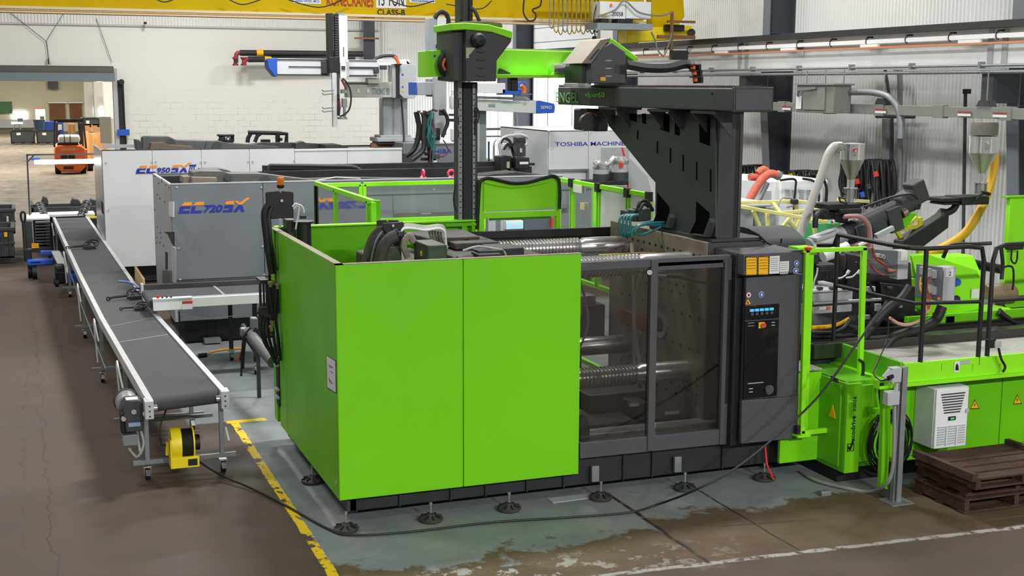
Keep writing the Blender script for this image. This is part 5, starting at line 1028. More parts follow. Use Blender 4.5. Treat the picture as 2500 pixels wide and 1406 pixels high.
# second robot
y2 = 20.2
S2 = thing('linear_robot', 'white linear robot with bright blue beam end, half hidden behind the green robot', 'robot', at(1180, 440, y=y2+.4))
part('pedestal_foot', S2, MB().box(at(1170, 440, y=y2+.3).x, at(1188, 440, y=y2+.3).x, y2+.3, y2+.6, 0, 1.95), LGREY); part('pedestal', S2, MB().fb(1170, 262, 1188, 450, y2+.3, .3), mat('robot_sage', '#7d8884', .5), .01); part('pedestal_face', S2, MB().fb(1163, 262, 1171, 420, y2+.28, .3), LGREY)
part('main_beam', S2, MB().fp([(1160, 241), (1310, 248), (1310, 277), (1160, 270)], y2, .3), mat('beam_pale', '#c2cbc4', .45), .008); part('beam_rail', S2, MB().fp([(1160, 234), (1285, 238), (1300, 246), (1160, 241)], y2+.02, .25), GALV, .004)
part('blue_end_cap', S2, MB().fp([(1310, 246), (1318, 245), (1354, 253), (1356, 262), (1354, 276), (1310, 278)], y2-.02, .34), BLUE, .01)
q = at(1334, 262, y=y2-.03); text('lettering', S2, 'SEPRO', q.x, y2-.025, q.z, .05, PAPER, 'y', .2); part('grey_plate', S2, MB().fb(1193, 254, 1209, 261, y2-.01, .01), GALV)
part('upper_carriage', S2, MB().fb(1160, 203, 1234, 228, y2-.2, .2), WHITE, .008); part('blue_cover', S2, MB().fb(1226, 217, 1272, 232, y2-.2, .3).fb(1270, 200, 1284, 212, y2-.1, .2), BLUE, .01); part('orange_cable', S2, MB().tube(path(y2-.25, (1272, 208), (1280, 215), (1280, 228)), .03, 8, smooth=4), ORANGE)
part('cross_beam', S2, MB().fb(1018, 200, 1060, 232, y2-.2, .25), LGREY, .01); part('blue_strip', S2, MB().fb(1008, 201, 1017, 232, y2-.25, .25), BLUE); part('beam_foot', S2, MB().fb(1048, 192, 1075, 236, y2-.15, .2), GALV, .01)
part('vertical_housing', S2, MB().fb(1047, 44, 1068, 128, y2-.4, .2), mat('housing_blue_grey', '#a2a8ae', .4), .006); part('vertical_housing', S2, MB().fb(1068, 44, 1090, 128, y2-.42, .2), WHITE, .006); part('vertical_post', S2, MB().fb(1062, 188, 1090, 330, y2-.35, .15).fb(1062, 330, 1074, 350, y2-.33, .1), LGREY, .006)
part('cable_arch', S2, MB().tube(path(y2-.4, (1062, 44), (1070, 32), (1084, 31), (1093, 42), (1095, 70), (1094, 125)), .04, 8, smooth=5), BLACK); part('display', S2, MB().fb(1076, 75, 1084, 80, y2-.43, .01).fb(1065, 108, 1068, 112, y2-.43, .01).fb(1065, 113, 1068, 117, y2-.43, .01), BLACK)
part('air_cylinder', S2, MB().lathe([(.035, 0), (.05, .03), (.05, .2), (.02, .22), (.02, .3)], at(1105, 267, y=y2-.5), 12).lathe([(.02, -.2), (.045, -.18), (.045, .0), (.02, .02)], at(1106, 315, y=y2-.5), 12), WHITE)
part('cylinder_clamp', S2, MB().fb(1100, 278, 1112, 283, y2-.5, .1).fb(1101, 290, 1112, 297, y2-.5, .1), BLACK)
# gripper tool with hoses
gt = thing('gripper_tool', 'tangled black and teal gripper tool hanging over the white press end', 'gripper', at(1050, 400, y=19.6))
for pp in (((1016, 273), (1020, 290), (1023, 310), (1020, 340), (1010, 365), (990, 380)), ((1034, 275), (1036, 300), (1034, 335), (1036, 350), (1030, 370), (1005, 390)), ((1046, 272), (1045, 300), (1048, 340), (1050, 370), (1052, 400))):
    part('tool_hose', gt, MB().tube(path(19.6, *pp), .045, 8, smooth=5), BLACK if pp[0][0] != 1034 else PLASTG)
part('tool_frame', gt, MB().fb(1018, 336, 1075, 343, 19.6, .1).fb(1040, 372, 1060, 380, 19.5, .1).fb(1048, 270, 1056, 395, 19.65, .05).fb(1012, 340, 1070, 337, 19.7, .05).fb(1068, 312, 1075, 340, 19.6, .1).fb(1030, 385, 1065, 392, 19.6, .1), BLACK, .008)
random.seed(11)
for k in range(9): a, b = 1048+random.uniform(0, 18), 268+random.uniform(0, 40); part('teal_line', gt, MB().tube(path(19.45-.02*k, (a, b), (a+random.uniform(-6, 6), b+30), (a+random.uniform(-8, 8), b+60), (a+random.uniform(-6, 6), b+90)), .012, 5, smooth=5), TEAL if k % 3 else mat('maroon_hose', '#6d2430', .5))
for k in range(7): a, b = 1022+k*7, 270+random.uniform(-4, 6); part('coupling', gt, MB().fb(a, b, a+5, b+5, 19.5, .08), PLASTG if k % 2 else mat('maroon_hose', '#6d2430', .5), .004)
part('right_hose', gt, MB().tube(path(19.5, (1080, 268), (1090, 282), (1093, 300), (1086, 318), (1080, 335)), .03, 8, smooth=5).fb(1076, 268, 1088, 282, 19.5, .1), BLACK); part('pink_line', gt, MB().tube(path(19.4, (1082, 342), (1090, 355), (1094, 370), (1084, 381), (1074, 382)), .01, 6, smooth=5), mat('maroon_hose', '#6d2430', .5))
part('white_tag', gt, MB().fb(1058, 392, 1067, 402, 19.45, .02), WHITE); part('purple_box', gt, MB().fb(1060, 376, 1074, 388, 19.5, .1), mat('plum_box', '#4d4252', .5), .005)
# robot pair clutter (wires and black boxes behind the column)
kb = thing('tool_changer', 'black wired tool changer blocks standing before the bright window', 'machine', at(1245, 430, y=19.0))
part('lower_block', kb, MB().fb(1221, 381, 1250, 428, 19, .3), BLACK, .02); part('right_block', kb, MB().fb(1259, 385, 1293, 412, 18.9, .3), BLACK, .01); part('upper_block', kb, MB().fb(1263, 335, 1284, 382, 19, .2), PLASTG, .01); part('label_strip', kb, MB().fb(1269, 395, 1290, 401, 18.89, .01), PAPER)
for pp in (((1222, 380), (1220, 350), (1232, 335), (1255, 330), (1275, 330), (1290, 338), (1286, 352), (1282, 354)), ((1222, 350), (1230, 338), (1245, 345), (1250, 365), (1258, 380)), ((1230, 365), (1240, 352), (1250, 362)), ((1262, 340), (1250, 360), (1256, 385))): part('arch_cable', kb, MB().tube(path(18.9, *pp), .022, 6, smooth=6), BLACK if pp[0][0] != 1222 or pp[0][1] == 350 else LGREY)
part('grip_plate', kb, MB().fb(1228, 350, 1246, 366, 18.95, .1), WHITE, .01); part('steel_bits', kb, MB().fb(1238, 395, 1244, 410, 18.9, .05).fb(1236, 415, 1240, 428, 18.9, .05).fb(1272, 362, 1275, 372, 18.9, .05), CHROME); part('connector', kb, MB().fb(1293, 398, 1306, 404, 18.95, .05), BLACK)
part('foot_blocks', kb, MB().fb(1232, 410, 1262, 430, 19.0, .3), GRAPH, .02)
hb_ = thing('pipe_rack', 'grey pipes and racking under the bright side window', 'rack', at(1220, 420, y=30))
part('rail', hb_, MB().fb(1188, 312, 1258, 318, 30, .1).fb(1188, 331, 1240, 335, 30, .1).fb(1190, 390, 1220, 394, 30, .1), GALV); part('post', hb_, MB().fb(1192, 345, 1196, 430, 30, .05).fb(1206, 345, 1208, 560, 30, .05).fb(1192, 430, 1196, 560, 30, .05), mat('rack_blue', '#41597a', .5)); part('lower_panel', hb_, MB().fb(1188, 394, 1225, 430, 30, .1), mat('rack_sage', '#86a09c', .5)); part('thin_pipe', hb_, MB().tube(path(29.8, (1206, 430), (1204, 360), (1212, 340)), .02, 6, smooth=4), LGREY)
# ================================================================ injection end of the lime press (right side)
def tread(name, parent, x0, x1, y0, y1, z0, z1, lab=None):
    M = MATS.get('tread_plate')
    if not M:
        M = mat('tread_plate', '#b9b6b2', .45, .35); N = M.node_tree.nodes; L = M.node_tree.links
        g = N.new('ShaderNodeNewGeometry'); mp = N.new('ShaderNodeMapping'); mp.inputs['Rotation'].default_value = (0, 0, math.radians(45)); mp.inputs['Scale'].default_value = (26, 26, 26); L.new(g.outputs['Position'], mp.inputs[0])
        ck = N.new('ShaderNodeTexChecker'); ck.inputs['Scale'].default_value = 1; L.new(mp.outputs[0], ck.inputs['Vector'])
        bp = N.new('ShaderNodeBump'); bp.inputs['Strength'].default_value = .5; bp.inputs['Distance'].default_value = .004; L.new(ck.outputs['Fac'], bp.inputs['Height']); L.new(bp.outputs[0], N['Principled BSDF'].inputs['Normal'])
        mx = N.new('ShaderNodeMix'); mx.data_type = 'RGBA'; mx.inputs['A'].default_value = lin('#a29e9a'); mx.inputs['B'].default_value = lin('#cfccc8'); L.new(ck.outputs['Fac'], mx.inputs['Factor']); L.new(mx.outputs['Result'], N['Principled BSDF'].inputs['Base Color'])
    return part(name, parent, MB().box(x0, x1, y0, y1, z0, z1), M, .003, lab)
I = thing('injection_unit', 'lime green injection end of the foreground press with black carriage', 'machine', (8.5, 10.5, 0))
part('low_panel', I, MB().box(6.27, 6.68, 9.56, 9.6, .14, .96), GREEN, .004)
part('cabinet_side', I, MB().box(6.68, 6.72, 9.19, 9.95, .12, .93), mat('lime_paint_deep', '#62b41c', .38, var=.04), .004)
part('cabinet_side_door', I, MB().box(6.665, 6.68, 9.24, 9.9, .16, .9), mat('lime_paint_deep', '#62b41c', .38), .004)
part('cabinet_front', I, MB().box(6.68, 6.83, 9.16, 9.19, .12, .93), GREEN, .004)
part('cabinet_front', I, MB().box(6.835, 7.37, 9.18, 9.22, .2, .9), GREEN2, .004)
fx = [7.375, 8.42, 9.3, 10.2, 11.2]
for k in range(4): part('cabinet_front', I, MB().box(fx[k]+.004, fx[k+1]-.004, 9.2, 9.23, .2, .92), GREEN2, .004)
part('cabinet_shell', I, MB().box(6.7, 11.2, 9.24, 10.9, .14, .93), mat('lime_paint_deep', '#62b41c', .38)); part('skid', I, MB().box(6.7, 11.2, 9.3, 10.8, .0, .14), BLACK)
vx = at(2068, 1050, y=9.155)
vx = at(2083, 1047, y=9.155)
text('lettering', I, 'ecodrive', vx.x, 9.158, vx.z, .042, BLACK, 'v', .235, 0, .02); text('lettering', I, 'inside', vx.x, 9.158, at(2085, 986, y=9.155).z, .042, BLACK, 'v', .13)
ckq = at(2077, 1092, y=9.155); part('tick_box', I, MB().box(ckq.x-.035, ckq.x+.035, 9.152, 9.157, ckq.z-.035, ckq.z-.03).box(ckq.x-.035, ckq.x+.035, 9.152, 9.157, ckq.z+.03, ckq.z+.035).box(ckq.x-.035, ckq.x-.03, 9.152, 9.157, ckq.z-.035, ckq.z+.035).box(ckq.x+.03, ckq.x+.035, 9.152, 9.157, ckq.z-.035, ckq.z+.035), BLACK)
part('tick_mark', I, MB().bar((ckq.x-.03, 9.15, ckq.z+.01), (ckq.x-.01, 9.15, ckq.z-.02), .012).bar((ckq.x-.01, 9.15, ckq.z-.02), (ckq.x+.02, 9.15, ckq.z+.06), .012), BLACK)
for (px, py) in ((2380, 988), (2484, 976)):
    part('voltage_triangle', I, MB().fp([(px-9, py+9), (px+9, py+8), (px, py-10)], 9.192, .005), SIGNY); part('triangle_edge', I, MB().fp([(px-11, py+11), (px+11, py+10), (px, py-13)], 9.196, .003), BLACK); part('bolt_mark', I, MB().fp([(px-1, py+6), (px+2, py-1), (px, py-1), (px+1, py-6), (px-2, py+1), (px, py+1)], 9.189, .003), BLACK)
q = at(2032, 1005, x=6.66); part('voltage_triangle', I, MB().prism([(q.y-.05, q.z-.05), (q.y+.05, q.z-.05), (q.y, q.z+.06)], 'x', 6.658, 6.664), SIGNY); part('door_lock', I, MB().sp([(2028, 917), (2044, 925), (2044, 935), (2028, 927)], 6.655, .01), BLACK)
# bed and carriage
part('bed', I, MB().box(6.8, 11.2, 9.95, 11.7, .93, 1.12), BLACK); part('bed_rail', I, MB().box(6.8, 11.2, 9.86, 9.96, 1.0, 1.14), mat('oily_rail', '#4d4b48', .3, .7), .004)
part('bed_rail', I, MB().box(6.8, 11.2, 10.15, 10.2, 1.12, 1.18), mat('oily_rail', '#4d4b48', .3, .7)); part('bed_side', I, MB().box(8.1, 11.2, 10.2, 10.25, 1.18, 1.26), GREEN2)
part('carriage_block', I, MB().fp([(2110, 625), (2225, 640), (2232, 770), (2215, 850), (2110, 830)], 10.5, .9), DARK, .02); part('carriage_plate', I, MB().fp([(2150, 690), (2235, 700), (2235, 780), (2160, 790)], 10.4, .1), BLACK, .01)
part('carriage_leg', I, MB().fb(2190, 790, 2215, 862, 10.2, .2).fb(2305, 770, 2330, 862, 10.2, .2).fb(2060, 800, 2085, 870, 10.3, .2), BLACK, .01); part('carriage_shoe', I, MB().fb(2180, 838, 2226, 852, 10.1, .15).fb(2296, 832, 2342, 846, 10.1, .15), GRAPH, .006)
part('barrel_cover', I, MB().fb(1984, 712, 2082, 738, 10.35, .5).fb(1984, 746, 2080, 764, 10.35, .5), LGREY, .008); part('cover_top', I, MB().fb(1984, 706, 2084, 712, 10.3, .5), ALU, .004); part('cover_rod', I, MB().cyl(at(1984, 741, y=10.3), at(2150, 731, y=10.3), .018, n=10), STEEL)
part('rear_block', I, MB().fb(1975, 620, 2000, 700, 10.6, .5).fb(2002, 645, 2045, 662, 10.5, .2).fb(2060, 620, 2105, 690, 10.8, .3), DARK, .02); part('nozzle_wire', I, MB().tube(path(10.3, (2040, 680), (2055, 678), (2066, 670), (2070, 664)), .009, 6, smooth=4).tube(path(10.3, (2066, 678), (2080, 676), (2090, 668), (2096, 662)), .009, 6, smooth=4).tube(path(10.3, (1996, 654), (1994, 670), (1988, 686), (1986, 705)), .009, 6, smooth=4), WHITE)
for px in (2070, 2096): part('plug', I, MB().cyl(at(px-2, 668, y=10.28), at(px+3, 660, y=10.28), .016, n=8), WHITE)
part('lower_hose', I, MB().tube(path(10.2, (1980, 800), (2020, 797), (2050, 790), (2072, 778)), .02, 8, smooth=5), SIGNY); part('lower_hose', I, MB().tube(path(10.1, (1980, 812), (2030, 812), (2060, 800), (2075, 780)), .02, 8, smooth=5).tube(path(10.15, (1980, 822), (2040, 820), (2085, 820), (2110, 830)), .025, 8, smooth=5), BLACK)
part('green_cover', I, MB().fp([(2225, 625), (2268, 622), (2385, 660), (2402, 702), (2400, 765), (2285, 772), (2260, 765)], 10.5, .02), GREENB); cv = MB()
a = [at(px, py, y=10.5) for px, py in ((2222, 640), (2385, 662))]
part('green_cover_body', I, MB().box(8.7, 9.32, 10.52, 10.95, 1.2, at(2300, 690, y=10.52).z).prism([(10.52, at(2300, 690, y=10.52).z), (10.95, at(2300, 690, y=10.52).z), (10.95, 1.76), (10.7, 1.76)], 'x', 8.7, 9.3), GREENB, .015)
part('green_tab', I, MB().fb(2210, 621, 2268, 634, 10.9, .05), GREENB, .004); part('blue_plug', I, MB().cyl(at(2337, 689, y=10.46), at(2337, 689, y=10.5), .04, n=14), BLUE); part('black_plug', I, MB().cyl(at(2335, 730, y=10.46), at(2335, 730, y=10.5), .04, n=14), BLACK); part('data_plate', I, MB().fb(2372, 705, 2400, 728, 10.48, .01), PAPER)
part('base_plate', I, MB().fp([(2318, 780), (2410, 760), (2500, 760), (2500, 800), (2400, 806), (2330, 800)], 10.35, .7), GREENB, .01); part('drive_motor', I, MB().lathe([(.03, 0), (.11, 0), (.12, .03), (.12, .35), (.08, .4)], at(2403, 720, y=11.0), 18, 'x'), mat('motor_khaki', '#8a7b60', .5, .3), .0); part('motor_grey_box', I, MB().fb(2400, 736, 2430, 764, 10.8, .3), GREYP, .01)
part('black_tube', I, MB().cyl(at(2262, 622, y=11.9), at(2458, 660, y=11.9), .055, n=12), BLACK); part('round_cap', I, MB().cyl(at(2305, 632, y=11.7)-Vector((0, 0, .02)), at(2305, 632, y=11.7)+Vector((0, 0, .02)), .1, n=18), PLASTG)
random.seed(3)
for (a, b, c2, d) in ((2120, 700, 2138, 712), (2140, 742, 2152, 760), (2196, 745, 2204, 752), (2170, 700, 2180, 706), (2236, 790, 2250, 800), (2100, 770, 2125, 780), (2070, 770, 2090, 785), (2345, 812, 2372, 824)):
    part('small_block', I, MB().fb(a, b, c2, d, 10.36, .04), GRAPH if a % 4 else LGREY, .004)
for pp in (((2120, 690), (2135, 720), (2128, 760), (2140, 800)), ((2060, 790), (2075, 815), (2110, 822), (2150, 830)), ((2240, 770), (2270, 790), (2300, 792), (2330, 778)), ((2090, 640), (2100, 660), (2112, 690), (2108, 720))):
    part('carriage_cable', I, MB().tube(path(10.33, *pp), .012, 6, smooth=5), BLACK)
part('cover_clamp', I, MB().fb(2000, 701, 2010, 708, 10.28, .05).fb(2030, 701, 2040, 708, 10.28, .05).fb(2060, 701, 2068, 708, 10.28, .05), PLASTG, .003)
part('cover_label', I, MB().fb(2000, 749, 2016, 756, 10.34, .006), PAPER); part('cover_label', I, MB().fb(2020, 749, 2028, 756, 10.34, .006), ORANGE)
part('red_clip', I, MB().fb(2217, 825, 2222, 832, 10.0, .03), RED)
rc = part('tall_guard_panel', I, MB().fb(2459, 482, 2580, 720, 11.0, .06), GREENB, .01); part('panel_lip', I, MB().fb(2459, 478, 2580, 482, 10.98, .1), GREEN2); part('cabinet_brace', I, MB().fp([(2440, 712), (2458, 720), (2520, 735), (2520, 800), (2480, 790), (2450, 740)], 10.95, .04), GREEN, .004)
part('cabinet_latch', rc, MB().fb(2461, 600, 2469, 607, 10.9, .06), ORANGE); part('limit_switch', rc, MB().fb(2466, 595, 2500, 610, 10.85, .08), BLACK, .006); part('switch_cable', rc, MB().tube(path(10.84, (2470, 610), (2469, 635), (2478, 643), (2483, 632), (2484, 612)), .01, 6, smooth=5).tube(path(10.8, (2440, 660), (2458, 650), (2473, 655), (2474, 690), (2471, 708)), .012, 6, smooth=5), BLACK)
for k in range(3): part('thick_cable', I, MB().tube(path(10.2-.03*k, (2440, 755+k*4), (2455, 770+k*3), (2475, 782+k*2), (2510, 795+k*2)), .018, 8, smooth=4), BLACK)
part('corrugated_hose', I, MB().tube(path(9.9, (2300, 748), (2285, 780), (2255, 800), (2215, 812), (2180, 825), (2160, 850), (2155, 880)), .05, 10, smooth=6), BLACK); part('corrugated_hose', I, MB().tube(path(9.95, (2222, 700), (2200, 730), (2165, 755), (2130, 795), (2105, 830)), .045, 10, smooth=6), BLACK)
# grey terminal boxes
tg = thing('terminal_cabinet', 'grey terminal box with fan of white and red wires, upper of the two', 'electrical box', at(2175, 680, y=9.9))
part('enclosure', tg, MB().fb(2192, 612, 2218, 682, 9.75, .12), LGREY, .006); part('enclosure', tg, MB().prism([(at(2138, 640, y=9.9).x, 9.95), (at(2192, 640, y=9.75).x, 9.75), (at(2192, 640, y=9.75).x, 9.87), (at(2138, 640, y=9.9).x, 10.05)], 'z', at(2192, 680, y=9.75).z+.02, at(2192, 612, y=9.75).z), GREYP, .006); part('number_card', tg, MB().fb(2200, 612, 2216, 636, 9.745, .005), PAPER)
for k in range(6): part('plug', tg, MB().fb(2140+k*8, 620+k*2, 2152+k*8, 628+k*2, 9.85, .05), GREYH, .004)
for k in range(5): part('wire', tg, MB().tube(path(9.8-.02*k, (2120+k*3, 605), (2124+k*4, 630), (2140+k*6, 645+k), (2170, 655+k*2), (2190, 660)), .006, 6, smooth=5), GREYH if k < 3 else WRED)
part('red_wire', tg, MB().tube(path(9.7, (2122, 640), (2135, 658), (2150, 668), (2160, 672)), .0065, 6, smooth=5).tube(path(9.72, (2118, 630), (2130, 655), (2145, 668)), .0065, 6, smooth=5), WRED)
tg2 = thing('terminal_cabinet', 'grey terminal box numbered 2 with red wires and square plugs', 'electrical box', at(2310, 740, y=9.8))
part('enclosure', tg2, MB().fb(2303, 652, 2332, 742, 9.75, .12), LGREY, .006); part('enclosure', tg2, MB().prism([(at(2262, 640, y=9.9).x, 9.95), (at(2303, 640, y=9.75).x, 9.75), (at(2303, 640, y=9.75).x, 9.87), (at(2262, 640, y=9.9).x, 10.05)], 'z', at(2303, 740, y=9.75).z+.02, at(2303, 652, y=9.75).z+.0), GREYP, .006)
part('number_card', tg2, MB().fb(2309, 653, 2328, 676, 9.745, .005), PAPER); q = at(2320, 668, y=9.74); text('lettering', tg2, '2', q.x, 9.744, q.z, .04, PLASTG); part('orange_knob', tg2, MB().cyl(at(2292, 729, y=9.76), at(2292, 729, y=9.8), .014), ORANGE)
for r in range(2):
    for k in range(3): part('plug', tg2, MB().fb(2254+k*11, 652+r*40+k*4, 2266+k*11, 672+r*40+k*4, 9.8, .06), GREYH, .006)
for k in range(4): part('red_wire', tg2, MB().tube(path(9.78, (2248+k*8, 676), (2246+k*6, 700), (2256+k*5, 730), (2262+k*2, 755)), .0065, 6, smooth=5), WRED if k else SIGNY)
part('wire_loom', tg2, MB().tube(path(9.6, (2172, 775), (2195, 790), (2220, 792), (2250, 778), (2266, 755)), .014, 6, smooth=5), mat('pale_pink_loom', '#c58f8a', .5))
# platform, steps, handrails
D = thing('work_platform', 'lime edged tread plate platform with black handrail beside the press', 'platform', (8.5, 9.2, .9))
tread('deck_plate', D, 7.13, 11.2, 9.0, 9.86, 1.04, 1.055); tread('step_plate', D, 6.3, 6.68, 9.55, 9.9, .975, .99)
part('fascia', D, MB().box(7.12, 11.2, 8.97, 9.0, .93, 1.12), GREENB, .004); part('fascia_lip', D, MB().box(7.1, 11.2, 8.93, 9.0, .92, .95), GREENB, .004); part('side_fascia', D, MB().box(7.1, 7.13, 9.0, 10.0, .93, 1.13), mat('lime_paint_deep', '#62b41c', .38), .004); part('side_lip', D, MB().box(7.04, 7.13, 8.95, 10.0, .92, .94), GREENB)
part('corner_post', D, MB().fb(2030, 852, 2036, 890, 9.98, .04), GREEN); q = at(2338, 893, y=8.965); part('pictogram_plate', D, MB().fb(2330, 882, 2343, 908, 8.962, .006), PAPER); part('pictogram', D, MB().fp([(2333, 904), (2341, 904), (2340, 892), (2337, 887), (2334, 892)], 8.958, .003), BLACK); part('type_plate', D, MB().fb(2344, 880, 2368, 889, 8.962, .006), LGREY)
for px in (2300, 2375, 2440): part('fascia_bracket', D, MB().fb(px, 888, px+4, 905, 8.96, .01), GREENB)
zr = 2.1
rail = MB().tube([at(1996, 598, y=10.2), at(2036, 598, y=10.05), Vector((7.1, 10.0, 2.14)), Vector((7.12, 9.25, 2.13)), Vector((7.18, 9.04, 2.125)), Vector((7.3, 8.99, 2.12)), Vector((7.75, 8.99, 2.12)), Vector((7.9, 8.99, 2.1)), Vector((7.93, 8.99, 1.98)), Vector((7.93, 8.99, 1.05))], .021, 10)
part('handrail', D, rail, BLACK)
rl = part('mid_rail', D, MB().tube([Vector((7.1, 10.0, 1.66)), Vector((7.12, 9.2, 1.66)), Vector((7.2, 9.0, 1.645)), Vector((7.93, 8.99, 1.62))], .018, 8), BLACK)
for (x, y, zt) in ((7.1, 10.0, 2.14), (7.3, 8.99, 2.12)): part('rail_post', D, MB().cyl((x, y, 1.05), (x, y, zt), .021, n=10), BLACK)
part('handrail', D, MB().tube([Vector((8.03, 8.99, 1.05)), Vector((8.03, 8.99, 1.98)), Vector((8.06, 8.99, 2.09)), Vector((8.16, 8.99, 2.12)), Vector((10.5, 8.99, 2.12))], .021, 10), BLACK); part('mid_rail', D, MB().cyl((8.03, 8.99, 1.62), (10.5, 8.99, 1.62), .018, n=8), BLACK)
part('rail_bow', D, MB().tube([Vector((7.74, 9.3, 1.98)), Vector((7.78, 9.25, 2.1)), Vector((7.9, 9.05, 2.13)), Vector((8.0, 8.99, 2.14))], .018, 8, smooth=4).tube([Vector((8.12, 9.0, 2.1)), Vector((8.3, 9.2, 2.06)), Vector((8.42, 9.3, 1.9)), Vector((8.42, 9.3, 1.75))], .018, 8, smooth=4), BLACK)
part('switch_box', D, MB().fb(2414, 828, 2432, 850, 8.93, .05), BLACK, .006); part('switch_box', D, MB().fb(2430, 832, 2446, 848, 8.92, .05), LGREY, .006); part('switch_cable', D, MB().tube(path(8.9, (2438, 850), (2444, 875), (2454, 895), (2448, 908)), .012, 6, smooth=5), BLACK)
# swinging guard gate
Gt = thing('guard_gate', 'open lime green tube frame gate beside the control cabinet', 'gate', at(1960, 1065, y=9.42))
yg = 9.42
part('gate_frame', Gt, MB().fp([(1963, 608), (2118, 602), (2118, 612), (1963, 618)], yg, .04).fp([(1957, 1052), (2098, 1037), (2098, 1048), (1957, 1064)], yg, .04).fp([(1968, 610), (1978, 610), (1966, 1060), (1955, 1060)], yg, .04).fp([(2107, 604), (2118, 604), (2103, 1046), (2094, 1046)], yg, .04), GREENB, .004)
part('hinge_post', Gt, MB().fp([(1976, 610), (1988, 612), (1972, 1058), (1964, 1058)], yg+.1, .04), GREENB, .004); part('gate_handle', Gt, MB().tube(path(yg-.02, (2096, 878), (2104, 882), (2108, 888), (2107, 915), (2098, 922)), .012, 8, smooth=3), BLACK); part('hinge_plate', Gt, MB().fb(1948, 1063, 1980, 1068, yg-.02, .12), GREENB, .003); part('hinge', Gt, MB().fb(1946, 1040, 1954, 1060, yg, .04), BLACK, .004)
part('red_lamp', Gt, MB().lathe([(.0, 0), (.03, .005), (.035, .03), (.0, .04)], at(1972, 612, y=yg), 12), RED); part('top_plate', Gt, MB().fb(1948, 604, 1990, 609, yg, .15), GREENB)
# second tilted injection unit
B2 = thing('side_injection_unit', 'black and silver tilted injection unit rising towards the wall', 'machine', at(2060, 640, y=11.3))
u0, u1 = at(1975, 606, y=11.2), at(2238, 500, y=11.2); dv = (u1-u0)
def al(t, dz=0., dy=0.): return u0+dv*t+Vector((0, dy, dz))
part('barrel', B2, MB().cyl(al(.0, 0, 0), al(.3), .105, n=20), mat('barrel_satin', '#b4b5b6', .35, .5)); part('ram_cylinder', B2, MB().cyl(al(.0, -.06, -.25), al(.22, -.06, -.25), .06, n=16), WHITE); part('copper_cylinder', B2, MB().cyl(al(.26, -.14, -.2), al(.45, -.14, -.2), .065, n=16), mat('copper_sleeve', '#a58a7a', .3, .8)); part('cylinder_cap', B2, MB().cyl(al(.23, -.15, -.2), al(.27, -.14, -.2), .075, n=16), BLACK)
part('screw_housing', B2, MB().cyl(al(.3), al(.98, .06), .1, n=18), PLASTG); part('drive_block', B2, MB().bar(al(.38, -.06), al(.52, -.06), .26, .24), CHAR2, .01); part('drive_block', B2, MB().bar(al(.53, -.04), al(.68, -.04), .2, .2), PLASTG, .03); part('drive_block', B2, MB().bar(al(.68, -.03), al(.8, -.03), .24, .26), CHAR2, .01)
part('upper_motor', B2, MB().bar(al(.8, .08), al(.96, .12), .2, .18), PLASTG, .04); part('upper_motor', B2, MB().bar(al(.93, .14), al(1.04, .16), .2, .24), CHAR2, .02); part('brown_sleeve', B2, MB().cyl(al(.8, .0, -.1), al(.84, .01, -.1), .05, n=12), mat('copper_sleeve', '#a58a7a', .3, .8))
part('silver_plate', B2, MB().fb(2092, 535, 2112, 541, 11, .1).bar(al(.0, .1, -.05), al(.2, .09, -.05), .16, .04), LGREY, .006); part('chain_guard', B2, MB().tube(path(11.15, (1990, 556), (1992, 530), (2005, 516), (2020, 520)), .03, 8, smooth=5), BLACK)
part('top_cable', B2, MB().tube(path(11.0, (2110, 505), (2150, 490), (2190, 478), (2225, 474), (2240, 485)), .014, 6, smooth=5), BLACK); part('loom', B2, MB().tube(path(10.9, (2060, 530), (2095, 530), (2115, 545), (2122, 570), (2122, 610)), .018, 8, smooth=5), mat('red_white_loom', '#a8656a', .5)); part('loom', B2, MB().tube(path(10.92, (2062, 526), (2098, 526), (2120, 543), (2127, 570), (2127, 610)), .012, 8, smooth=5), GREYH)
part('knob_plug', B2, MB().fb(2033, 537, 2040, 548, 11.0, .04), CHROME, .01); part('light_bar', B2, MB().bar(at(2138, 577, y=11), at(2180, 556, y=11), .05), LGREY, .004); part('grease_gun', B2, MB().cyl(at(2095, 600, y=10.9), at(2116, 590, y=10.9), .02, n=8), WHITE)
part('tail_plug', B2, MB().fb(2236, 500, 2248, 512, 11.1, .08), BLACK, .01); part('support_pillar', B2, MB().box(8.0, 8.3, 11.3, 11.6, 0, 1.8), DARK)
part('bright_green_bracket', B2, MB().fp([(2185, 545), (2215, 520), (2240, 520), (2215, 555)], 11.25, .06), GREEN2, .006)
yf2 = thing('yellow_stand', 'small yellow steel stand under the tilted injection unit', 'stand', at(2220, 640, y=11.6))
part('frame_bar', yf2, MB().bar(at(2190, 560, y=11.6), at(2245, 552, y=11.6), .045).bar(at(2246, 530, y=11.6), at(2243, 640, y=11.6), .05).bar(at(2188, 562, y=11.6), at(2206, 592, y=11.6), .045).bar(at(2215, 552, y=11.6), at(2238, 530, y=11.6), .03), mat('dull_yellow', '#c3bd2c', .5), .004)
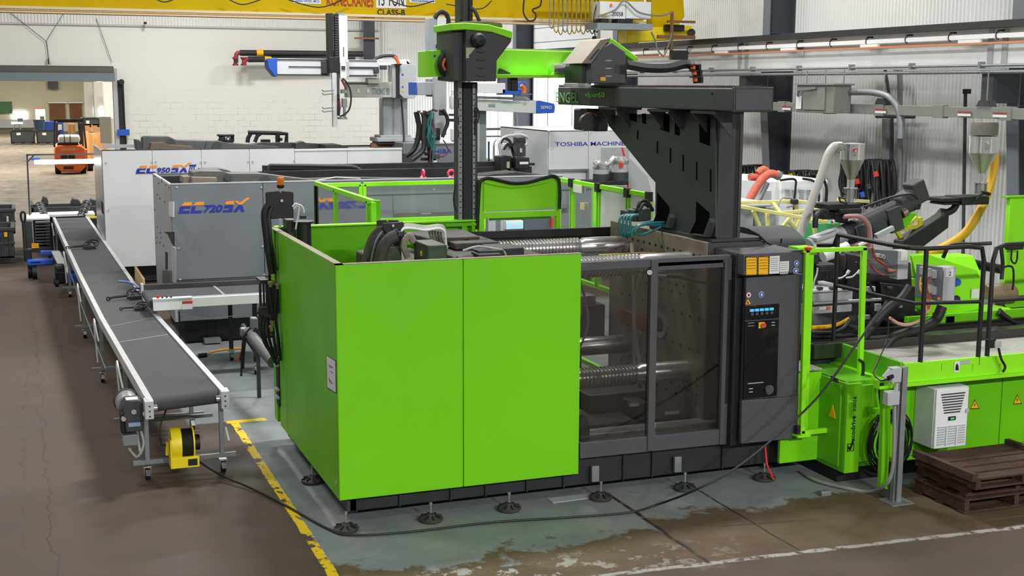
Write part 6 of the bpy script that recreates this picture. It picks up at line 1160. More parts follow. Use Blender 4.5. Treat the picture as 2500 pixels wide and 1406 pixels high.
def hopper(px, pt, pb, y, r, hose, lab, filt):
    q = at(px, pb, y=y); h = at(px, pt, y=y).z-q.z; t = thing('hopper_loader', lab, 'hopper', q)
    part('cone', t, MB().lathe([(.035, .24*h), (.04, .42*h), (r, .72*h), (r, .73*h)], q, 28), CONE); part('drum', t, MB().lathe([(r, .73*h), (r, .96*h), (r*1.04, .965*h), (r*1.04, .985*h), (0, h)], q, 28), CHROME)
    part('outlet_pipe', t, MB().lathe([(.05, 0), (.05, .02), (.04, .02), (.04, .42*h)], q, 18), CHROME); part('clamp_ring', t, MB().lathe([(.06, .0), (.065, .01), (.065, .03), (.05, .03)], q, 18), STEEL); part('sight_tube', t, MB().lathe([(.055, .1*h), (.055, .26*h), (.05, .26*h)], q, 16), GLASS)
    for k in range(4): a = k*math.pi/2+.5; part('tie_bolt', t, MB().cyl((q.x+.065*math.cos(a), q.y+.065*math.sin(a), q.z+.08*h), (q.x+.065*math.cos(a), q.y+.065*math.sin(a), q.z+.27*h), .006, n=6), STEEL)
    part('flange', t, MB().lathe([(.0, .26*h), (.075, .26*h), (.075, .275*h), (.0, .275*h)], q, 18), STEEL); part('latch', t, MB().box(q.x-r*.6, q.x-r*.4, q.y-r-.03, q.y-r+.02, q.z+.8*h, q.z+.9*h), STEEL, .004)
    if filt: part('filter_cap', t, MB().lathe([(r*.96, h), (r*.96, h*1.16), (r*.9, h*1.2), (0, h*1.2)], q, 24), mat('filter_mesh', '#75706a', .7, .3, var=.15, vs_=60))
    return t, q, h
t, q, h = hopper(2075, 348, 500, 11.4, .125, None, 'shiny steel vacuum hopper with pale grey hose, on the black slide', False)
part('red_sticker', t, MB().fb(2083, 363, 2094, 370, 11.25, .005), RED)
part('feed_hose', t, MB().tube(path(11.4, (2050, 357), (2036, 358), (2022, 378), (2008, 420), (1990, 470), (1965, 540), (1943, 600)), .045, 12, smooth=7), mat('pale_hose', '#b3b1ac', .45)); part('hose_mouth', t, MB().cyl(at(2041, 357, y=11.4), at(2052, 357, y=11.4), .05, n=14), STEEL)
part('thin_cable', t, MB().tube(path(11.3, (2056, 410), (2048, 440), (2052, 465), (2064, 475)), .008, 6, smooth=5), BLACK)
sl = solo('feed_slide', MB().fb(2010, 515, 2040, 536, 11.3, .2).fb(2025, 498, 2102, 512, 11.2, .3).fb(2054, 510, 2105, 522, 11.15, .2).fb(2056, 522, 2072, 545, 11.3, .15), BLACK, 'black feed slide block under the left hopper', 'machine part', None, .01)
solo('slide_handle', MB().tube([at(a, b, y=11.1) for a, b in ((2048, 482), (2062, 484), (2068, 498), (2052, 493), (2048, 482))], .01, 6), BLACK, 'bent black wire handle on the feed slide', 'handle')
t2, q2, h2 = hopper(2393, 330, 488, 11.6, .155, None, 'shiny steel vacuum hopper with mesh filter drum and yellow hose', True)
part('feed_hose', t2, MB().tube(path(11.7, (2414, 345), (2424, 360), (2428, 400), (2418, 450), (2395, 510), (2355, 570), (2300, 605), (2262, 622)), .05, 12, smooth=7), mat('yellow_hose', '#d9a520', .4)); part('hose_clamp', t2, MB().torus(tuple(at(2415, 348, y=11.6)), .05, .012, 'z', 12), STEEL)
ba = thing('swing_arm', 'black angled support arm carrying the right hopper', 'arm', at(2280, 610, y=11.6))
part('arm_box', ba, MB().fp([(2204, 588), (2305, 525), (2318, 510), (2316, 556), (2250, 606), (2200, 614)], 11.5, .16), BLACK, .01); part('arm_elbow', ba, MB().tube(path(11.58, (2310, 520), (2326, 512), (2334, 500), (2335, 490)), .04, 12, smooth=4), BLACK); part('top_slide', ba, MB().fb(2303, 483, 2400, 492, 11.45, .3).fb(2306, 493, 2405, 499, 11.47, .25).fb(2350, 480, 2415, 500, 11.42, .3), BLACK, .006); part('slide_lever', ba, MB().tube(path(11.35, (2382, 488), (2398, 474), (2414, 476), (2416, 472), (2396, 468)), .012, 6, smooth=3), BLACK)
# wall mounted air conditioner on the lime cabinets
ac = thing('cabinet_cooler', 'white louvred cooling unit hung on the lime green cabinets', 'cooler', (7.7, 9.15, .3))
ax0, ax1, az0, az1 = 7.43, 7.79, .33, .88
part('housing', ac, MB().box(ax0, ax1, 8.93, 9.2, az0, az1), CREAM, .012); part('front_cover', ac, MB().box(ax0+.005, ax1-.005, 8.91, 8.935, az0+.005, az1-.005), WHITE, .008)
for k in range(8): part('louver_slot', ac, MB().box(ax0+.05+k*.006, ax1-.05-k*.006, 8.905, 8.912, az1-.06-k*.024, az1-.049-k*.024), PLASTG)
for k in range(8): part('vent_fin', ac, MB().box(ax0+.03, ax1-.03, 8.9, 8.912, az0+.04+k*.022, az0+.05+k*.022), LGREY)
part('fin_divider', ac, MB().box(ax0+.12, ax0+.13, 8.895, 8.912, az0+.03, az0+.2).box(ax1-.13, ax1-.12, 8.895, 8.912, az0+.03, az0+.2), WHITE); part('display', ac, MB().box((ax0+ax1)/2-.04, (ax0+ax1)/2+.04, 8.9, 8.912, az0+.255, az0+.29), BLACK, .003); part('lit_digits', ac, MB().box((ax0+ax1)/2-.02, (ax0+ax1)/2+.02, 8.898, 8.902, az0+.265, az0+.28), emit('green_digits', '#2fae50', .8)); part('round_badge', ac, MB().cyl((ax1-.02, 8.9, az0+.33), (ax1-.02, 8.912, az0+.33), .02, n=12), LGREY)
# grey strut post with outlets and green post behind
gp = thing('strut_post', 'grey slotted strut post with two conduit boxes bolted to the floor', 'post', (6.84, 8.65, 0))
part('strut', gp, MB().box(6.84, 6.89, 8.63, 8.68, 0, 1.18).box(6.805, 6.815, 8.63, 8.68, 0, 1.18), GALV, .002); part('strut_channel', gp, MB().box(6.815, 6.84, 8.645, 8.68, 0, 1.17), PLASTG); part('foot_plate', gp, MB().box(6.74, 6.96, 8.55, 8.75, 0, .012).prism([(8.7, 0), (8.9, 0), (8.7, .16)], 'x', 6.84, 6.845), GALV)
part('outlet_box', gp, MB().fb(2178, 898, 2202, 934, 8.56, .07), LGREY, .006); part('outlet_box', gp, MB().fb(2168, 957, 2197, 990, 8.56, .07), LGREY, .006); part('outlet_lid', gp, MB().fp([(2155, 920), (2172, 900), (2178, 905), (2178, 918), (2165, 928)], 8.55, .02), LGREY, .003); part('plug_head', gp, MB().cyl(at(2168, 924, y=8.54), at(2178, 918, y=8.56), .02, n=10), BLACK); part('conduit_link', gp, MB().cyl(at(2189, 934, y=8.6), at(2187, 958, y=8.6), .018, n=8), LGREY)
part('floor_conduit', gp, MB().tube([at(2184, 990, y=8.6), at(2183, 1080, y=8.6), at(2178, 1150, y=8.62), at(2160, 1185, y=8.68), at(2120, 1200, z=.02), at(2060, 1190, z=.02), at(1990, 1172, z=.02), at(1955, 1150, z=.02)], .016, 8, smooth=6), mat('conduit_pale', '#a6a9aa', .35, .5)); part('junction_box', gp, MB().box(6.33, 6.43, 8.98, 9.04, .0, .045), GALV, .006)
gs = thing('green_post', 'short lime green steel post standing right behind the grey strut', 'post', (6.75, 8.8, 0))
part('tube', gs, MB().fp([(2158, 950), (2176, 950), (2170, 1196), (2150, 1190)], 8.72, .05), GREEN2, .004); part('cap', gs, MB().fb(2148, 928, 2182, 950, 8.7, .09), GREENB, .006); part('cap_knob', gs, MB().fb(2150, 935, 2158, 942, 8.69, .02), BLACK)
cc = thing('cable_coil', 'black cable coil hanging on the lime green cabinet behind the post', 'cable', at(2170, 1150, y=9.1))
random.seed(5)
for k in range(9):
    r = .17+random.uniform(0, .07); c0 = at(2170+random.uniform(-6, 6), 1075+random.uniform(-10, 8), y=9.12); pts = [(c0.x+r*math.cos(a), 9.14-.012*k, c0.z+r*1.2*math.sin(a)) for a in [i*2*math.pi/20 for i in range(21)]]
    part('coil_turn', cc, MB().tube(pts, .008, 6), BLACK)
part('coil_strap', cc, MB().fb(2150, 1035, 2156, 1055, 9.0, .1), PAPER); part('coil_hook', cc, MB().fb(2136, 998, 2150, 1012, 9.05, .1), GREEN2)
part('coil_lead', cc, MB().tube(path(9.1, (2150, 930), (2148, 960), (2152, 990), (2158, 1010)), .016, 6, smooth=4), BLACK)
# dark wooden pallets
def pallet(x, y, z, rz, lab, L_=.95, W_=.8, hh=.15, rim=False):
    t = thing('wooden_pallet', lab, 'pallet', (x, y, z), 'stack of dark wooden pallets')
    c, s = math.cos(rz), math.sin(rz)
    def w2(u, v, h): return Vector((x+u*c-v*s, y+u*s+v*c, z+h))
    for k in range(3): u = -L_/2+.03+k*(L_-.06)/2; part('stringer', t, MB().bar(w2(u, -W_/2, hh*.5), w2(u, W_/2, hh*.5), .05, hh*.66), WOODP, .003)
    for k in range(5): v = -W_/2+.06+k*(W_-.12)/4; part('deck_board', t, MB().bar(w2(-L_/2, v, hh*.92), w2(L_/2, v, hh*.92), .125, .018), WOODP, .002)
    for k in range(3): v = -W_/2+.05+k*(W_-.1)/2; part('bottom_board', t, MB().bar(w2(-L_/2, v, .012), w2(L_/2, v, .012), .09, .018), WOODP, .002)
    if rim:
        for u in (-L_/2-.01, L_/2-.03): part('side_beam', t, MB().bar(w2(u, -W_/2, hh+.01), w2(u, W_/2, hh+.01), .05, .07), WOODP, .004)
    return t
pallet(7.72, 8.5, 0, .0, 'dark wooden pallet, lowest of the stack by the strut post', 1.1, .64, .13)
pallet(7.76, 8.54, .13, -.02, 'dark wooden pallet, middle of the stack by the strut post', 1.06, .66, .12)
pallet(7.66, 8.42, .25, .0, 'brown wooden pallet with raised side beams, topmost of the stack', 1.02, .76, .1, True)
# things along the right wall
dr_ = thing('resin_dryer', 'white louvred dryer cabinet by the right wall, partly behind the yellow frame', 'dryer', at(1930, 700, y=16.5))
part('housing', dr_, MB().fb(1850, 442, 1898, 800, 16.6, 1.4).fb(1899, 440, 2014, 800, 16.5, 1.5), WHITE, .02)
for g_ in range(4):
    for k in range(7): part('louver', dr_, MB().fb(1918+g_*17, 464+k*4.5, 1930+g_*17, 466+k*4.5, 16.485, .02), LGREY)
for k in range(7): part('louver', dr_, MB().fb(1862+0, 466+k*4.5, 1884, 468+k*4.5, 16.585, .02), LGREY)
part('top_cable', dr_, MB().tube(path(16.4, (1905, 440), (1940, 438), (1942, 460), (1938, 500), (1940, 540)), .018, 6, smooth=6).tube(path(16.4, (1960, 436), (1990, 445), (2000, 480), (1992, 510)), .018, 6, smooth=6).tube(path(16.45, (2010, 436), (2018, 460), (2016, 500)), .025, 6, smooth=4), BLACK)
oh = thing('orange_duct', 'bent rust orange flexible hose resting by the white dryer', 'hose', at(1860, 480, y=16.2))
part('duct', oh, MB().tube(path(16.2, (1830, 432), (1855, 432), (1872, 420), (1862, 414), (1850, 424)), .055, 12, smooth=5).tube(path(16.0, (1828, 490), (1845, 460), (1862, 436), (1880, 424), (1898, 428)), .06, 12, smooth=5), mat('duct_orange', '#c2614a', .55, var=.1, vs_=20)); part('duct_coupling', oh, MB().cyl(at(1896, 426, y=16.0), at(1903, 430, y=16.0), .07, n=12), GALV)
part('silver_duct', oh, MB().cyl(at(1872, 445, y=16.3), at(1848, 495, y=16.3), .05, n=10), GALV)
yfz = thing('tube_cage', 'pale yellow welded tube frame on its side behind the press', 'frame', at(1930, 700, y=14.2)); PY = mat('pale_yellow_tube', '#d9d183', .5, var=.08, vs_=9)
for (a, b, ya, yb) in (((1806, 495), (1945, 491), 15, 14.6), ((1945, 491), (2050, 503), 14.6, 14), ((1806, 504), (2020, 542), 14, 13.4), ((1900, 520), (2045, 508), 14.4, 13.9), ((1838, 514), (1862, 570), 14, 14), ((1873, 520), (1875, 570), 14, 14), ((1930, 530), (1890, 580), 14, 14), ((1945, 494), (1943, 560), 14.6, 14.6), ((1886, 494), (1905, 520), 14.8, 14.4), ((1925, 540), (1943, 560), 14, 14), ((1962, 515), (1943, 560), 14.2, 14.2), ((1943, 556), (1940, 625), 14.2, 14.2), ((2046, 487), (2120, 492), 14.2, 14.6), ((1985, 535), (2000, 640), 13.4, 13.4)):
    part('tube', yfz, MB().bar(at(*a, y=ya), at(*b, y=yb), .045), PY, .006)
part('tube_cap', yfz, MB().fb(1937, 487, 1950, 499, 14.5, .08), DARK, .01)
gy = thing('gaylord_box', 'clear wrapped grey bulk box behind the yellow frame', 'box', at(1850, 650, y=15.3))
part('panel', gy, MB().fb(1800, 505, 1836, 835, 15.2, .9), mat('dull_silver_box', '#8c9094', .4, var=.15, vs_=6), .02); part('panel', gy, MB().fb(1838, 505, 1892, 830, 15.3, .9), LGREY, .02); part('wrapped_top', gy, MB().fb(1806, 496, 1888, 506, 15.15, .9), WHITE, .02)
solo('green_pail', MB().lathe([(.22, -1.7), (.27, 0), (.27, .02), (0, .02)], at(2002, 545, y=14.6), 20), mat('pail_green', '#3f9a5a', .5), 'translucent green tub behind the tilted injection unit', 'tub')
solo('gooseneck_cable', MB().tube(path(14.6, (1900, 500), (1910, 483), (1935, 485), (1942, 500), (1920, 506)), .012, 6, smooth=5), GREYH, 'thin grey loop of cable over the yellow frame', 'cable')
# long loose power cable swinging to the floor
pc = [at(2165, 735, y=9.0), at(2095, 835, y=8.95), at(2000, 965, y=8.9), at(1900, 1060, y=8.85), at(1800, 1140, y=8.8), at(1700, 1195, y=8.82), at(1610, 1230, z=.06), at(1540, 1250, z=.02), at(1400, 1262, z=.015), at(1200, 1275, z=.015), at(1000, 1298, z=.015), at(860, 1306, z=.015), at(800, 1290, z=.015), at(700, 1235, z=.015), at(610, 1190, z=.02), at(540, 1160, z=.05), at(488, 1128, z=.14)]
solo('power_cable', MB().tube(pc, .0095, 8, smooth=8), BLACK, 'long black power cable drooping from the platform rail across the floor', 'cable')
solo('drop_cable', MB().tube([at(2170, 780, y=8.93), at(2165, 830, y=8.9), at(2140, 890, y=8.75), at(2132, 910, y=8.7), at(2148, 928, y=8.6), at(2166, 926, y=8.54)], .007, 6, smooth=6), BLACK, 'thin black cord hanging from the handrail to the grey outlet box', 'cable')
# ================================================================ long belt conveyor
Cv = thing('belt_conveyor', 'long dark belt conveyor with aluminium rails running back along the presses', 'conveyor', (1.2, 18, 0))
Lp = [Vector((.60, 27.6, .8)), Vector((.755, 16.6, .8)), Vector((.93, 11.17, .8))]; Rp = [Vector((1.29, 27.6, .8)), Vector((1.465, 15.0, .8)), Vector((1.635, 11.32, .8))]
def lerp_y(P, y):
    for a, b in zip(P, P[1:]):
        if a.y >= y >= b.y or b is P[-1]: t = (y-a.y)/(b.y-a.y); return a.lerp(b, t)
rw_ = .055
seg = [27.6, 23.0, 19.2, 15.4, 11.25]
for s, P in ((1, Lp), (-1, Rp)):
    ys_seg = seg[:-1]+[P[-1].y]
    for a, b in zip(ys_seg, ys_seg[1:]):
        p, q = lerp_y(P, a-.006), lerp_y(P, b+.006); o = Vector((s*rw_/2, 0, -.045))
        part('side_rail', Cv, MB().bar(p+o, q+o, rw_, .1), ALU, .003)
bl = MB(); sec = [27.55, 22, 16.6, 15.0, 13, 11.45]
L_ = [lerp_y(Lp, y) for y in sec[:-1]+[11.33]]; R_ = [lerp_y(Rp, y) for y in sec]
vsx = []
for a, b in zip(L_, R_): vsx += [(a.x+.06, a.y, .79), (b.x-.06, b.y, .79), (a.x+.06, a.y, .70), (b.x-.06, b.y, .70)]
fsx = []
for i in range(len(sec)-1):
    k = 4*i; fsx += [(k, k+1, k+5, k+4), (k+2, k+6, k+7, k+3), (k, k+4, k+6, k+2), (k+1, k+3, k+7, k+5)]
bl.add(vsx, fsx); part('belt', Cv, bl, BELT)
a, b = lerp_y(Lp, 11.35), lerp_y(Rp, 11.45); part('head_roller', Cv, MB().cyl((a.x+.06, a.y-.02, .725), (b.x-.06, b.y-.0, .725), .066, n=24), BELT)
a, b = lerp_y(Lp, 13.95), lerp_y(Rp, 14.2); part('belt_joint', Cv, MB().bar((a.x+.07, a.y, .791), (b.x-.07, b.y, .791), .015, .002), GREYH); a, b = lerp_y(Lp, 14.9), lerp_y(Rp, 15.3); part('belt_joint', Cv, MB().bar((a.x+.07, a.y, .791), (b.x-.07, b.y, .791), .03, .002), mat('belt_patch', '#5a5b5e', .5))
for s, P in ((1, Lp), (-1, Rp)):
    e = P[-1]; part('end_plate', Cv, MB().box(e.x-.02*s, e.x+.055*s, e.y-.03, e.y+.12, .64, .8), ALU, .004); part('end_bolts', Cv, [b := MB(), [b.box(e.x+.02*s-.006, e.x+.02*s+.006, e.y-.036, e.y-.03, .66+i*.045, .672+i*.045) for i in range(3)]][0], BLACK); part('bearing', Cv, MB().cyl((e.x+.06*s, e.y+.05, .72), (e.x+.09*s, e.y+.05, .72), .03, n=12), CHROME)
def caster(x, y, par=Cv):
    c = part('caster', par, MB().lathe([(.02, -.022), (.05, -.02), (.05, .02), (.02, .022)], (x, y, .05), 16, 'x'), BLACK); part('caster_fork', c, MB().box(x-.03, x-.024, y-.03, y+.03, .05, .12).box(x+.024, x+.03, y-.03, y+.03, .05, .12).box(x-.035, x+.035, y-.035, y+.035, .115, .125), CHROME, .002); part('caster_brake', c, MB().prism([(y-.1, .06), (y-.04, .1), (y-.02, .07)], 'x', x-.02, x+.02), GALV)
for (y, nr) in ((11.5, 1), (13.1, 0), (15.6, 0), (18.5, 0), (22.2, 0), (26.8, 0)):
    a, b = lerp_y(Lp, max(y, 11.2)), lerp_y(Rp, max(y, 11.35))
    for p, s in ((a, 1), (b, -1)):
        part('leg', Cv, MB().box(p.x+.005*s, p.x+.045*s, y-.02, y+.02, .15, .66 if nr else .7), GALV, .003)
        caster(p.x+.02*s, y-.0)
    part('cross_bar', Cv, MB().bar((a.x-.1, y, .16), (b.x+.1, y, .16), .035, .04), GALV, .003)
    if nr: part('cross_bar', Cv, MB().bar((a.x, y+.75, .35), (b.x, y+.75, .35), .035), GALV, .003)
    if not nr: part('leg_brace', Cv, MB().tube([(a.x-.02, y+.1, .22), (a.x-.045, y+.1, .72), (a.x-.045, y+.02, .76), (a.x-.02, y-.3, .55)], .01, 6), WHITE)
part('bright_rod', Cv, MB().cyl((.90, 11.62, .2), (.86, 11.75, .5), .012, n=6).cyl((1.68, 11.6, .26), (1.66, 11.64, .38), .012, n=6), WHITE)
part('return_cable', Cv, MB().tube([(.66, 23, .6), (.7, 18, .55), (.76, 14, .5)], .008, 6), GALV); part('under_pan', Cv, MB().box(.9, 1.4, 11.7, 16, .66, .68), PLASTG)
M_ = thing('gear_motor', 'grey cylindrical gear motor clamped at the near left end of the long conveyor', 'motor', (.82, 11.4, .5))
part('motor_body', M_, MB().lathe([(.02, 0), (.095, 0), (.1, .02), (.1, .2), (.085, .25), (.02, .25)], (.8, 11.52, .68), 22, 'y'), mat('motor_pale', '#8f9292', .4, .3)); part('motor_band', M_, MB().torus((.8, 11.74, .68), .1, .012, 'y', 22), PLASTG)
part('gear_housing', M_, MB().prism([(.76, .5), (.9, .5), (.92, .74), (.88, .78), (.78, .78), (.74, .72)], 'y', 11.3, 11.5), CHAR2, .01); part('rating_plate', M_, MB().box(.77, .87, 11.32, 11.42, .781, .785), PAPER); part('badge', M_, MB().cyl((.83, 11.29, .68), (.83, 11.3, .68), .022, n=12), LGREY); part('blue_plate', M_, MB().box(.78, .88, 11.29, 11.3, .55, .585), mat('badge_blue', '#8da0bf', .4)); part('wiring_box', M_, MB().box(.72, .8, 11.35, 11.5, .48, .66), BLACK, .008); part('drip_box', M_, MB().box(.73, .86, 11.36, 11.5, .36, .46), GALV, .006)
part('motor_cable', M_, MB().tube([(.88, 11.34, .52), (.9, 11.3, .38), (.84, 11.28, .28), (.78, 11.36, .34)], .012, 6, smooth=5), GREYH); part('tension_bolt', M_, MB().cyl((.74, 11.3, .63), (.74, 11.26, .63), .02, n=10).cyl((.9, 11.26, .66), (.93, 11.26, .66), .02, n=10), CHROME)
rl_ = thing('cord_reel', 'yellow metal cord reel wound with black cord, hung on the conveyor cross bar', 'reel', (1.25, 11.45, .12))
rc_ = (1.22, 11.4, .33)
part('reel_side', rl_, MB().lathe([(.02, -.045), (.145, -.045), (.15, .0), (.145, .045), (.02, .045)], (rc_[0]-.04, rc_[1], rc_[2]), 28, 'x'), YELLD); part('reel_side', rl_, MB().lathe([(.02, -.006), (.15, -.006), (.15, .006), (.02, .006)], (rc_[0]+.11, rc_[1], rc_[2]), 28, 'x'), YELLD)
for k in range(7): part('cord_turn', rl_, MB().torus((rc_[0]+.016+k*.013, rc_[1], rc_[2]), .125, .008, 'x', 22), BLACK)
part('cord_core', rl_, MB().cyl((rc_[0], rc_[1], rc_[2]), (rc_[0]+.11, rc_[1], rc_[2]), .122, n=22), BLACK); part('hub', rl_, MB().cyl((rc_[0]+.11, rc_[1], rc_[2]), (rc_[0]+.17, rc_[1], rc_[2]), .07, n=18), BLACK); part('mount_bracket', rl_, MB().box(rc_[0]-.09, rc_[0]+.15, 11.26, 11.3, .14, .24).box(rc_[0]-.1, rc_[0]-.085, 11.26, 11.42, .14, .4), YELLD, .008)
part('cord_guide', rl_, MB().box(rc_[0]+.05, rc_[0]+.13, 11.25, 11.262, .16, .22), BLACK, .004); part('yellow_lever', rl_, MB().prism([(rc_[0]-.13, .24), (rc_[0]-.1, .24), (rc_[0]-.09, .36), (rc_[0]-.12, .36)], 'y', 11.36, 11.42), YELLD, .006); part('hub_bolt', rl_, MB().box(rc_[0]-.1, rc_[0]-.06, 11.3, 11.34, .3, .36), CHROME, .004)
part('supply_cord', rl_, MB().tube([(1.12, 11.4, .33), (1.06, 11.4, .34), (1.06, 11.42, .5), (1.12, 11.5, .62), (1.14, 11.6, .66)], .008, 6, smooth=5), BLACK)
# parts on the belts
def bracket(x, y, z, rz, sc, lab, flip=1):
    t = thing('molded_bracket', lab, 'plastic part', (x, y, z))
    c, s = math.cos(rz), math.sin(rz)
    def w3(u, v, h): return Vector((x+(u*c-v*s)*sc, y+(u*s+v*c)*sc, z+h*sc))
    part('pedal_arm', t, MB().tube([w3(-.26, 0, .02), w3(-.2, .02, .035), w3(-.1, .02, .04), w3(0, .0, .05), w3(.08, 0, .07)], .018*sc, 8, smooth=4), PLASTB); part('pivot_eye', t, MB().torus(w3(-.27, 0, .022), .024*sc, .01*sc, 'y', 12), PLASTB)
    part('open_frame', t, MB().tube([w3(0, -.06, .02), w3(.1, -.08, .03), w3(.22, -.06, .06), w3(.24, .04, .12), w3(.12, .08, .14), w3(.02, .05, .1), w3(0, -.06, .02)], .016*sc, 8, smooth=4), PLASTB)
    part('cross_rib', t, MB().bar(w3(.02, -.05, .03), w3(.13, .07, .13), .02*sc).bar(w3(.12, -.08, .035), w3(.08, .06, .11), .02*sc).bar(w3(.2, -.06, .05), w3(.12, .07, .13), .02*sc).bar(w3(.05, .03, .1), w3(.22, .0, .1), .02*sc), PLASTB, .003)
    part('face_plate', t, MB().bar(w3(.02, -.1, .02), w3(.2, -.09, .03), .03*sc, .06*sc), PLASTB, .006)
    return t
q = at(205, 604, z=.82); bracket(q.x, q.y, .8, -.1, .95, 'black molded plastic bracket lying alone at the far part of the belt')
q = at(310, 722, z=.84); bracket(q.x-.0, q.y, .8, .1, .85, 'long armed black molded bracket on the belt by the blue strip')
q = at(325, 752, z=.82); bracket(q.x+.02, q.y, .8, -.2, .6, 'small black molded bracket nearest on the belt, below the long one')
bs_ = solo('blue_strip', MB().tube([at(290, 687, z=.86), at(318, 690, z=.87), at(338, 702, z=.87), at(350, 722, z=.84)], .014, 8, smooth=5), mat('soft_blue', '#5a7fd0', .4), 'curved blue and white plastic strip at the edge of the belt', 'strip')
pl = solo('plywood_board', MB().box(1.46, 1.49, at(305, 660, x=1.47).y-3.2, at(305, 640, x=1.47).y-1.9, .72, .95), PLY, 'small pale plywood board standing at the right rail of the long belt', 'board', None, .003)
pl.name = 'plywood_board'
# white cross conveyor
W2 = thing('cross_conveyor', 'short white sided belt conveyor feeding onto the long belt', 'conveyor', (2, 15.8, 0))
yk = 15.3
wxa, wxb = at(374, 745, y=yk).x, at(636, 715, y=yk).x; zt_, zb_ = at(400, 731, y=yk).z, at(400, 758, y=yk).z
part('front_guard', W2, MB().box(wxa, at(470, 740, y=yk).x, yk, yk+.04, zb_-.0, zt_), WHITE, .004); part('front_guard', W2, MB().box(at(470, 740, y=yk).x, 3.05, yk+.01, yk+.04, zb_+.02, zt_), WHITE, .004); part('control_box', W2, MB().box(wxa, at(470, 740, y=yk).x, yk-.01, yk+.1, zt_, zt_+.012), WHITE, .002)
part('top_flange', W2, MB().box(wxa, 3.05, yk+.04, yk+.14, zt_-.02, zt_+.0), LGREY); part('belt', W2, MB().box(wxa-.02, 3.05, yk+.14, yk+1.0, zt_-.1, zt_-.03), BELT, .02); part('rear_rail', W2, MB().box(wxa-.05, 3.05, yk+1.0, yk+1.05, zt_-.1, zt_+.03), PLASTG, .004); part('belt_roller', W2, MB().cyl((wxa+.0, yk+.15, zt_-.075), (wxa+.0, yk+1.0, zt_-.075), .05, n=18), BELT)
part('belt_cleat', W2, MB().bar((at(530, 697, z=zt_).x, yk+.15, zt_-.026), (at(530, 697, z=zt_).x-.02, yk+.98, zt_-.026), .03, .008), GREYH)
eb = part('emergency_button', W2, MB().cyl((wxa+.06, yk+.03, zt_+.012), (wxa+.06, yk+.03, zt_+.045), .016, n=12), RED)
for k in range(3): part('switch', W2, MB().box(wxa+.1+k*.05, wxa+.12+k*.05, yk+.02, yk+.05, zt_+.012, zt_+.03), BLACK, .002)
part('warning_label', W2, MB().fb(445, 735, 470, 741, yk-.006, .005), RED); part('warning_label', W2, MB().fb(445, 742, 470, 755, yk-.006, .005), PAPER); part('corner_bracket', W2, MB().box(wxa-.05, wxa-.02, yk+.95, yk+1.05, zt_-.1, zt_+.05), ALU)
for (x, y) in ((at(593, 770, y=yk).x, 16.3), (at(626, 770, y=yk).x, 15.42)): part('leg', W2, MB().box(x-.025, x+.025, y-.025, y+.025, .15, zt_-.1), BLACK, .003); caster(x+.0, y, W2)
part('leg', W2, MB().box(2.95, 3.0, 15.4, 15.45, .0, zt_-.1), BLACK); part('power_cord', W2, MB().tube(path(15.4, (437, 760), (439, 790), (440, 828)), .008, 6), BLACK); part('thin_wire', W2, MB().tube(path(15.6, (440, 765), (480, 775), (540, 775), (600, 765)), .004, 5, smooth=4), WHITE)
# duct pipe under the side manifold, hoses and floor cord
dp = thing('drain_duct', 'grey plastic drain pipe sloping under the hose manifold', 'pipe', at(640, 870, y=14))
part('pipe', dp, MB().cyl(at(606, 812, y=14.3), at(668, 884, y=13.1), .065, n=16), mat('pipe_grey', '#5c5e60', .5)); part('pipe_ring', dp, MB().torus(tuple(at(662, 878, y=13.2)), .068, .012, 'x', 18), WHITE); part('upper_pipe', dp, MB().cyl(at(593, 795, y=14.6), at(604, 812, y=14.4), .03, n=10), DARK)
tw = thing('cable_clutter', 'tangle of black cables with grey plug box beside the green press side', 'cable', at(600, 900, y=14.2))
part('plug_box', tw, MB().fb(614, 777, 630, 805, 14.2, .12), GREYP, .01); part('grey_block', tw, MB().fb(589, 802, 604, 822, 14.3, .1), GALV, .01); part('lower_bar', tw, MB().bar(at(604, 830, y=14.2), at(630, 870, y=14.2), .04), PLASTG)
for pp in (((612, 800), (596, 820), (592, 850), (590, 890), (589, 918)), ((625, 800), (610, 825), (600, 830), (596, 860), (594, 900)), ((600, 815), (615, 830), (636, 815), (640, 800)), ((598, 822), (590, 860), (586, 880))): part('cable', tw, MB().tube(path(14.1, *pp), .012, 6, smooth=5), BLACK)
tl = at(630, 870, y=14.2); part('stand_leg', tw, MB().box(tl.x-.02, tl.x+.02, 14.18, 14.22, 0, tl.z+.02), PLASTG); part('red_tag', tw, MB().fb(581, 870, 588, 882, 14.1, .02), RED)
fo = thing('extension_cord', 'orange extension cord with black socket on the grey floor', 'cord', at(500, 867, z=0)); part('cord', fo, MB().tube([at(504, 866, z=.015), at(520, 858, z=.015), at(550, 853, z=.015), at(590, 850, z=.015)], .012, 6, smooth=5), mat('cord_orange', '#c98a25', .5)); part('socket', fo, MB().cyl(at(485, 868, z=.03), at(505, 866, z=.03), .028, n=10), BLACK)
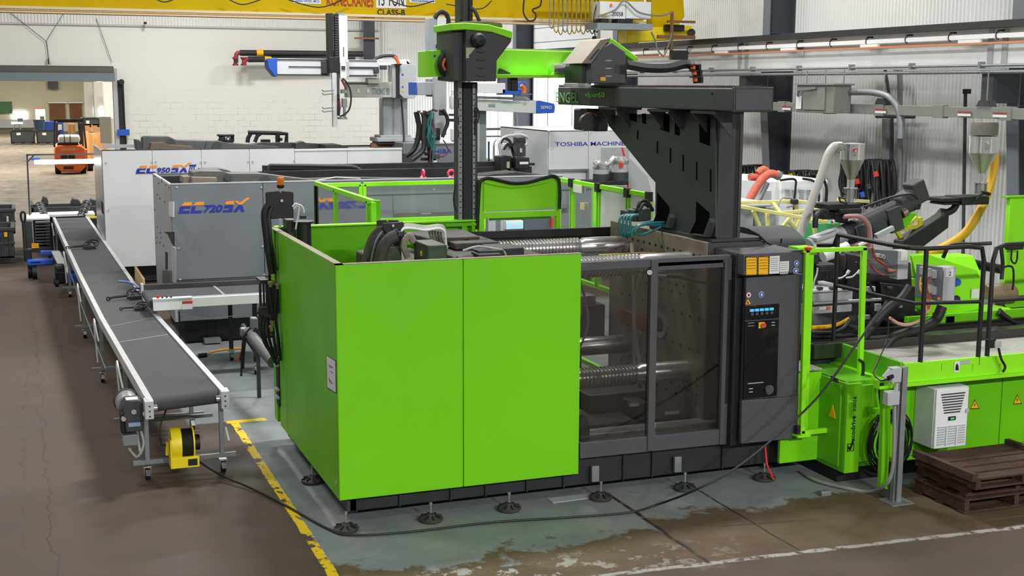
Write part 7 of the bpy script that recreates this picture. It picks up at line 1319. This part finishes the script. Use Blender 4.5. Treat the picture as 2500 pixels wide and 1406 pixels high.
# pallet truck
pj = thing('pallet_truck', 'blue and white pallet truck with upright black handle', 'pallet truck', at(95, 668, z=0))
yj = 25.0; q = at(75, 665, z=0)
part('body_cover', pj, MB().bar((.56, 24.65, .46), (.7, 23.6, .2), .14, .04), WHITE, .006)
part('cover_hole', pj, MB().cyl((.665, 23.85, .275), (.66, 23.86, .3), .03, n=12), BLUE)
part('fork', pj, MB().box(.6, 1.06, 23.52, 23.64, .06, .18), BLUE, .008); part('fork', pj, MB().box(.76, 1.06, 24.15, 24.3, .08, .18), BLUE, .008)
part('yoke', pj, MB().bar((.3, 24.75, .44), (.6, 24.72, .44), .1, .07), BLUE, .01); part('wheel_guard', pj, MB().fb(70, 636, 104, 646, 24.45, .15), BLUE, .03)
for px, yy in ((73, 24.7), (84, 24.5)): part('wheel', pj, MB().lathe([(.02, -.04), (.12, -.04), (.12, .04), (.02, .04)], (at(px, 650, y=yy).x, yy, .122), 18, 'x'), BLACK)
part('wheel', pj, MB().lathe([(.02, -.03), (.06, -.03), (.06, .03), (.02, .03)], (at(134, 655, y=23.7).x, 23.7, .062), 14, 'x'), BLACK)
part('truck_frame', pj, MB().fb(66, 634, 132, 648, 24.45, .2), BLUE, .02); part('handle_shaft', pj, MB().cyl(at(63, 625, y=24.7), at(58, 545, y=24.8), .035, n=10), BLACK); part('handle_loop', pj, MB().tube([at(a, b, y=24.8) for a, b in ((58, 548), (52, 535), (51, 522), (56, 517), (61, 522), (61, 536), (58, 548))], .02, 8, smooth=3), BLACK); part('pump', pj, MB().fb(58, 608, 78, 638, 24.65, .15), BLACK, .02)
# stacked bins at the left edge
def bin_(px0, px1, pyt, pyb, y, d, lab, tag=None):
    c = at((px0+px1)/2, pyb, y=y); t = thing('bulk_bin', lab, 'bin', c, 'stacked black bulk bins at the left edge')
    x0, x1 = at(px0, pyb, y=y).x, at(px1, pyb, y=y).x; z0, z1 = c.z, at(px0, pyt, y=y).z; w_ = .05
    part('wall', t, MB().box(x0, x1, y, y+w_, z0, z1), PLASTG, .008); part('wall', t, MB().box(x0, x1, y+d-w_, y+d, z0, z1), PLASTG, .008); part('wall', t, MB().box(x0, x0+w_, y+w_, y+d-w_, z0, z1), PLASTG, .008); part('wall', t, MB().box(x1-w_, x1, y+w_, y+d-w_, z0, z1), PLASTG, .008); part('floor_panel', t, MB().box(x0, x1, y, y+d, z0, z0+.04), PLASTG)
    part('rim', t, MB().box(x0, x1+.02, y-.03, y+.0, z1-.06, z1).box(x1, x1+.03, y, y+d, z1-.06, z1), GALV if tag else PLASTG, .004)
    n = 5
    for k in range(n): part('rib', t, MB().box(x0+(x1-x0)*(k+.5)/n-.015, x0+(x1-x0)*(k+.5)/n+.015, y-.035, y, z0+.05, z1-.08), PLASTG, .003)
    part('belt_rib', t, MB().box(x0, x1+.02, y-.03, y, (z0+z1)/2-.02, (z0+z1)/2+.02), PLASTG, .003)
    return t
b1 = bin_(-60, 36, 558, 632, 26.7, 1.1, 'black bulk bin at the left edge with yellow tag, front one')
part('yellow_tag', b1, MB().fb(10, 567, 18, 578, 26.64, .02), SIGNY); part('blue_tag', b1, MB().fb(-3, 568, 1, 580, 26.64, .02), BLUE)
b2 = bin_(-60, 38, 512, 572, 28.2, 1.1, 'black bulk bin at the left edge, open one behind the tagged bin'); part('white_tag', b2, MB().fb(16, 528, 21, 541, 28.16, .02), PAPER)
# far end station: bin of parts, tray stacks, grey cart, tube light on stand
bk2 = thing('parts_bin', 'wide black bin holding nested molded parts beyond the conveyor end', 'bin', at(155, 525, y=28.6))
part('wall', bk2, MB().fb(76, 505, 245, 527, 28.4, .05).fb(78, 497, 245, 512, 29.5, .05), PLASTG, .01); part('wall', bk2, MB().fb(76, 500, 82, 527, 28.4, 1.1), PLASTG); part('bin_base', bk2, MB().box(at(80, 527, y=28.45).x, at(245, 527, y=28.45).x, 28.45, 29.5, 0, .75), PLASTG); part('wall_rib', bk2, MB().fb(118, 507, 172, 509, 28.37, .03), BLACK)
def nest(px0, py0, px1, py1, lab):
    t = thing('nested_parts', lab, 'plastic parts', at(px1, py1, y=28.0))
    for k in range(7):
        a = px0+(px1-px0)*k/6; b = py0+(py1-py0)*k/6
        part('part_shell', t, MB().tube([at(a-9, b+3, y=28-.04*k), at(a-3, b-2, y=28-.04*k), at(a+5, b+1, y=28-.04*k), at(a+8, b+8, y=28-.04*k)], .028, 6, smooth=3), PLASTB if k % 2 else mat('glossy_dark', '#55575a', .2)); part('part_edge', t, MB().tube([at(a-8, b+4, y=27.95-.04*k), at(a+3, b+1, y=27.95-.04*k)], .012, 5), LGREY)
    return t
nest(98, 497, 110, 526, 'diagonal nest of shiny black molded parts at the left of the parts bin'); nest(212, 492, 200, 522, 'diagonal nest of shiny black molded parts at the right of the parts bin')
for k, (r, lb) in enumerate((((100, 480, 118, 500), 'curved dark molded cover leaning up at the left of the bin'), ((172, 485, 196, 502), 'curved dark molded cover leaning up at the right of the bin'), ((216, 486, 238, 520), 'ribbed black tray standing at the right end of the bin'))):
    solo('molded_cover', MB().fp([(r[0], r[3]), (r[0]+2, (r[1]+r[3])/2), (r[0]+6, r[1]), (r[2]-3, r[1]+2), (r[2], (r[1]+r[3])/2), (r[2], r[3])], 28.7, .35), PLASTG, lb, 'plastic part', None, .02)
wt = thing('white_worktop', 'white topped work table at the end of the long belt', 'table', at(150, 640, y=27.8))
part('table_top', wt, MB().fb(78, 523, 232, 529, 27.75, .6), WHITE, .004); part('table_top', wt, MB().fb(64, 533, 122, 537, 26.8, .9), WHITE, .004); part('leg', wt, MB().fb(68, 537, 71, 625, 27.3, .05), GALV); part('yellow_corner', wt, MB().fb(213, 529, 236, 533, 27.6, .1), YELLD)
ct = thing('rack_cart', 'dark grey wheeled cart of stacked trays under the white worktop', 'cart', at(100, 620, y=26.6))
part('side_panel', ct, MB().fb(65, 540, 80, 614, 26.5, .7).fb(112, 540, 123, 612, 26.6, .6), PLASTG, .01); part('base', ct, MB().fb(70, 604, 126, 616, 26.4, .8), PLASTG, .01)
for k in range(8): part('tray', ct, MB().fb(86, 542+k*7.4, 122, 546+k*7.4, 26.55, .6), mat('tray_charcoal', '#4a4d50', .5), .006)
part('yellow_tag', ct, MB().fb(77, 594, 95, 606, 26.35, .03), SIGNY); part('wheel', ct, MB().cyl(at(118, 624, y=26.4), at(126, 624, y=26.4), .09, n=14), BLACK)
kt = thing('tool_bag', 'black wheeled case under the long conveyor near the pallet truck', 'case', at(148, 690, z=0)); part('body', kt, MB().fb(135, 650, 160, 694, 22.6, .4), BLACK, .04); part('strap', kt, MB().fb(134, 665, 161, 668, 22.58, .4), PLASTG); part('wheel', kt, MB().lathe([(.02, -.03), (.06, -.03), (.06, .03), (.02, .03)], at(139, 692, y=22.5), 12, 'x'), BLACK)
ls = thing('light_stand', 'thin grey steel stand carrying a lit fluorescent tube over the belt end', 'light', at(72, 600, y=27.5))
part('upright', ls, MB().bar(at(66, 378, y=27.5), at(76, 605, y=27.5), .03), PLASTG); part('cross_bar', ls, MB().bar(at(64, 378, y=27.5), at(235, 376, y=27.5), .03), PLASTG); part('brace', ls, MB().bar(at(67, 395, y=27.5), at(82, 380, y=27.5), .025), PLASTG); part('lamp_clamp', ls, MB().fb(76, 386, 98, 391, 27.4, .08), BLUE, .006); part('lit_tube', ls, MB().cyl(at(84, 396, y=27.4), at(252, 393, y=27.4), .045, n=12), LIT)
# forklift in the far room
FK = thing('forklift', 'orange forklift with black overhead guard parked in the far room', 'forklift', at(172, 428, z=0))
yk2 = 52.8
part('counterweight', FK, MB().fp([(134, 360), (140, 355), (196, 355), (208, 362), (212, 385), (208, 408), (197, 420), (150, 420), (137, 408), (133, 385)], yk2, 1.2), ORANGE, .05); part('hood', FK, MB().fp([(136, 358), (142, 353), (200, 353), (204, 358)], yk2+.1, 1.6), ORANGE, .03)
part('dark_grille', FK, MB().fb(149, 376, 165, 388, yk2-.03, .05).fb(167, 376, 183, 388, yk2-.03, .05), BLACK, .01); part('tow_slot', FK, MB().fb(155, 406, 180, 413, yk2-.03, .05), DARK, .01); part('side_body', FK, MB().fb(207, 365, 214, 415, yk2+.3, 1.6), mat('dull_orange', '#b5522a', .6), .02)
for (px, w_) in ((142, 10), (203, 14)): q = at(px, 417, y=yk2+.4); part('tyre', FK, MB().lathe([(.05, -.11), (.22, -.11), (.24, -.07), (.24, .07), (.22, .11), (.05, .11)], (q.x, q.y, .24), 18, 'x'), BLACK)
part('tyre', FK, MB().lathe([(.05, -.11), (.24, -.11), (.24, .11), (.05, .11)], (2.72, yk2+1.9, .24), 18, 'x'), BLACK)
for a in ((134, 293, 133, 358), (203, 293, 210, 362), (192, 296, 196, 355)): part('guard_post', FK, MB().bar(at(a[0], a[1], y=yk2+.6), at(a[2], a[3], y=yk2+.2), .07), BLACK)
part('guard_roof', FK, MB().bar(at(132, 294, y=yk2+.5), at(201, 293, y=yk2+.5), .07).bar(at(140, 297, y=yk2+1.3), at(200, 297, y=yk2+1.3), .06).bar(at(155, 295, y=yk2+.9), at(200, 295, y=yk2+.9), .05), BLACK)
part('gas_tank', FK, MB().lathe([(.03, 0), (.14, .04), (.165, .1), (.165, .72), (.14, .79), (.03, .82)], at(141, 339, y=yk2+.2), 18, 'x'), WHITE); part('tank_strap', FK, MB().cyl(at(156, 339, y=yk2+.2), at(158, 339, y=yk2+.2), .172, n=16).cyl(at(170, 339, y=yk2+.2), at(172, 339, y=yk2+.2), .172, n=16), BLACK); part('tank_tray', FK, MB().fb(140, 348, 192, 355, yk2+.1, .4), BLACK, .02)
q = at(167, 364, y=yk2-.01); text('lettering', FK, 'DOOSAN', q.x, yk2-.01, q.z, .1, PAPER, 'y', .5)
part('mast', FK, MB().bar(at(198, 300, y=yk2+2.2), at(204, 420, y=yk2+2.2), .12).bar(at(138, 300, y=yk2+2.2), at(138, 400, y=yk2+2.2), .1), DARK)
